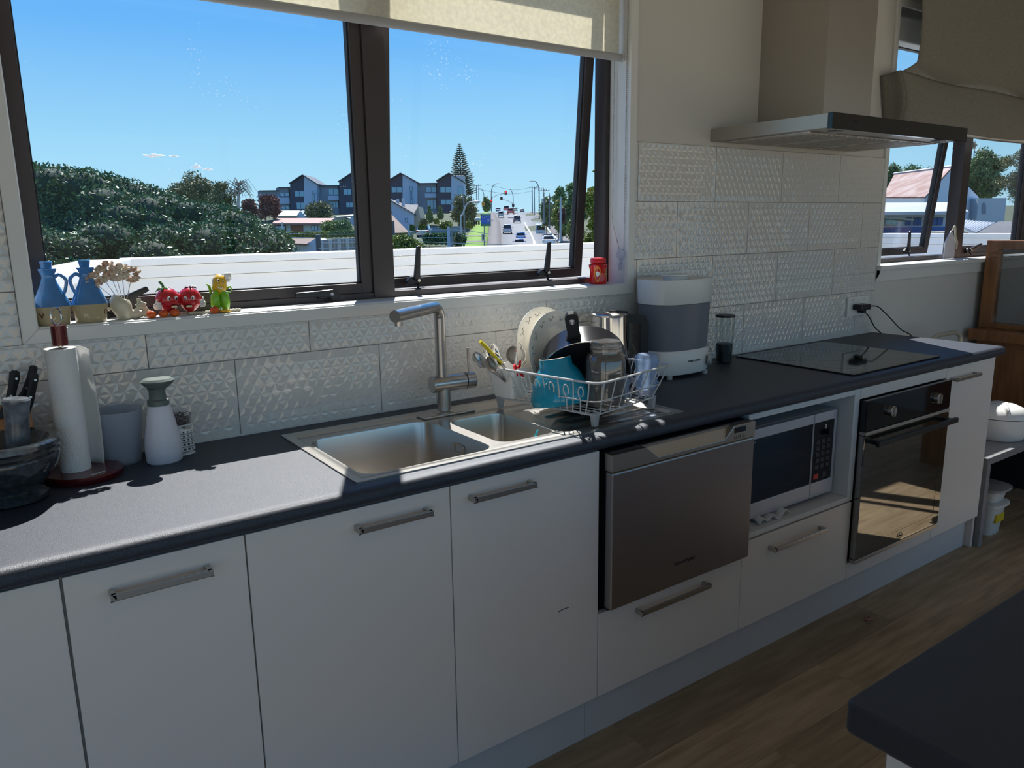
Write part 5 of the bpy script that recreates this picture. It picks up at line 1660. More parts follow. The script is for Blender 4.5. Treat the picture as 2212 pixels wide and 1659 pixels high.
for sx_ in (3.24, 3.53):
    M().cyl((sx_, -0.19, 0.415), (sx_, -0.19, 0.47), 0.011, n=10).build('leg', 'beige_tube', chr_, smooth=True)
chr_.location.z = 0
wt = thing('paper_tag', (3.86, 0.05, VZ0), 'white house shaped card with a cord loop on the far window sill', 'ornament')
m = M()
hs3 = [(-.055, 0), (.055, 0), (.060, .085), (0.0, .150), (-.060, .085)]
m.prism([(3.862 + a, 0.062, VZ0 + .002 + b) for a, b in hs3], (0, 0, 0), (0, .006, 0))
m.build('card', 'lilac_white', wt, bevel=.001)
M().tube(curve([(3.862, 0.058, VZ0 + .150), (3.872, 0.055, VZ0 + .172), (3.885, 0.056, VZ0 + .160), (3.895, 0.056, VZ0 + .12), (3.920, 0.056, VZ0 + .085), (3.915, 0.056, VZ0 + .05)], 6), .005, n=8).build('cord', 'cream_resin', wt, smooth=True)

# ------------------------------------------------------------------ island in the near right corner
il_ = thing('kitchen_island', (1.3, -2.0, 0), 'speckled dark island bench corner on a white base, nearest the camera', 'island')
IX0, IY1 = 0.243, -1.588
m = M()
rp2 = rrect(IX0, -2.9, 2.6, IY1, 0.012, 5)
m.prism([(x, y, 0.862) for x, y in rp2], (0, 0, 0), (0, 0, 0.038))
m.build('island_top', 'island_top', il_, smooth=True, bevel=0.004, seg=3)
M().box(IX0 + .035, -2.87, 0.0, 2.57, IY1 - .035, 0.862).build('island_base', 'door_white', il_, bevel=0.0015)

# ribbon scrap on the floor
mat('pink_thread', (0.40, 0.20, 0.17), 0.7)
m = M()
c = Vector((2.03, -0.655, 0.003))
m.tube(curve([c + Vector((-.03, -.02, 0)), c + Vector((-.01, .012, .002)), c + Vector((.02, .015, .001)), c, c + Vector((-.025, .010, .001)), c + Vector((.01, -.01, 0)), c + Vector((.045, -.004, 0))], 8), .0018, n=6)
o = m.build('hair_tie', 'pink_thread', None, smooth=True, org=c)
tag(o, 'small pink thread loop lying on the wooden floor', 'thread')
o = M().tube(curve([(0.632, YD - .0012, 0.452), (0.645, YD - .0012, 0.455), (0.665, YD - .0012, 0.4545)], 6), .0009, n=5).build('stray_hair', 'rubber', c3)

# ================================================================== OUTSIDE
FH = Vector((math.sin(YAW), math.cos(YAW), 0))
RH = Vector((math.cos(YAW), -math.sin(YAW), 0))
UP = Vector((0, 0, 1))
def av(px, py, u):
    """world point seen at (px, py) at horizontal distance u along the view"""
    r = _F + CR * ((px - 1106) / FPX) - CU * ((py - 829.5) / FPX)
    return CAM + r * (u / r.dot(FH))
mat('parapet_white', (0.86, 0.85, 0.81), 0.6)
mat('deck_grey', (0.50, 0.48, 0.45), 0.8)
mat('leaf_dark', (0.040, 0.092, 0.032), 0.50, spec=0.4, col2=(0.115, 0.185, 0.07), vscale=3.0, thresh=(.35, .68))
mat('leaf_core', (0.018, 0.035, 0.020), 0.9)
mat('leaf_olive', (0.10, 0.12, 0.04), 0.6, col2=(0.24, 0.22, 0.09), vscale=1.2)
mat('leaf_maroon', (0.12, 0.045, 0.035), 0.6, col2=(0.22, 0.09, 0.06), vscale=1.2)
mat('leaf_yellow', (0.13, 0.18, 0.03), 0.6, col2=(0.32, 0.34, 0.06), vscale=.9)
mat('leaf_mid', (0.09, 0.165, 0.06), 0.6, col2=(0.22, 0.30, 0.11), vscale=.7)
mat('leaf_blue', (0.045, 0.085, 0.06), 0.7)
mat('bark', (0.16, 0.12, 0.09), 0.9)
mat('bark_pale', (0.45, 0.42, 0.38), 0.9)
mat('grass', (0.13, 0.24, 0.015), 0.9, var=0.25, vscale=1.5)
mat('soil', (0.05, 0.065, 0.030), 0.95, var=0.4, vscale=0.5)
mat('asphalt', (0.185, 0.19, 0.20), 0.9, var=0.08, vscale=0.6)
mat('pavement', (0.125, 0.115, 0.115), 0.9)
mat('line_white', (0.50, 0.50, 0.49), 0.7)
mat('clad_navy', (0.045, 0.050, 0.085), 0.6, bump=0.3, bscale=6, stretch=(6, 6, .2))
mat('clad_grey', (0.22, 0.26, 0.32), 0.7)
mat('clad_light', (0.42, 0.50, 0.62), 0.7)
mat('roof_navy', (0.05, 0.07, 0.10), 0.6)
mat('far_glass', (0.20, 0.42, 0.52), 0.08, spec=0.8)
mat('house_white', (0.50, 0.55, 0.60), 0.7)
mat('house_cream', (0.30, 0.28, 0.22), 0.7)
mat('brick_red', (0.26, 0.10, 0.07), 0.9, var=0.15, vscale=4)
mat('roof_pink', (0.27, 0.135, 0.115), 0.7)
mat('roof_slate', (0.12, 0.12, 0.125), 0.8, var=0.15, vscale=2)
mat('roof_tile', (0.13, 0.08, 0.065), 0.8, var=0.25, vscale=3)
mat('roof_rust', (0.17, 0.060, 0.045), 0.7, col2=(0.26, 0.18, 0.17), vscale=0.35, stretch=(3.0, 3.0, 0.4), thresh=(.42, .62))
mat('roof_white', (0.42, 0.44, 0.47), 0.6)
mat('trim_blue', (0.03, 0.09, 0.30), 0.5)
mat('pole_grey', (0.22, 0.23, 0.25), 0.6)
mat('pole_pale', (0.48, 0.50, 0.52), 0.5)
mat('sign_blue', (0.01, 0.13, 0.62), 0.4)
mat('sign_green', (0.01, 0.22, 0.15), 0.4)
mat('signal_red', (0.9, 0.02, 0.02), 0.4, emit=((1.0, 0.03, 0.03), 1.6))
mat('orange', (0.80, 0.30, 0.03), 0.5)
mat('tyre', (0.015, 0.015, 0.017), 0.8)
cloth('cloud_white', (0.95, 0.96, 0.98), 0.5)

par = thing('roof_parapet', (3.0, 2.1, 0.0), 'bright white roof parapet wall running outside both windows', 'parapet')
def wall_run(p, q, th, nrm):
    p = Vector(p); q = Vector(q); nrm = Vector(nrm)
    def bx(z0, z1, off, t, name, mt_):
        a, b = p + nrm * off, q + nrm * off
        r0 = [(a.x, a.y, z0), (b.x, b.y, z0), (b.x - nrm.x * t, b.y - nrm.y * t, z0), (a.x - nrm.x * t, a.y - nrm.y * t, z0)]
        r1 = [(x, y, z1) for x, y, _ in r0]
        M().hexa(r0, r1).build(name, mt_, par, bevel=0.002)
    bx(-0.4, 1.205, 0.0, th, 'wall_panel', 'parapet_white')
    bx(1.207, 1.262, 0.010, th + .02, 'flashing', 'parapet_white')
    bx(1.264, 1.298, 0.022, th + .045, 'capping', 'parapet_white')
wall_run((0.12, 2.0, 0), (6.55, 2.0, 0), 0.16, (0, -1, 0))
dd = Vector((-0.56, -1.83, 0)); nn = Vector((dd.y, -dd.x, 0)).normalized()
nn = -nn if nn.x < 0 else nn
wall_run(Vector((0.12, 2.0, 0)) , Vector((0.12, 2.0, 0)) + dd, 0.16, nn)
wall_run((6.55, 2.0, 0), (6.55, 0.18, 0), 0.16, (-1, 0, 0))
M().box(-1.2, 0.17, -0.5, 6.8, 2.1, -0.4 + .4).build('bounce_deck', 'deck_grey', par)  # unseen deck, put in to bounce sunlight upward

# terrain
G_ROWS = [(9, 1500), (20, 900), (40, 668), (60, 600), (80, 560), (103, 533), (130, 521), (150, 507), (187, 483), (235, 470), (300, 459.5), (420, 459)]
def gpy(u):
    for (a, p), (b, q) in zip(G_ROWS, G_ROWS[1:]):
        if u <= b:
            return p + (q - p) * (u - a) / (b - a)
    return G_ROWS[-1][1]
PXS = [-900, -300, 100, 400, 700, 950, 1030, 1106, 1250, 1400, 1700, 2100, 2600, 3400]
terr = struct('ground')
m = M()
vs = []
for u, p in G_ROWS:
    base = av(1106, p, u).z
    for px in PXS:
        w = av(px, p, u)
        lift = 0.0
        if px < 1030 and u > 100: lift = min(1.0, (1030 - px) / 300) * 2.5 * min(1, (u - 100) / 60)
        vs.append((w.x, w.y, base + lift - 0.05))
nx = len(PXS)
m.add(vs, [(j * nx + i, j * nx + i + 1, (j + 1) * nx + i + 1, (j + 1) * nx + i) for j in range(len(G_ROWS) - 1) for i in range(nx - 1)])
m.build('ground_surface', 'soil', terr, smooth='all')
def strip(name, rows, mt_, parent=None, lift=0.0, kind='structure'):
    """rows: (u, px_left, px_right): ribbon lying on the ground"""
    m = M()
    vs = []
    for u, a, b in rows:
        p = gpy(u)
        for px in (a, b):
            w = av(px, p, u)
            vs.append((w.x, w.y, w.z + lift))
    n = len(rows)
    vs2 = [(x, y, z - .25) for x, y, z in vs]
    m.add(vs + vs2, [(2 * i, 2 * i + 1, 2 * i + 3, 2 * i + 2) for i in range(n - 1)] + [(2 * n + 2 * i, 2 * i, 2 * i + 2, 2 * n + 2 * i + 2) for i in range(n - 1)] + [(2 * i + 1, 2 * n + 2 * i + 1, 2 * n + 2 * i + 3, 2 * i + 3) for i in range(n - 1)])
    o = m.build(name, mt_, parent, smooth='all', fix=False)
    if parent is None and kind: o['kind'] = kind
    return o
US = [80, 90, 103, 116, 130, 140, 150, 162, 175, 187, 203, 220, 235, 257, 280, 300, 320]
def interp(tab, u):
    for (a, p), (b, q) in zip(tab, tab[1:]):
        if u <= b: return p + (q - p) * (u - a) / (b - a)
    return tab[-1][1]
RL = [(80, 1084), (103, 1083), (150, 1082), (187, 1080), (235, 1072), (300, 1067), (320, 1067)]
RRr = [(80, 1222), (103, 1210), (150, 1192), (187, 1176), (235, 1160), (300, 1146), (320, 1144)]
road = strip('road', [(u, interp(RL, u), interp(RRr, u)) for u in US], 'asphalt', lift=0.10)
strip('footpath', [(u, interp([(80, 1052), (103, 1052), (187, 1058), (300, 1061), (320, 1061)], u), interp(RL, u) - 0.5) for u in US], 'pavement', lift=0.22)
strip('footpath', [(u, interp(RRr, u) + .5, interp([(80, 1330), (103, 1275), (150, 1240), (187, 1205), (235, 1180), (300, 1153), (320, 1150)], u)) for u in US], 'pavement', lift=0.22)
gl_ = strip('lawn', [(u, interp([(80, 985), (103, 996), (150, 1012), (187, 1030), (235, 1036), (320, 1044)], u), interp([(80, 1051), (103, 1051), (187, 1057), (300, 1060), (320, 1060)], u)) for u in US], 'grass', lift=0.20)
for u0_, u1_ in ((118, 124), (141, 144)):
    strip('driveway', [(u0_, 1000, 1051), (u1_, 1004, 1051)], 'pavement', lift=0.26)
LN = [(187, 1133), (175, 1137), (150, 1146), (130, 1152), (103, 1157)]
def line_rows(tab, w):
    return [(u, px - w * 1659 / u / 2, px + w * 1659 / u / 2) for u, px in tab]
strip('lane_line', line_rows(LN[::-1], .30), 'line_white', road, lift=0.36)
strip('lane_line', line_rows([(103, 1153), (130, 1152.5)], .22), 'line_white', road, lift=0.36)
strip('lane_line', line_rows([(116, 1211), (150, 1190), (187, 1174)], .2), 'line_white', road, lift=0.36)
strip('kerb', [(u, interp(RRr, u) - .8, interp(RRr, u) + .4) for u in US], 'pavement', road, lift=0.30)
strip('kerb', [(u, interp(RL, u) - .4, interp(RL, u) + .8) for u in US], 'pavement', road, lift=0.30)

# ------------------------------------------------------------------ foliage
nrg = np.random.RandomState(5)
def leaves(name, lumps, n, size, mt_, parent, flat=0.4, shell=0.25, core=True, long=1.7, jit=0.06, cs=.86):
    """leaf cards on the skins of lumps [(centre, radius_xyz)]"""
    C = np.array([list(c) for c, r in lumps]); Rr = np.array([list(r) if isinstance(r, (tuple, list)) else [r] * 3 for c, r in lumps])
    wts = (Rr.prod(1) ** (2 / 3)); wts /= wts.sum()
    idx = nrg.choice(len(lumps), n, p=wts)
    d = nrg.normal(size=(n, 3)); d /= np.linalg.norm(d, axis=1)[:, None]
    rad = 1 - shell * nrg.rand(n) ** 1.5 + jit * nrg.normal(size=n)
    P = C[idx] + d * Rr[idx] * rad[:, None]
    a = d * .7 + nrg.normal(size=(n, 3)) * .8; a /= np.linalg.norm(a, axis=1)[:, None]
    t = nrg.normal(size=(n, 3)); b = np.cross(a, t); b /= np.linalg.norm(b, axis=1)[:, None]
    s = size * (0.6 + .8 * nrg.rand(n))[:, None]
    V = np.empty((n, 4, 3))
    V[:, 0] = P - a * s * long / 2; V[:, 2] = P + a * s * long / 2
    V[:, 1] = P - b * s / 2 * .8; V[:, 3] = P + b * s / 2 * .8
    off = np.array(worg(parent)) if parent is not None else np.zeros(3)
    me = bpy.data.meshes.new(name)
    me.vertices.add(n * 4)
    me.vertices.foreach_set('co', (V - off).reshape(-1))
    me.loops.add(n * 4)
    me.loops.foreach_set('vertex_index', np.arange(n * 4, dtype=np.int32))
    me.polygons.add(n)
    me.polygons.foreach_set('loop_start', np.arange(0, n * 4, 4, dtype=np.int32))
    me.update(calc_edges=True)
    me.materials.append(MATS[mt_])
    o = bpy.data.objects.new(name, me)
    COL.objects.link(o)
    o.parent = parent
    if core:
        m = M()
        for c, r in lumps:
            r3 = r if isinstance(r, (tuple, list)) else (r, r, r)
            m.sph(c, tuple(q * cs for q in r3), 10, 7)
        k = m.build('light_block_core', 'leaf_core', parent, smooth='all', fix=False)  # dark spheres added inside the leaves to block light
    return o
def tree(px0, px1, pyt, pyb, u, mt_, label, n=2500, name='tree', lump=0.33, size=None, cat='tree', group='trees beyond the parapet', trunk='bark', core=True, seed=1, shape='round'):
    """a tree standing at distance u and filling a pixel box"""
    rr = random.Random(seed)
    A = av((px0 + px1) / 2, gpy(u) if shape != 'bush' else pyb, u)
    base = Vector((A.x, A.y, av((px0 + px1) / 2, max(pyb, gpy(u)) if shape != 'bush' else pyb, u).z))
    t_ = thing(name, base, label, cat, group)
    L = av(px0, (pyt + pyb) / 2, u); R_ = av(px1, (pyt + pyb) / 2, u)
    wd = (R_ - L).length
    zt = av((px0 + px1) / 2, pyt, u).z; zb = av((px0 + px1) / 2, pyb, u).z
    ht = zt - zb
    lumps = []
    k = 0
    rl_ = lump * min(wd, ht * 1.3)
    while len(lumps) < 26 and k < 400:
        k += 1
        a = rr.uniform(-1, 1); b_ = rr.uniform(-1, 1); c_ = rr.uniform(0, 1)
        if shape == 'cone':
            if abs(a) > (1 - c_) : continue
        elif shape == 'column':
            pass
        elif a * a + (2 * c_ - 1) ** 2 + b_ * b_ > 1.0: continue
        cx = (L + R_) / 2 + RH * a * (wd / 2 - rl_ * .6) + FH * b_ * (wd / 2 - rl_ * .5)
        rs = rl_ * rr.uniform(.55, 1.0) * .85 * (1 if shape != 'cone' else .5 + .5 * (1 - c_))
        lumps.append((Vector((cx.x, cx.y, zb + rs * .5 + (ht - rs * 1.4) * c_)), (rs, rs, rs * .85)))
    sz = size or max(.12, 3.2 * u / 1659)
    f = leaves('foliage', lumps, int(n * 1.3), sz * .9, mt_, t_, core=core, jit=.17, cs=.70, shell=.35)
    f['kind'] = 'stuff'
    if trunk:
        M().cyl(base + Vector((0, 0, -.2)), Vector((base.x, base.y, zb + ht * .45)), wd * .035, wd * .02, n=8).build('trunk', trunk, t_, smooth=True)
    return t_

# the broad dark tree that fills the left pane
bt_ = thing('broad_leafed_tree', av(330, 700, 18), 'huge dark green broad leafed tree filling the left of the window', 'tree')
prof_t = [(40, 352), (110, 354), (160, 360), (240, 376), (330, 402), (400, 430), (470, 436), (530, 462), (575, 492), (612, 528), (640, 560)]
lumps = []
rr = random.Random(11)
def prof_y(px):
    for (a, p), (b, q) in zip(prof_t, prof_t[1:]):
        if px <= b: return p + (q - p) * (px - a) / (b - a)
    return 600
# crest line lumps
px = -60
while px < 640:
    top = prof_y(max(40, px))
    u = rr.uniform(17, 20)
    r_ = rr.uniform(.42, .62)
    lumps.append((av(px, top + r_ * 1659 / u * .92, u), (r_ * 1.15, r_ * 1.15, r_ * .85)))
    px += rr.uniform(26, 40)
for k in range(150):
    px = rr.uniform(-80, 640)
    top = prof_y(max(40, px))
    py = rr.uniform(top + 45, 700)
    f = (py - top) / 250
    u = 18.5 - 4.5 * min(1, f) + rr.uniform(-.4, .6)
    r_ = rr.uniform(.34, .58)
    if px + r_ * 1659 / u > 630 - max(0, 500 - py) * .5: continue
    lumps.append((av(px, py, u), (r_ * 1.15, r_ * 1.15, r_ * .8)))
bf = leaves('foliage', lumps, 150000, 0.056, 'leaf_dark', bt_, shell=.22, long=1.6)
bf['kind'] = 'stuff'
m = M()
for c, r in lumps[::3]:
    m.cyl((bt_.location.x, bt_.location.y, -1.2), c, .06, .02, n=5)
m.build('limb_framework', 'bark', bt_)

tree(358, 462, 364, 456, 60, 'leaf_olive', 'olive brown sparse crowned tree behind the big dark tree', n=6500, lump=.26, core=False, seed=3)
tree(446, 512, 386, 466, 68, 'leaf_olive', 'lower brownish tree next to the sparse olive tree', n=3500, lump=.28, core=False, seed=4)
tree(552, 606, 412, 482, 90, 'leaf_maroon', 'dark maroon leaved tree left of the townhouses', n=5000, lump=.30, core=False, seed=5)
tree(516, 558, 420, 482, 96, 'leaf_maroon', 'smaller reddish shrubby tree beside the bare white trunk', n=2500, lump=.30, core=False, seed=6)
# bare tree with white trunk
bare = thing('bare_tree', av(515, 480, 58), 'bare pale tree with thin drooping twigs left of the maroon tree', 'tree')
m = M()
tp0, tp1 = av(517, 480, 58), av(514, 398, 58)
m.tube([tp0, av(514, 440, 58), av(516, 420, 58), tp1], [.13, .12, .09, .05], n=7)
m.build('trunk', 'bark_pale', bare, smooth='all')
m = M()
for k in range(60):
    s_ = av(514 + rr.uniform(-2, 2), rr.uniform(395, 425), 58)
    a = rr.uniform(0, 6.28); L_ = rr.uniform(.5, 1.3)
    m.tube([s_, s_ + (RH * math.cos(a) + FH * math.sin(a)) * L_ * .6 + UP * L_ * .4, s_ + (RH * math.cos(a) + FH * math.sin(a)) * L_ + UP * (L_ * .05 - rr.random() * .5)], [.025, .018, .010], n=4)
m.build('twigs', 'bark', bare)['kind'] = 'stuff'

def pbox(px0, px1, pyt, pyb, u, depth, name, mt_, parent, bevel=0, u1=None):
    """upright box facing the view: pixel box at distance u"""
    a = av(px0, pyb, u); b = av(px1, pyb, u if u1 is None else u1)
    zt = (av(px0, pyt, u).z + av(px1, pyt, u if u1 is None else u1).z) / 2; zb = min(a.z, b.z)
    m = M()
    d = FH * depth
    r0 = [Vector((a.x, a.y, zb)), Vector((b.x, b.y, zb)), Vector((b.x, b.y, zb)) + d, Vector((a.x, a.y, zb)) + d]
    m.hexa(r0, [Vector((p.x, p.y, zt)) for p in r0])
    return m.build(name, mt_, parent, bevel=bevel)
def ppoly(pts, u, depth, name, mt_, parent, off=0.0):
    """upright facade polygon given by pixels, extruded away from the view"""
    P = [av(px, py, u) - FH * off for px, py in pts]
    return M().prism(P, (0, 0, 0), FH * depth).build(name, mt_, parent)
def win(px0, px1, pyt, pyb, u, parent, off=0.06, mull=1, mt_='far_glass'):
    w = pbox(px0, px1, pyt, pyb, u - off, .12, 'window', 'roof_navy', parent)
    n = mull
    s = (px1 - px0) / n
    for k in range(n):
        pbox(px0 + k * s + .5, px0 + (k + 1) * s - .5, pyt + .6, pyb - .6, u - off - .05, .08, 'pane', mt_, w)
    return w
# ---- townhouses
UT = 165
def townhouse(xl, yl, xa, ya, xr, yr, div, base, label, dark_w, light_w):
    t_ = thing('townhouse', av((xl + xr) / 2, base, UT), label, 'house', 'gabled townhouses on the ridge')
    yd_ = ya + (yr - ya) * (div - xa) / (xr - xa)
    ppoly([(xl, yl + 1.5), (xa, ya + 1.5), (div, yd_ + 1.5), (div, base), (xl, base)], UT, 9, 'dark_cladding', 'clad_navy', t_)
    ppoly([(div, yd_ + 1.5), (xr - 1, yr + 2), (xr - 1, base), (div, base)], UT, 9, 'light_wall', 'clad_light', t_, off=.25)
    for (p, q, r_, s_) in (((xl - 1.5, yl + .8), (xa, ya - 1), (xa, ya + 1), (xl - 1.5, yl + 2.6)), ((xa, ya - 1), (xr + 1, yr + .2), (xr + 1, yr + 2.2), (xa, ya + 1))):
        ppoly([p, q, r_, s_], UT, 10, 'roof_slope', 'roof_navy', t_, off=.6)
    for w in dark_w: win(*w[:4], UT, t_, mull=w[4] if len(w) > 4 else 2)
    for w in light_w: win(*w[:4], UT - .3, t_, mull=1)
    return t_
townhouse(626.6, 395, 654.6, 378, 686, 397, 657, 462, 'leftmost gabled townhouse, dark cladding left and pale wall right', [(637, 657, 412, 425), (641, 659, 437, 452)], [(675, 681, 412, 419), (676.5, 680, 420, 434)])
townhouse(732.6, 391, 760, 373.8, 795, 392, 764, 463, 'gabled townhouse half hidden behind the window mullion', [(742, 759, 408, 421), (748, 763, 437, 448)], [])
townhouse(838.4, 390, 865.6, 374, 902, 393.4, 870, 463, 'gabled townhouse directly right of the window mullion', [(846, 869, 404, 416)], [(885.5, 891, 403, 413), (887, 890, 414, 430), (887, 892, 431, 440)])
townhouse(944, 389, 970, 374, 1002, 392, 975, 460, 'rightmost gabled townhouse near the tall pine', [(951, 974.5, 403.6, 416), (952, 974.5, 431, 442)], [(990, 1001, 403, 422)])
def link(px0, px1, top, base, label, wins):
    t_ = thing('flat_roofed_link', av((px0 + px1) / 2, base, UT + 1.5), label, 'house', 'flat roofed houses between the gables')
    pbox(px0, px1, top + 1.5, base, UT + 1.5, 8, 'wall', 'clad_grey', t_)
    pbox(px0 - .5, px1 + .5, top, top + 1.8, UT + 1, 9, 'flat_roof', 'roof_navy', t_)
    for w in wins:
        if w[5] == 'b': pbox(*w[:4], UT + .8, .7, 'balcony', 'clad_light', t_)
        else: win(*w[:4], UT + 1.5, t_, mull=w[4])
link(600, 626.6, 404, 462, 'flat roofed grey house left of the first gable', [(605, 625, 416, 424, 2, 'w'), (602, 626, 427, 440, 1, 'b'), (609, 626, 443, 453, 2, 'w')])
link(560, 600, 411, 458, 'lowest flat roofed house behind the maroon tree', [(575, 590, 420, 428, 2, 'w')])
link(686, 732.6, 400, 463, 'flat roofed link between the first two gables', [(687, 692, 408, 418, 1, 'w'), (710, 732, 408, 421, 2, 'w'), (709, 732, 423, 432, 1, 'b'), (714, 731, 435, 449, 3, 'w')])
link(795, 838.4, 399, 463, 'flat roofed link mostly behind the window mullion', [(822, 836, 406, 416, 2, 'w')])
link(902, 944, 395, 462, 'flat roofed link beside the rightmost gable', [(903, 907, 402, 413, 1, 'w'), (920, 943, 403.6, 415.7, 2, 'w'), (918, 943, 418, 427, 1, 'b'), (923, 943, 432, 452, 3, 'w')])
o = pbox(986, 1004, 379, 466, UT + 16, 5, 'white_block', 'roof_white', None, bevel=.1)
tag(o, 'plain white block rising behind the rightmost gable roof', 'building')

# ---- nearer houses
gh = thing('gable_house', av(870, 500, 105), 'white gabled house with grey tile roof right of the mullion', 'house')
ppoly([(835, 433), (841, 432), (893, 463), (893, 505), (835, 505)], 105, 8, 'gable_wall', 'clad_light', gh)
ppoly([(833, 431), (841, 430), (895, 461), (895, 463.5), (841, 433), (833, 434)], 105, 8, 'barge_board', 'roof_slate', gh, off=.4)
P4 = [av(858, 441, 109), av(903, 442, 112), av(899, 463, 106), av(885, 463, 105.0)]
M().prism(P4, (0, 0, 0), (0, 0, -.25)).build('tiled_roof', 'roof_slate', gh)
ppoly([(893, 463), (903, 446), (908, 470), (908, 500), (893, 500)], 106, 6, 'side_wall', 'house_cream', gh)
for px0, px1, pt, pb in ((868, 873, 428, 446), (856, 861, 430, 445)):
    pbox(px0, px1, pt, pb, 107, .8, 'chimney', 'house_white', gh)
win(875.6, 880.6, 471, 480, 105, gh)
rl2 = thing('tiled_roof_house', av(860, 510, 90), 'low house with reddish brown tiled roof below the gabled house', 'house')
M().prism([av(836, 462, 97), av(845, 462, 97), av(884, 502, 88), av(836, 504, 88)], (0, 0, 0), (0, 0, -.3)).build('tiled_roof', 'roof_tile', rl2)
pbox(836, 880, 502, 520, 89, 6, 'wall', 'house_cream', rl2)
pbox(845, 852, 477, 512, 86, .5, 'chimney', 'roof_slate', rl2)

pk = thing('pink_roof_house', av(655, 500, 85), 'long low house with pale pink roof and brick panels', 'house')
pbox(590, 702, 482, 503, 85, 7, 'wall', 'house_white', pk)
M().prism([av(588, 482, 84.4), av(709, 482, 84.4), av(722, 471, 92), av(598, 471, 92)], (0, 0, 0), (0, 0, -.2)).build('sheet_roof', 'roof_pink', pk)
for a, b in ((593, 618), (628, 655)):
    pbox(a, b, 484, 501, 84.9, .3, 'brick_panel', 'brick_red', pk)
win(595, 616, 488, 497, 84.8, pk, mull=3); win(673, 686, 487, 498, 84.9, pk, mull=2)
cr_ = thing('cream_roof_house', av(620, 470, 110), 'low house with flat cream roof behind the pink roofed one', 'house')
M().prism([av(590, 466, 109), av(641, 466, 109), av(649, 454.5, 116), av(592, 454.5, 116)], (0, 0, 0), (0, 0, -.2)).build('sheet_roof', 'house_cream', cr_)
pbox(590, 642, 466, 476, 110, 7, 'wall', 'bark', cr_)
ppoly([(641, 466), (649, 455), (660, 468), (660, 476), (641, 476)], 110, 6, 'gable_end', 'house_white', cr_)
gs = thing('small_gable_house', av(735, 480, 105), 'pale house roofs just left of the mullion below the gables', 'house')
ppoly([(720, 474), (728, 466), (760, 476), (772, 488), (720, 488)], 104, 6, 'gable_wall', 'house_white', gs)
M().prism([av(722, 466.5, 104), av(776, 462, 110), av(776, 465, 104), av(728, 468, 103)], (0, 0, 0), (0, 0, -.2)).build('sheet_roof', 'house_cream', gs)
ppoly([(757, 470), (775, 463), (790, 463), (790, 486), (757, 482)], 100, 6, 'side_wall', 'clad_light', gs)
sd_ = thing('garden_shed', av(655, 535, 62), 'white shed with brown roof at the foot of the left pane', 'shed')
M().prism([av(625, 525, 61), av(662, 527, 61), av(681, 515, 66), av(634, 515.5, 66)], (0, 0, 0), (0, 0, -.12)).build('shed_roof', 'roof_tile', sd_)
ppoly([(627, 526), (660, 528), (681, 516), (690, 520), (690, 552), (627, 552)], 62, 3, 'shed_wall', 'clad_light', sd_)
fn_ = thing('timber_fence', av(728, 540, 55), 'weathered grey paling fence left of the mullion', 'fence')
for k in range(14):
    pbox(694 + k * 6.2, 699.4 + k * 6.2, 518 - k * .35, 552, 55 + rr.uniform(-.05, .05), .06, 'paling', 'pole_grey' if k % 3 else 'pole_pale', fn_)
pbox(692, 784, 523, 524.5, 54.9, .05, 'rail', 'pole_pale', fn_)
o = pbox(684, 693, 507, 556, 48, .3, 'dark_post', 'roof_navy', None, bevel=.02)
tag(o, 'thick dark upright post in front of the grey paling fence', 'post')

tree(657, 720, 432, 474, 98, 'leaf_olive', 'dome shaped brown green tree in front of the townhouses', n=5000, name='domed_tree', lump=.42, seed=8, trunk=None, shape='bush')
tree(688, 762, 474, 500, 76, 'leaf_yellow', 'light green feathery shrubs right of the pink roofed house', n=3500, name='shrub', cat='shrub', lump=.5, seed=9, trunk=None, shape='bush')
tree(724, 764, 474, 498, 74, 'leaf_mid', 'rounder darker shrub beside the feathery green ones', n=2500, name='shrub', cat='shrub', lump=.5, seed=19, trunk=None, shape='bush')
hdg = thing('garden_hedge', av(655, 512, 68), 'yellow green hedge running below the pink roofed house', 'hedge')
f_ = leaves('foliage', [(av(598 + 11 * k, 506 + (k % 3), 68), (.32, .32, .26)) for k in range(11)], 3500, .10, 'leaf_yellow', hdg)
f_['kind'] = 'stuff'
hdg2 = thing('garden_hedge', av(740, 512, 66), 'dark clipped hedge right of the yellow green one', 'hedge')
leaves('foliage', [(av(716 + 10 * k, 506 - k * .3, 66), (.3, .3, .28)) for k in range(8)], 2500, .10, 'leaf_mid', hdg2)['kind'] = 'stuff'
leafy = tree(592, 632, 485, 560, 40, 'leaf_mid', 'pale leaved shrub at the right foot of the huge tree', n=2500, name='shrub', cat='shrub', lump=.4, seed=20, trunk=None, shape='bush')

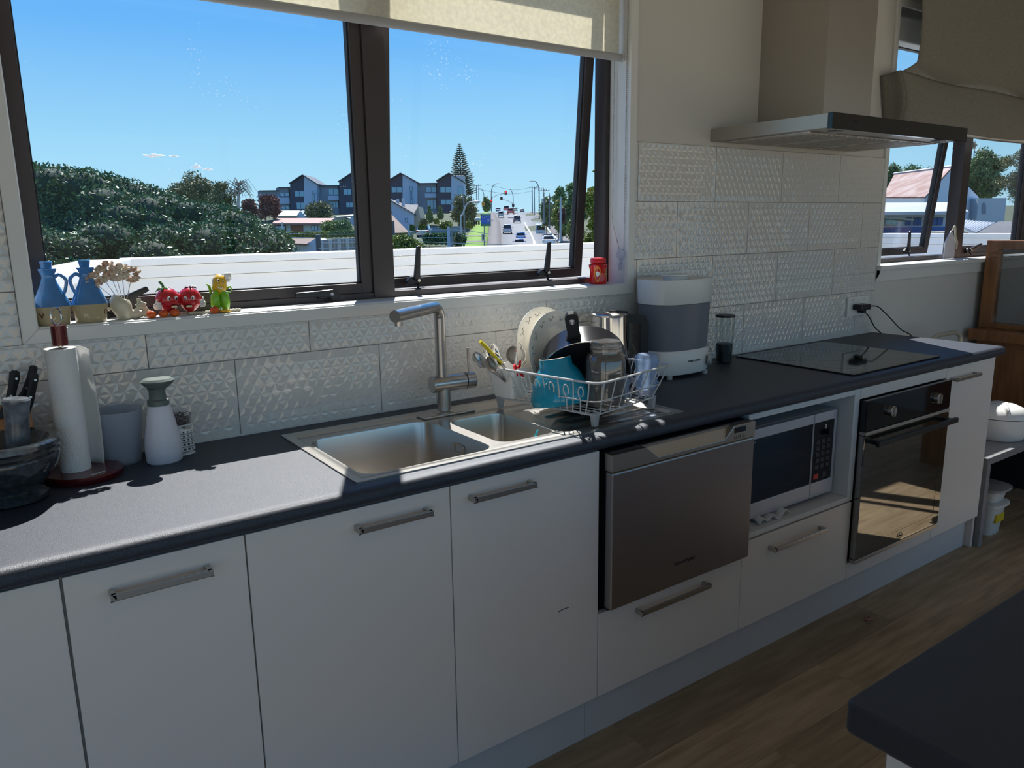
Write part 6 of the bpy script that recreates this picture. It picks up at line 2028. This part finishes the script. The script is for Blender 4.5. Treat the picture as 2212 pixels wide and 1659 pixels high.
# right of the mullion: garden
for k, (a, b, t0, b0, lab) in enumerate(((922, 934, 443, 480, 'left one of two narrow cypress columns'), (946, 956, 444, 472, 'right one of two narrow cypress columns'))):
    tree(a, b, t0, b0, 92, 'leaf_mid', lab + ' before the townhouses', n=1500, name='cypress', lump=.8, seed=30 + k, shape='cone', group='cypress columns in the garden')
tree(970, 1035, 418, 492, 95, 'leaf_olive', 'bushy round tree between the townhouses and the lawn', n=7000, lump=.34, seed=12)
tree(1042, 1062, 424, 456, 210, 'leaf_mid', 'small dark round tree at the top of the lawn', n=1800, lump=.4, seed=13)
for k, (a, b, t0, b0, mt_, lab) in enumerate(((904, 921, 480, 494, 'leaf_yellow', 'bright green shrub left of the cypresses'), (937, 948, 472, 482, 'leaf_yellow', 'ball shaped pale shrub between the two cypresses'), (908, 924, 473, 484, 'leaf_olive', 'round clipped shrub under the left cypress'), (948, 978, 476, 494, 'leaf_yellow', 'wide bright shrub right of the right cypress'), (884, 896, 484, 498, 'leaf_mid', 'small shrub against the gabled house'), (1008, 1022, 476, 492, 'leaf_yellow', 'shrub at the left border of the lawn'))):
    tree(a, b, t0, b0, 88, mt_, lab, n=900, name='shrub', cat='shrub', lump=.55, seed=40 + k, trunk=None, shape='bush')
tree(838, 918, 498, 556, 46, 'leaf_yellow', 'yellow orange bushy shrub in the corner right of the mullion', n=6000, name='shrub', cat='shrub', lump=.36, seed=14, trunk=None, shape='bush')
hd3 = thing('garden_hedge', av(960, 520, 78), 'dark hedge in front of the garden wall by the lamp post', 'hedge')
leaves('foliage', [(av(922 + 11 * k, 516, 80), (.45, .45, .6)) for k in range(8)], 3000, .13, 'leaf_mid', hd3)['kind'] = 'stuff'
o = pbox(902, 1004, 489, 512, 108, .4, 'garden_wall', 'clad_grey', None)
tag(o, 'grey garden wall behind the parked car', 'wall')
tree(980, 1000, 500, 545, 60, 'leaf_olive', 'wispy shrub at the foot of the curved lamp post', n=1200, name='shrub', cat='shrub', lump=.5, seed=15, trunk=None, shape='bush')

# tall pine
pine = thing('norfolk_pine', av(998, 455, 205), 'tall symmetrical dark pine rising behind the rightmost gable', 'tree')
pt0 = av(999, 455, 205); pt1 = av(992, 309, 205)
M().tube([pt0, pt0.lerp(pt1, .5), pt1], [.35, .22, .05], n=8).build('trunk', 'bark', pine, smooth='all')
m = M()
NL = 26
for k in range(NL):
    t = .22 + .76 * k / (NL - 1)
    c = pt0.lerp(pt1, t)
    L_ = 5.0 * (1 - t) ** .85 + .35
    for q in range(9):
        a = q * 2 * math.pi / 9 + k * .37
        dv = RH * math.cos(a) + FH * math.sin(a)
        e = c + dv * L_ * rr.uniform(.85, 1.1) + UP * L_ * .22
        m.tube([c, c.lerp(e, .5) - UP * L_ * .03, e], [.07, .17 + .03 * L_, .06], n=5, flat=.55)
m.build('whorled_branches', 'leaf_blue', pine, fix=False)['kind'] = 'stuff'

# right hand trees
tree(1164, 1198, 412, 492, 150, 'leaf_mid', 'small tree at the far end of the right footpath', n=2500, lump=.36, seed=21)
tree(1184, 1228, 392, 505, 125, 'leaf_mid', 'tall grey green tree right of the road, behind the poles', n=6500, lump=.28, seed=22)
tree(1192, 1236, 425, 512, 118, 'leaf_yellow', 'yellowish tree on the bank beside the right footpath', n=3500, lump=.32, seed=26)
tree(1206, 1272, 374, 512, 104, 'leaf_mid', 'large tree partly behind the opened sash', n=9000, lump=.26, seed=23)
tree(1205, 1222, 446, 486, 98, 'leaf_maroon', 'reddish shrub low on the bank right of the road', n=1400, name='shrub', cat='shrub', lump=.4, seed=27, trunk=None, shape='bush')
tree(1222, 1266, 462, 528, 92, 'leaf_yellow', 'bright green shrubs at the bottom of the right bank', n=2500, name='shrub', cat='shrub', lump=.42, seed=28, trunk=None, shape='bush')
tree(1246, 1352, 350, 575, 36, 'leaf_yellow', 'nearest tree with yellow green leaves seen past the open sash', n=16000, lump=.22, seed=24, size=.11)
o = thing('round_bush', av(1226, 500, 100), 'dark ball shaped bush beside the right footpath', 'shrub')
leaves('foliage', [(av(1226, 494, 100), (.42, .42, .42))], 700, .1, 'leaf_mid', o)['kind'] = 'stuff'

# ------------------------------------------------------------------ street furniture
def post(px, pyt, pyb, u, r, label, name='utility_pole', cat='pole', mt_='pole_grey', arm=None, extra=None):
    b = av(px, pyb, u)
    z = av(px, pyt, u).z
    t_ = thing(name, b, label, cat)
    M().cyl(b, (b.x, b.y, z), r, r * .75, n=10).build('post', mt_, t_, smooth=True)
    if arm:
        w, dz, th = arm
        c = Vector((b.x, b.y, z - dz))
        m = M()
        m.tube([c - RH * w, c + RH * w], th, n=6)
        for q in (-.9, -.45, .45, .9):
            m.cyl(c + RH * w * q, c + RH * w * q + UP * .3, .06, n=6)
        m.build('crossarm', mt_, t_)
    return t_
def lamp(px, pyt, pyb, u, r, px2, py2, label, mt_='pole_grey'):
    b = av(px, pyb, u); T = av(px, pyt, u); E = av(px2, py2, u)
    t_ = thing('street_lamp', b, label, 'lamp post')
    top = Vector((b.x, b.y, T.z))
    cv = curve([Vector((b.x, b.y, b.z)), Vector((b.x, b.y, b.z + (T.z - b.z) * .7)), top + (E - top) * .12 - UP * .6, top + (E - top) * .45 + UP * .12, E], 8)
    M().tube(cv, [r] * (len(cv) - 10) + [r * .7] * 10, n=8).build('curved_post', mt_, t_, smooth='all')
    M().sph(E, (.35, .2, .1), 10, 6).build('lamp_head', 'pole_pale', t_, smooth='all')
    return t_
lamp(997, 447, 530, 62, .06, 1030, 436, 'nearest lamp post with a curved arm left of the lawn', 'pole_pale')
post(1004, 421, 518, 88, .10, 'slim dark pole behind the curved lamp post')
lamp(1062, 402, 458, 215, .10, 1078, 396, 'tall thin street lamp left of the road crest')
lamp(1109, 415, 458, 244, .10, 1098, 408, 'street lamp right of the traffic signals')
lamp(1046, 412, 456, 240, .09, 1035, 407, 'far street lamp leaning left over the pine')
lamp(1165, 395, 474, 170, .10, 1146, 391, 'tall street lamp on the right side of the road')
post(1150, 403, 461, 230, .16, 'left leg of the twin pole on the right')
post(1154.5, 403, 464, 230, .16, 'right leg of the twin pole carrying the wide crossarm', arm=(1.4, .2, .10))
post(1165, 405, 474, 168, .14, 'second power pole right of the twin pole', arm=(1.0, .3, .07))
post(1175, 408, 483, 140, .14, 'third power pole along the right footpath', arm=(1.0, .3, .07))
post(1187, 418, 495, 118, .12, 'fourth thin pole beside the right footpath')
post(1211, 425, 521, 92, .15, 'nearest pale pole on the right footpath', mt_='pole_pale')
post(1030, 400, 436, 190, .12, 'dark signal pole under the pine branches', arm=(1.2, .1, .07))
post(1018.5, 410, 432, 190, .10, 'short pole stub between pine and roof')
post(1034, 399, 440, 230, .07, 'very thin mast right of the pine')
post(614, 480, 548, 58, .09, 'slim grey pole in front of the pink roofed house', mt_='pole_pale')
post(884.5, 486, 536, 60, .09, 'short pale lamp pole in front of the gabled house', mt_='pole_pale')
post(970, 489, 538, 64, .14, 'square pale gate post left of the curved lamp post', mt_='clad_light')
post(977, 492, 538, 66, .14, 'dark gate post beside the pale one', mt_='pole_grey')

def signal(px, pyt, pyb, u, label, lit, pole_px, pole_y0, pole_y1, arm=True):
    t_ = thing('traffic_signal', av(pole_px, pole_y1, u), label, 'traffic light')
    h = pbox(px - 2.6, px + 2.6, pyt, pyb, u, .3, 'signal_head', 'tyre', t_)
    if lit:
        M().cyl(av(px, pyt + 2.2, u - .06), av(px, pyt + 2.2, u - .01), .20, n=12).build('red_light', 'signal_red', h)
    if arm:
        c = av(px, (pyt + pyb) / 2 + 1, u + .2)
        b = av(pole_px, pole_y0, u + .2)
        m = M()
        m.tube([c, c.lerp(b, .6) - UP * .02, b.lerp(c, .1) - UP * .3, b - UP * .6], .06, n=6)
        m.cyl(av(pole_px, pole_y0, u + .2), av(pole_px, pole_y1, u + .2), .08, n=8)
        m.build('signal_arm', 'pole_grey', t_)
    return t_
signal(1092.5, 412, 420.5, 205, 'traffic light showing red on the upper arm above the road', True, 1062, 424, 458)
signal(1083.3, 425.5, 432, 225, 'dark traffic light on the lower arm from the right', False, 1108, 437, 456)
signal(1108.5, 441, 447, 200, 'small dark signal head on the pole right of the road', False, 1108.5, 447, 456)
signal(1061, 431, 436, 200, 'small red signal beside the left lamp pole', True, 1061, 436, 456)

sg = thing('direction_sign', av(1046.5, 530, 90), 'blue and green road direction board on a post in the lawn', 'sign')
pbox(1038.5, 1060.5, 460.5, 488.5, 90, .08, 'board', 'sign_green', sg, bevel=.01)
pbox(1039.6, 1059.6, 465.5, 483, 89.93, .05, 'blue_field', 'sign_blue', sg)
M().cyl(av(1046.5, 488, 90.1), av(1046.5, 532, 90.1), .07, n=8).build('post', 'pole_grey', sg)
m = M()
for (a, b, c, d_) in ((1041.5, 1044, 468, 471), (1045.5, 1048, 470, 471.5), (1050, 1052, 467, 470), (1042, 1044, 476, 478), (1054, 1057.5, 468.5, 470), (1042, 1048, 485.3, 486.6), (1050, 1058, 485.3, 486.6), (1041, 1058, 462.2, 463.6)):
    P = [av(a, c, 89.85), av(b, c, 89.85), av(b, d_, 89.85), av(a, d_, 89.85)]
    m.prism(P, (0, 0, 0), FH * .03)
m.tube([av(1054, 481, 89.85), av(1055, 477, 89.85), av(1057.5, 473, 89.85)], .05, n=5)
m.tube([av(1055, 477, 89.85), av(1052.5, 474, 89.85)], .05, n=5)
m.build('white_markings', 'line_white', sg)
s2_ = thing('roadside_sign', av(1044, 530, 84), 'small white arrow sign on the same verge, below the direction board', 'sign')
pbox(1040.5, 1047.5, 505, 520, 84, .05, 'board', 'line_white', s2_, bevel=.01)
P = [av(1043.3, 517, 83.95), av(1044.7, 517, 83.95), av(1044.7, 511, 83.95), av(1046, 511, 83.95), av(1044, 507, 83.95), av(1042, 511, 83.95), av(1043.3, 511, 83.95)]
M().prism(P, (0, 0, 0), FH * .03).build('arrow', 'tyre', s2_)
s3_ = thing('roadside_sign', av(1288, 530, 40), 'small white sign seen past the open sash on the right', 'sign')
pbox(1285.5, 1292.5, 508.5, 522, 42, .05, 'board', 'line_white', s3_, bevel=.01)
M().cyl(av(1289, 522, 42), av(1289, 545, 42), .03, n=6).build('post', 'pole_grey', s3_)
s4_ = pbox(1040.5, 1047, 436, 444, 100, .1, 'warning_board', 'orange', None)
tag(s4_, 'orange board hanging by the end of the curved lamp arm', 'sign')
ws = tag(M().sph(av(1031.5, 474, 92), (.42, .3, .25), 12, 8).build('garden_parasol', 'line_white', None, smooth='all', org=av(1031.5, 474, 92)), 'tiny white dome among bins on the lawn edge', 'parasol')
for k, px in enumerate((1024.5, 1029.5, 1034.5)):
    o = pbox(px - 1.7, px + 1.7, 478, 485.5, 92, .5, 'wheelie_bin', 'tyre', None, bevel=.03)
    tag(o, ['leftmost', 'middle', 'rightmost'][k] + ' of the three dark bins under the white dome', 'bin', 'bins on the lawn edge')
for k, (pts, lab) in enumerate(((((836, 519, 50), (1010, 526, 50), (1215, 533, 50)), 'lowest overhead cable crossing the right pane'), (((918, 497, 60), (990, 497, 62), (1060, 506, 64)), 'short cable above the parked car'), (((893, 514, 60), (975, 513, 62)), 'second cable below the parked car'), (((600, 504, 55), (700, 506, 55), (800, 505, 55)), 'thin cable across the hedge left of the mullion'), (((600, 513, 50), (690, 514, 50), (800, 519, 50)), 'cable just above the brown shed roof'), (((690, 537, 45), (790, 534, 45)), 'pale rail line in front of the paling fence'), (((1020, 407, 190), (1100, 419, 200), (1150, 413, 230)), 'overhead wire above the traffic lights'), (((1050, 398, 230), (1108, 410, 230), (1154, 404, 230)), 'highest wire reaching the twin pole'))):
    o = M().tube(curve([av(*p) for p in pts], 6), .022 if k < 6 else .035, n=5).build('overhead_cable', 'pole_pale' if k < 6 else 'pole_grey', None, org=av(*pts[0]))
    tag(o, lab, 'cable')

# ------------------------------------------------------------------ vehicles
def car(px, pyb, u, w, h, col, label, kind='hatch', away=True, ln=4.2):
    b = av(px, pyb, u)
    key = 'paint_' + '_'.join(str(int(c * 99)) for c in col)
    if key not in MATS: mat(key, col, 0.25, coat=0.6, metal=0.2)
    t_ = thing('van' if kind == 'van' else 'pickup_truck' if kind == 'ute' else 'car', b, label, 'van' if kind == 'van' else 'truck' if kind == 'ute' else 'car', 'vehicles on the road')
    up = (av(1106, gpy(u + 6), u + 6) - av(1106, gpy(u), u)).normalized()
    f = up
    s = -1
    def q(a, l, z):          # across, along (0 near .. ln far), height
        return b + RH * a + f * l + UP * z
    hw = w / 2
    def ring(l, z0, z1, a0, a1):
        return [q(-a0, l, z0), q(a0, l, z0), q(a1, l, z1), q(-a1, l, z1)]
    m = M()
    if kind == 'van':
        secs = [(0, .30, .95, hw * .97, hw), (.25, .28, h * .98, hw, hw * .90), (ln - .8, .28, h, hw, hw * .88), (ln, .3, h * .6, hw, hw * .9)]
        cab = None
    elif kind == 'ute':
        secs = [(0, .45, 1.05, hw, hw), (ln, .45, 1.05, hw, hw)]
        cab = (2.0, 4.0)
    else:
        secs = [(0, .30, .85, hw * .95, hw * .93), (.25, .25, .95, hw, hw * .97), (ln - .3, .25, .90, hw, hw * .96), (ln, .3, .7, hw * .9, hw * .88)]
        cab = (.35, ln * .72) if kind in ('hatch', 'suv') else (.8, ln * .75)
    for a, c in zip(secs, secs[1:]):
        A_, C_ = ring(*a), ring(*c)
        m.add(A_ + C_, [(0, 4, 5, 1), (1, 5, 6, 2), (2, 6, 7, 3), (3, 7, 4, 0)])
    m.add(ring(*secs[0]), [(0, 1, 2, 3)]); m.add(ring(*secs[-1]), [(3, 2, 1, 0)])
    if cab:
        l0, l1 = cab
        zb = .93 if kind != 'ute' else 1.03
        i0 = .30 if kind != 'sedan' else .5
        m.hexa([q(-hw * .93, l0, zb), q(hw * .93, l0, zb), q(hw * .93, l1, zb), q(-hw * .93, l1, zb)], [q(-hw * .76, l0 + i0, h), q(hw * .76, l0 + i0, h), q(hw * .76, l1 - .7, h), q(-hw * .76, l1 - .7, h)])
    m.build('body', key, t_, bevel=.05, smooth=True)
    g = M()
    if kind == 'van':
        l0, i0, zb, zt = -.03, .24, 1.05, h * .88
        g.hexa([q(-hw * .85, .0, zb), q(hw * .85, .0, zb), q(hw * .85, .1, zb), q(-hw * .85, .1, zb)], [q(-hw * .78, .17, zt), q(hw * .78, .17, zt), q(hw * .78, .26, zt), q(-hw * .78, .26, zt)])
    else:
        l0 = cab[0]
        g.hexa([q(-hw * .80, l0 - .02, zb + .05), q(hw * .80, l0 - .02, zb + .05), q(hw * .80, l0 + .1, zb + .05), q(-hw * .80, l0 + .1, zb + .05)], [q(-hw * .66, l0 + i0 * .8 - .03, h - .09), q(hw * .66, l0 + i0 * .8 - .03, h - .09), q(hw * .66, l0 + i0 * .9 + .1, h - .09), q(-hw * .66, l0 + i0 * .9 + .1, h - .09)])
    g.build('windscreen', 'black_gloss', t_)
    for sx in (-1, 1):
        for l in (.75, ln - .8):
            M().cyl(q(sx * (hw - .22), l, .32), q(sx * (hw - .01), l, .32), .32, n=14).build('wheel', 'tyre', t_)
        M().box(-.12, -.03, -.08, .12, .03, .08).xf(Matrix.Translation(q(sx * hw * .80, -.03, .78 if kind != 'van' else .9)) @ Matrix.Rotation(-YAW, 4, 'Z')).build('tail_lamp' if away else 'head_lamp', 'red_plastic' if away else 'line_white', t_)
        M().box(-.10, -.05, -.07, .10, .05, .07).xf(Matrix.Translation(q(sx * (hw + .08), (cab[1] - .5 if away else .9) if cab else .6, 1.02)) @ Matrix.Rotation(-YAW, 4, 'Z')).build('wing_mirror', key, t_)
    M().box(-.26, -.02, -.06, .26, .02, .06).xf(Matrix.Translation(q(0, -.05, .52)) @ Matrix.Rotation(-YAW, 4, 'Z')).build('number_plate', 'line_white', t_)
    return t_
car(1122, 537, 122, 1.75, 1.45, (0.05, 0.09, 0.25), 'dark blue car lowest in the left lanes, half behind the parapet')
car(1125, 521, 138, 1.80, 1.50, (0.08, 0.28, 0.70), 'bright blue car directly ahead of the dark blue one')
car(1096, 504.5, 150, 1.80, 1.65, (0.45, 0.47, 0.52), 'silver hatchback in the left lane below the dark suv', 'suv')
car(1117, 481, 187, 1.80, 1.65, (0.06, 0.07, 0.12), 'black suv in the right of the outgoing lanes', 'suv')
car(1082, 468.5, 228, 1.75, 1.6, (0.38, 0.42, 0.44), 'small grey green car far up the left lane', 'suv')
car(1103.5, 464, 228, 2.0, 1.8, (0.40, 0.03, 0.03), 'dark red pickup truck near the crest', 'ute', ln=5)
car(1094, 457.5, 275, 2.1, 2.0, (0.55, 0.10, 0.12), 'red and white truck ahead of the pickup', 'ute', ln=5)
car(1076, 458, 285, 1.8, 1.4, (0.08, 0.12, 0.28), 'dark blue car at the crest, left lane')
car(1112.5, 457, 290, 1.8, 1.4, (0.10, 0.16, 0.16), 'dark green car at the crest right of the trucks')
car(1128, 459.5, 300, 1.8, 1.4, (0.06, 0.08, 0.12), 'dark car just appearing over the crest')
car(1168, 508.5, 153, 1.9, 2.1, (0.60, 0.62, 0.66), 'pale grey van coming towards the window', 'van', away=False, ln=4.8)
car(1186, 533, 103, 1.75, 1.42, (0.80, 0.82, 0.84), 'white sedan coming down the road just above the parapet', 'sedan', away=False)
car(913, 513, 100, 1.65, 1.6, (0.62, 0.64, 0.68), 'silver station wagon parked in front of the grey garden wall', 'suv')

# ------------------------------------------------------------------ seen through the far window
hall = thing('church_hall', av(2055, 480, 52), 'white gabled hall with rusty red iron roof outside the far window', 'building')
gl0, gr0, ga0 = av(1998, 430, 49), av(2114, 426, 56), av(2056, 365, 52.5)
gb0 = av(1998, 480, 49); gb1 = av(2114, 480, 56)
dirv = (gr0 - gl0); dirv.z = 0
pv = Vector((-dirv.y, dirv.x, 0)).normalized()
M().prism([gb0, gb1, gr0, ga0, gl0], (0, 0, 0), pv * .3).build('gable_wall', 'house_white', hall)
ra, rb_ = ga0, av(1932, 374.5, 60)
ea, eb = av(1998, 429, 48.6), av(1905, 429, 55)
rb_.z = ra.z
M().prism([ra, rb_, eb, ea], (0, 0, 0), (0, 0, .12)).build('rusty_roof', 'roof_rust', hall)
M().prism([ea, eb, eb - UP * 4, ea - UP * 4], (0, 0, 0), FH * .3).build('side_wall', 'house_white', hall)
M().tube([ra + UP * .15, rb_ + UP * .15], .10, n=6).build('ridge_cap', 'roof_white', hall)
pbox(2108, 2168, 428, 486, 54, 8, 'side_annex', 'house_white', hall)
m = M()
wv = [(2122, 462), (2130, 462), (2130, 444), (2128, 439), (2126, 437), (2124, 439), (2122, 444)]
M().prism([av(px, py, 53.95) for px, py in wv], (0, 0, 0), FH * .1).build('arched_window', 'clad_grey', hall)
blb = thing('blue_trimmed_building', av(1990, 500, 40), 'long building with white roof and blue band outside the far window', 'building')
M().prism([av(1850, 458, 39), av(2050, 457, 39), av(2093, 456.5, 41), av(2066, 437, 45), av(1850, 438, 45)], (0, 0, 0), (0, 0, -.15)).build('white_roof', 'roof_white', blb)
pbox(1850, 2085, 460, 520, 40, 5, 'wall', 'clad_light', blb)
pbox(1850, 2086, 457.5, 461, 39.4, .3, 'fascia', 'roof_slate', blb)
pbox(1850, 2084, 491, 520, 39.8, .25, 'blue_band', 'trim_blue', blb)
for a, b in ((1912, 1937), (1957, 1968), (1974, 1990), (2012, 2036)):
    win(a, b, 470, 487, 40, blb, mull=2, mt_='far_glass' if a < 1950 else 'trim_blue')
M().prism([av(1850, 462, 38), av(1975, 473, 38), av(1975, 477, 38), av(1850, 466, 38)], (0, 0, 0), FH * 1.2).build('lean_to_roof', 'house_cream', blb)
gr_ = thing('corrugated_roof_house', av(2130, 500, 32), 'low white corrugated roof meeting a grey tiled hip roof', 'house')
M().prism([av(2072, 474, 36), av(2150, 481, 36), av(2108, 503, 30), av(2072, 488, 32)], (0, 0, 0), (0, 0, -.12)).build('corrugated_roof', 'roof_white', gr_)
for k in range(12):
    t = (k + .5) / 12
    a = av(2072, 474, 36).lerp(av(2150, 481, 36), t); b = av(2072, 488, 32).lerp(av(2108, 503, 30), t)
    M().tube([a, b], .03, n=5).build('roof_rib', 'roof_white', gr_)
M().prism([av(2158, 478, 34), av(2230, 478, 34), av(2230, 506, 28), av(2111, 503, 28)], (0, 0, 0), (0, 0, -.12)).build('tiled_roof', 'roof_slate', gr_)
pbox(2075, 2240, 500, 530, 31, 3, 'wall', 'house_cream', gr_)
tree(1895, 1960, 352, 440, 130, 'leaf_mid', 'rounded dark trees on the hill behind the rusty roof, left part', n=6000, lump=.34, seed=51)
tree(1945, 2030, 345, 440, 135, 'leaf_mid', 'rounded dark trees on the hill nearer the hall ridge', n=7000, lump=.32, seed=52)
tree(2072, 2172, 312, 440, 75, 'leaf_mid', 'large dark green tree right of the hall gable', n=14000, lump=.26, seed=53)
tree(2060, 2105, 262, 345, 95, 'leaf_blue', 'blue green conifer rising left of the large hall tree', n=4000, name='conifer', lump=.3, seed=54)
tree(2150, 2235, 296, 460, 60, 'leaf_olive', 'pale thin twiggy tree at the right edge of the far window', n=6000, lump=.25, seed=55, core=False, size=.09)

# small clouds low over the trees
for k, (px, py, w_, h_) in enumerate(((332, 336, 23, 4.5), (376, 338, 10, 3), (424, 361, 10, 6), (449, 366, 11, 3))):
    c = av(px, py, 900)
    t_ = thing('small_cloud', c, ['largest', 'smallest thin', 'puffy little', 'flat little'][k] + ' white cloud low over the trees, ' + ['leftmost', 'second from left', 'third from left', 'rightmost'][k], 'cloud', 'small clouds above the treeline')
    m = M()
    for q in range(9):
        s_ = 900 / 1659
        a = -1 + 2 * q / 8
        m.sph(c + RH * a * w_ * s_ * .8 + UP * (rr.uniform(-.3, .5) * h_ * s_), (w_ * s_ * .26, w_ * s_ * .3, h_ * s_ * rr.uniform(.35, .8) * (1.1 - abs(a) * .7)), 10, 7)
    m.build('puffs', 'cloud_white', t_, smooth='all', fix=False)

# lettering becomes plain mesh
bpy.context.view_layer.update()
dg = bpy.context.evaluated_depsgraph_get()
for o in [o for o in bpy.data.objects if o.type == 'FONT']:
    me = bpy.data.meshes.new_from_object(o.evaluated_get(dg))
    n = bpy.data.objects.new('lettering_', me)
    COL.objects.link(n)
    n.parent = o.parent
    n.location = o.location
    n.rotation_euler = o.rotation_euler
    nm = o.name
    bpy.data.objects.remove(o)
    n.name = nm
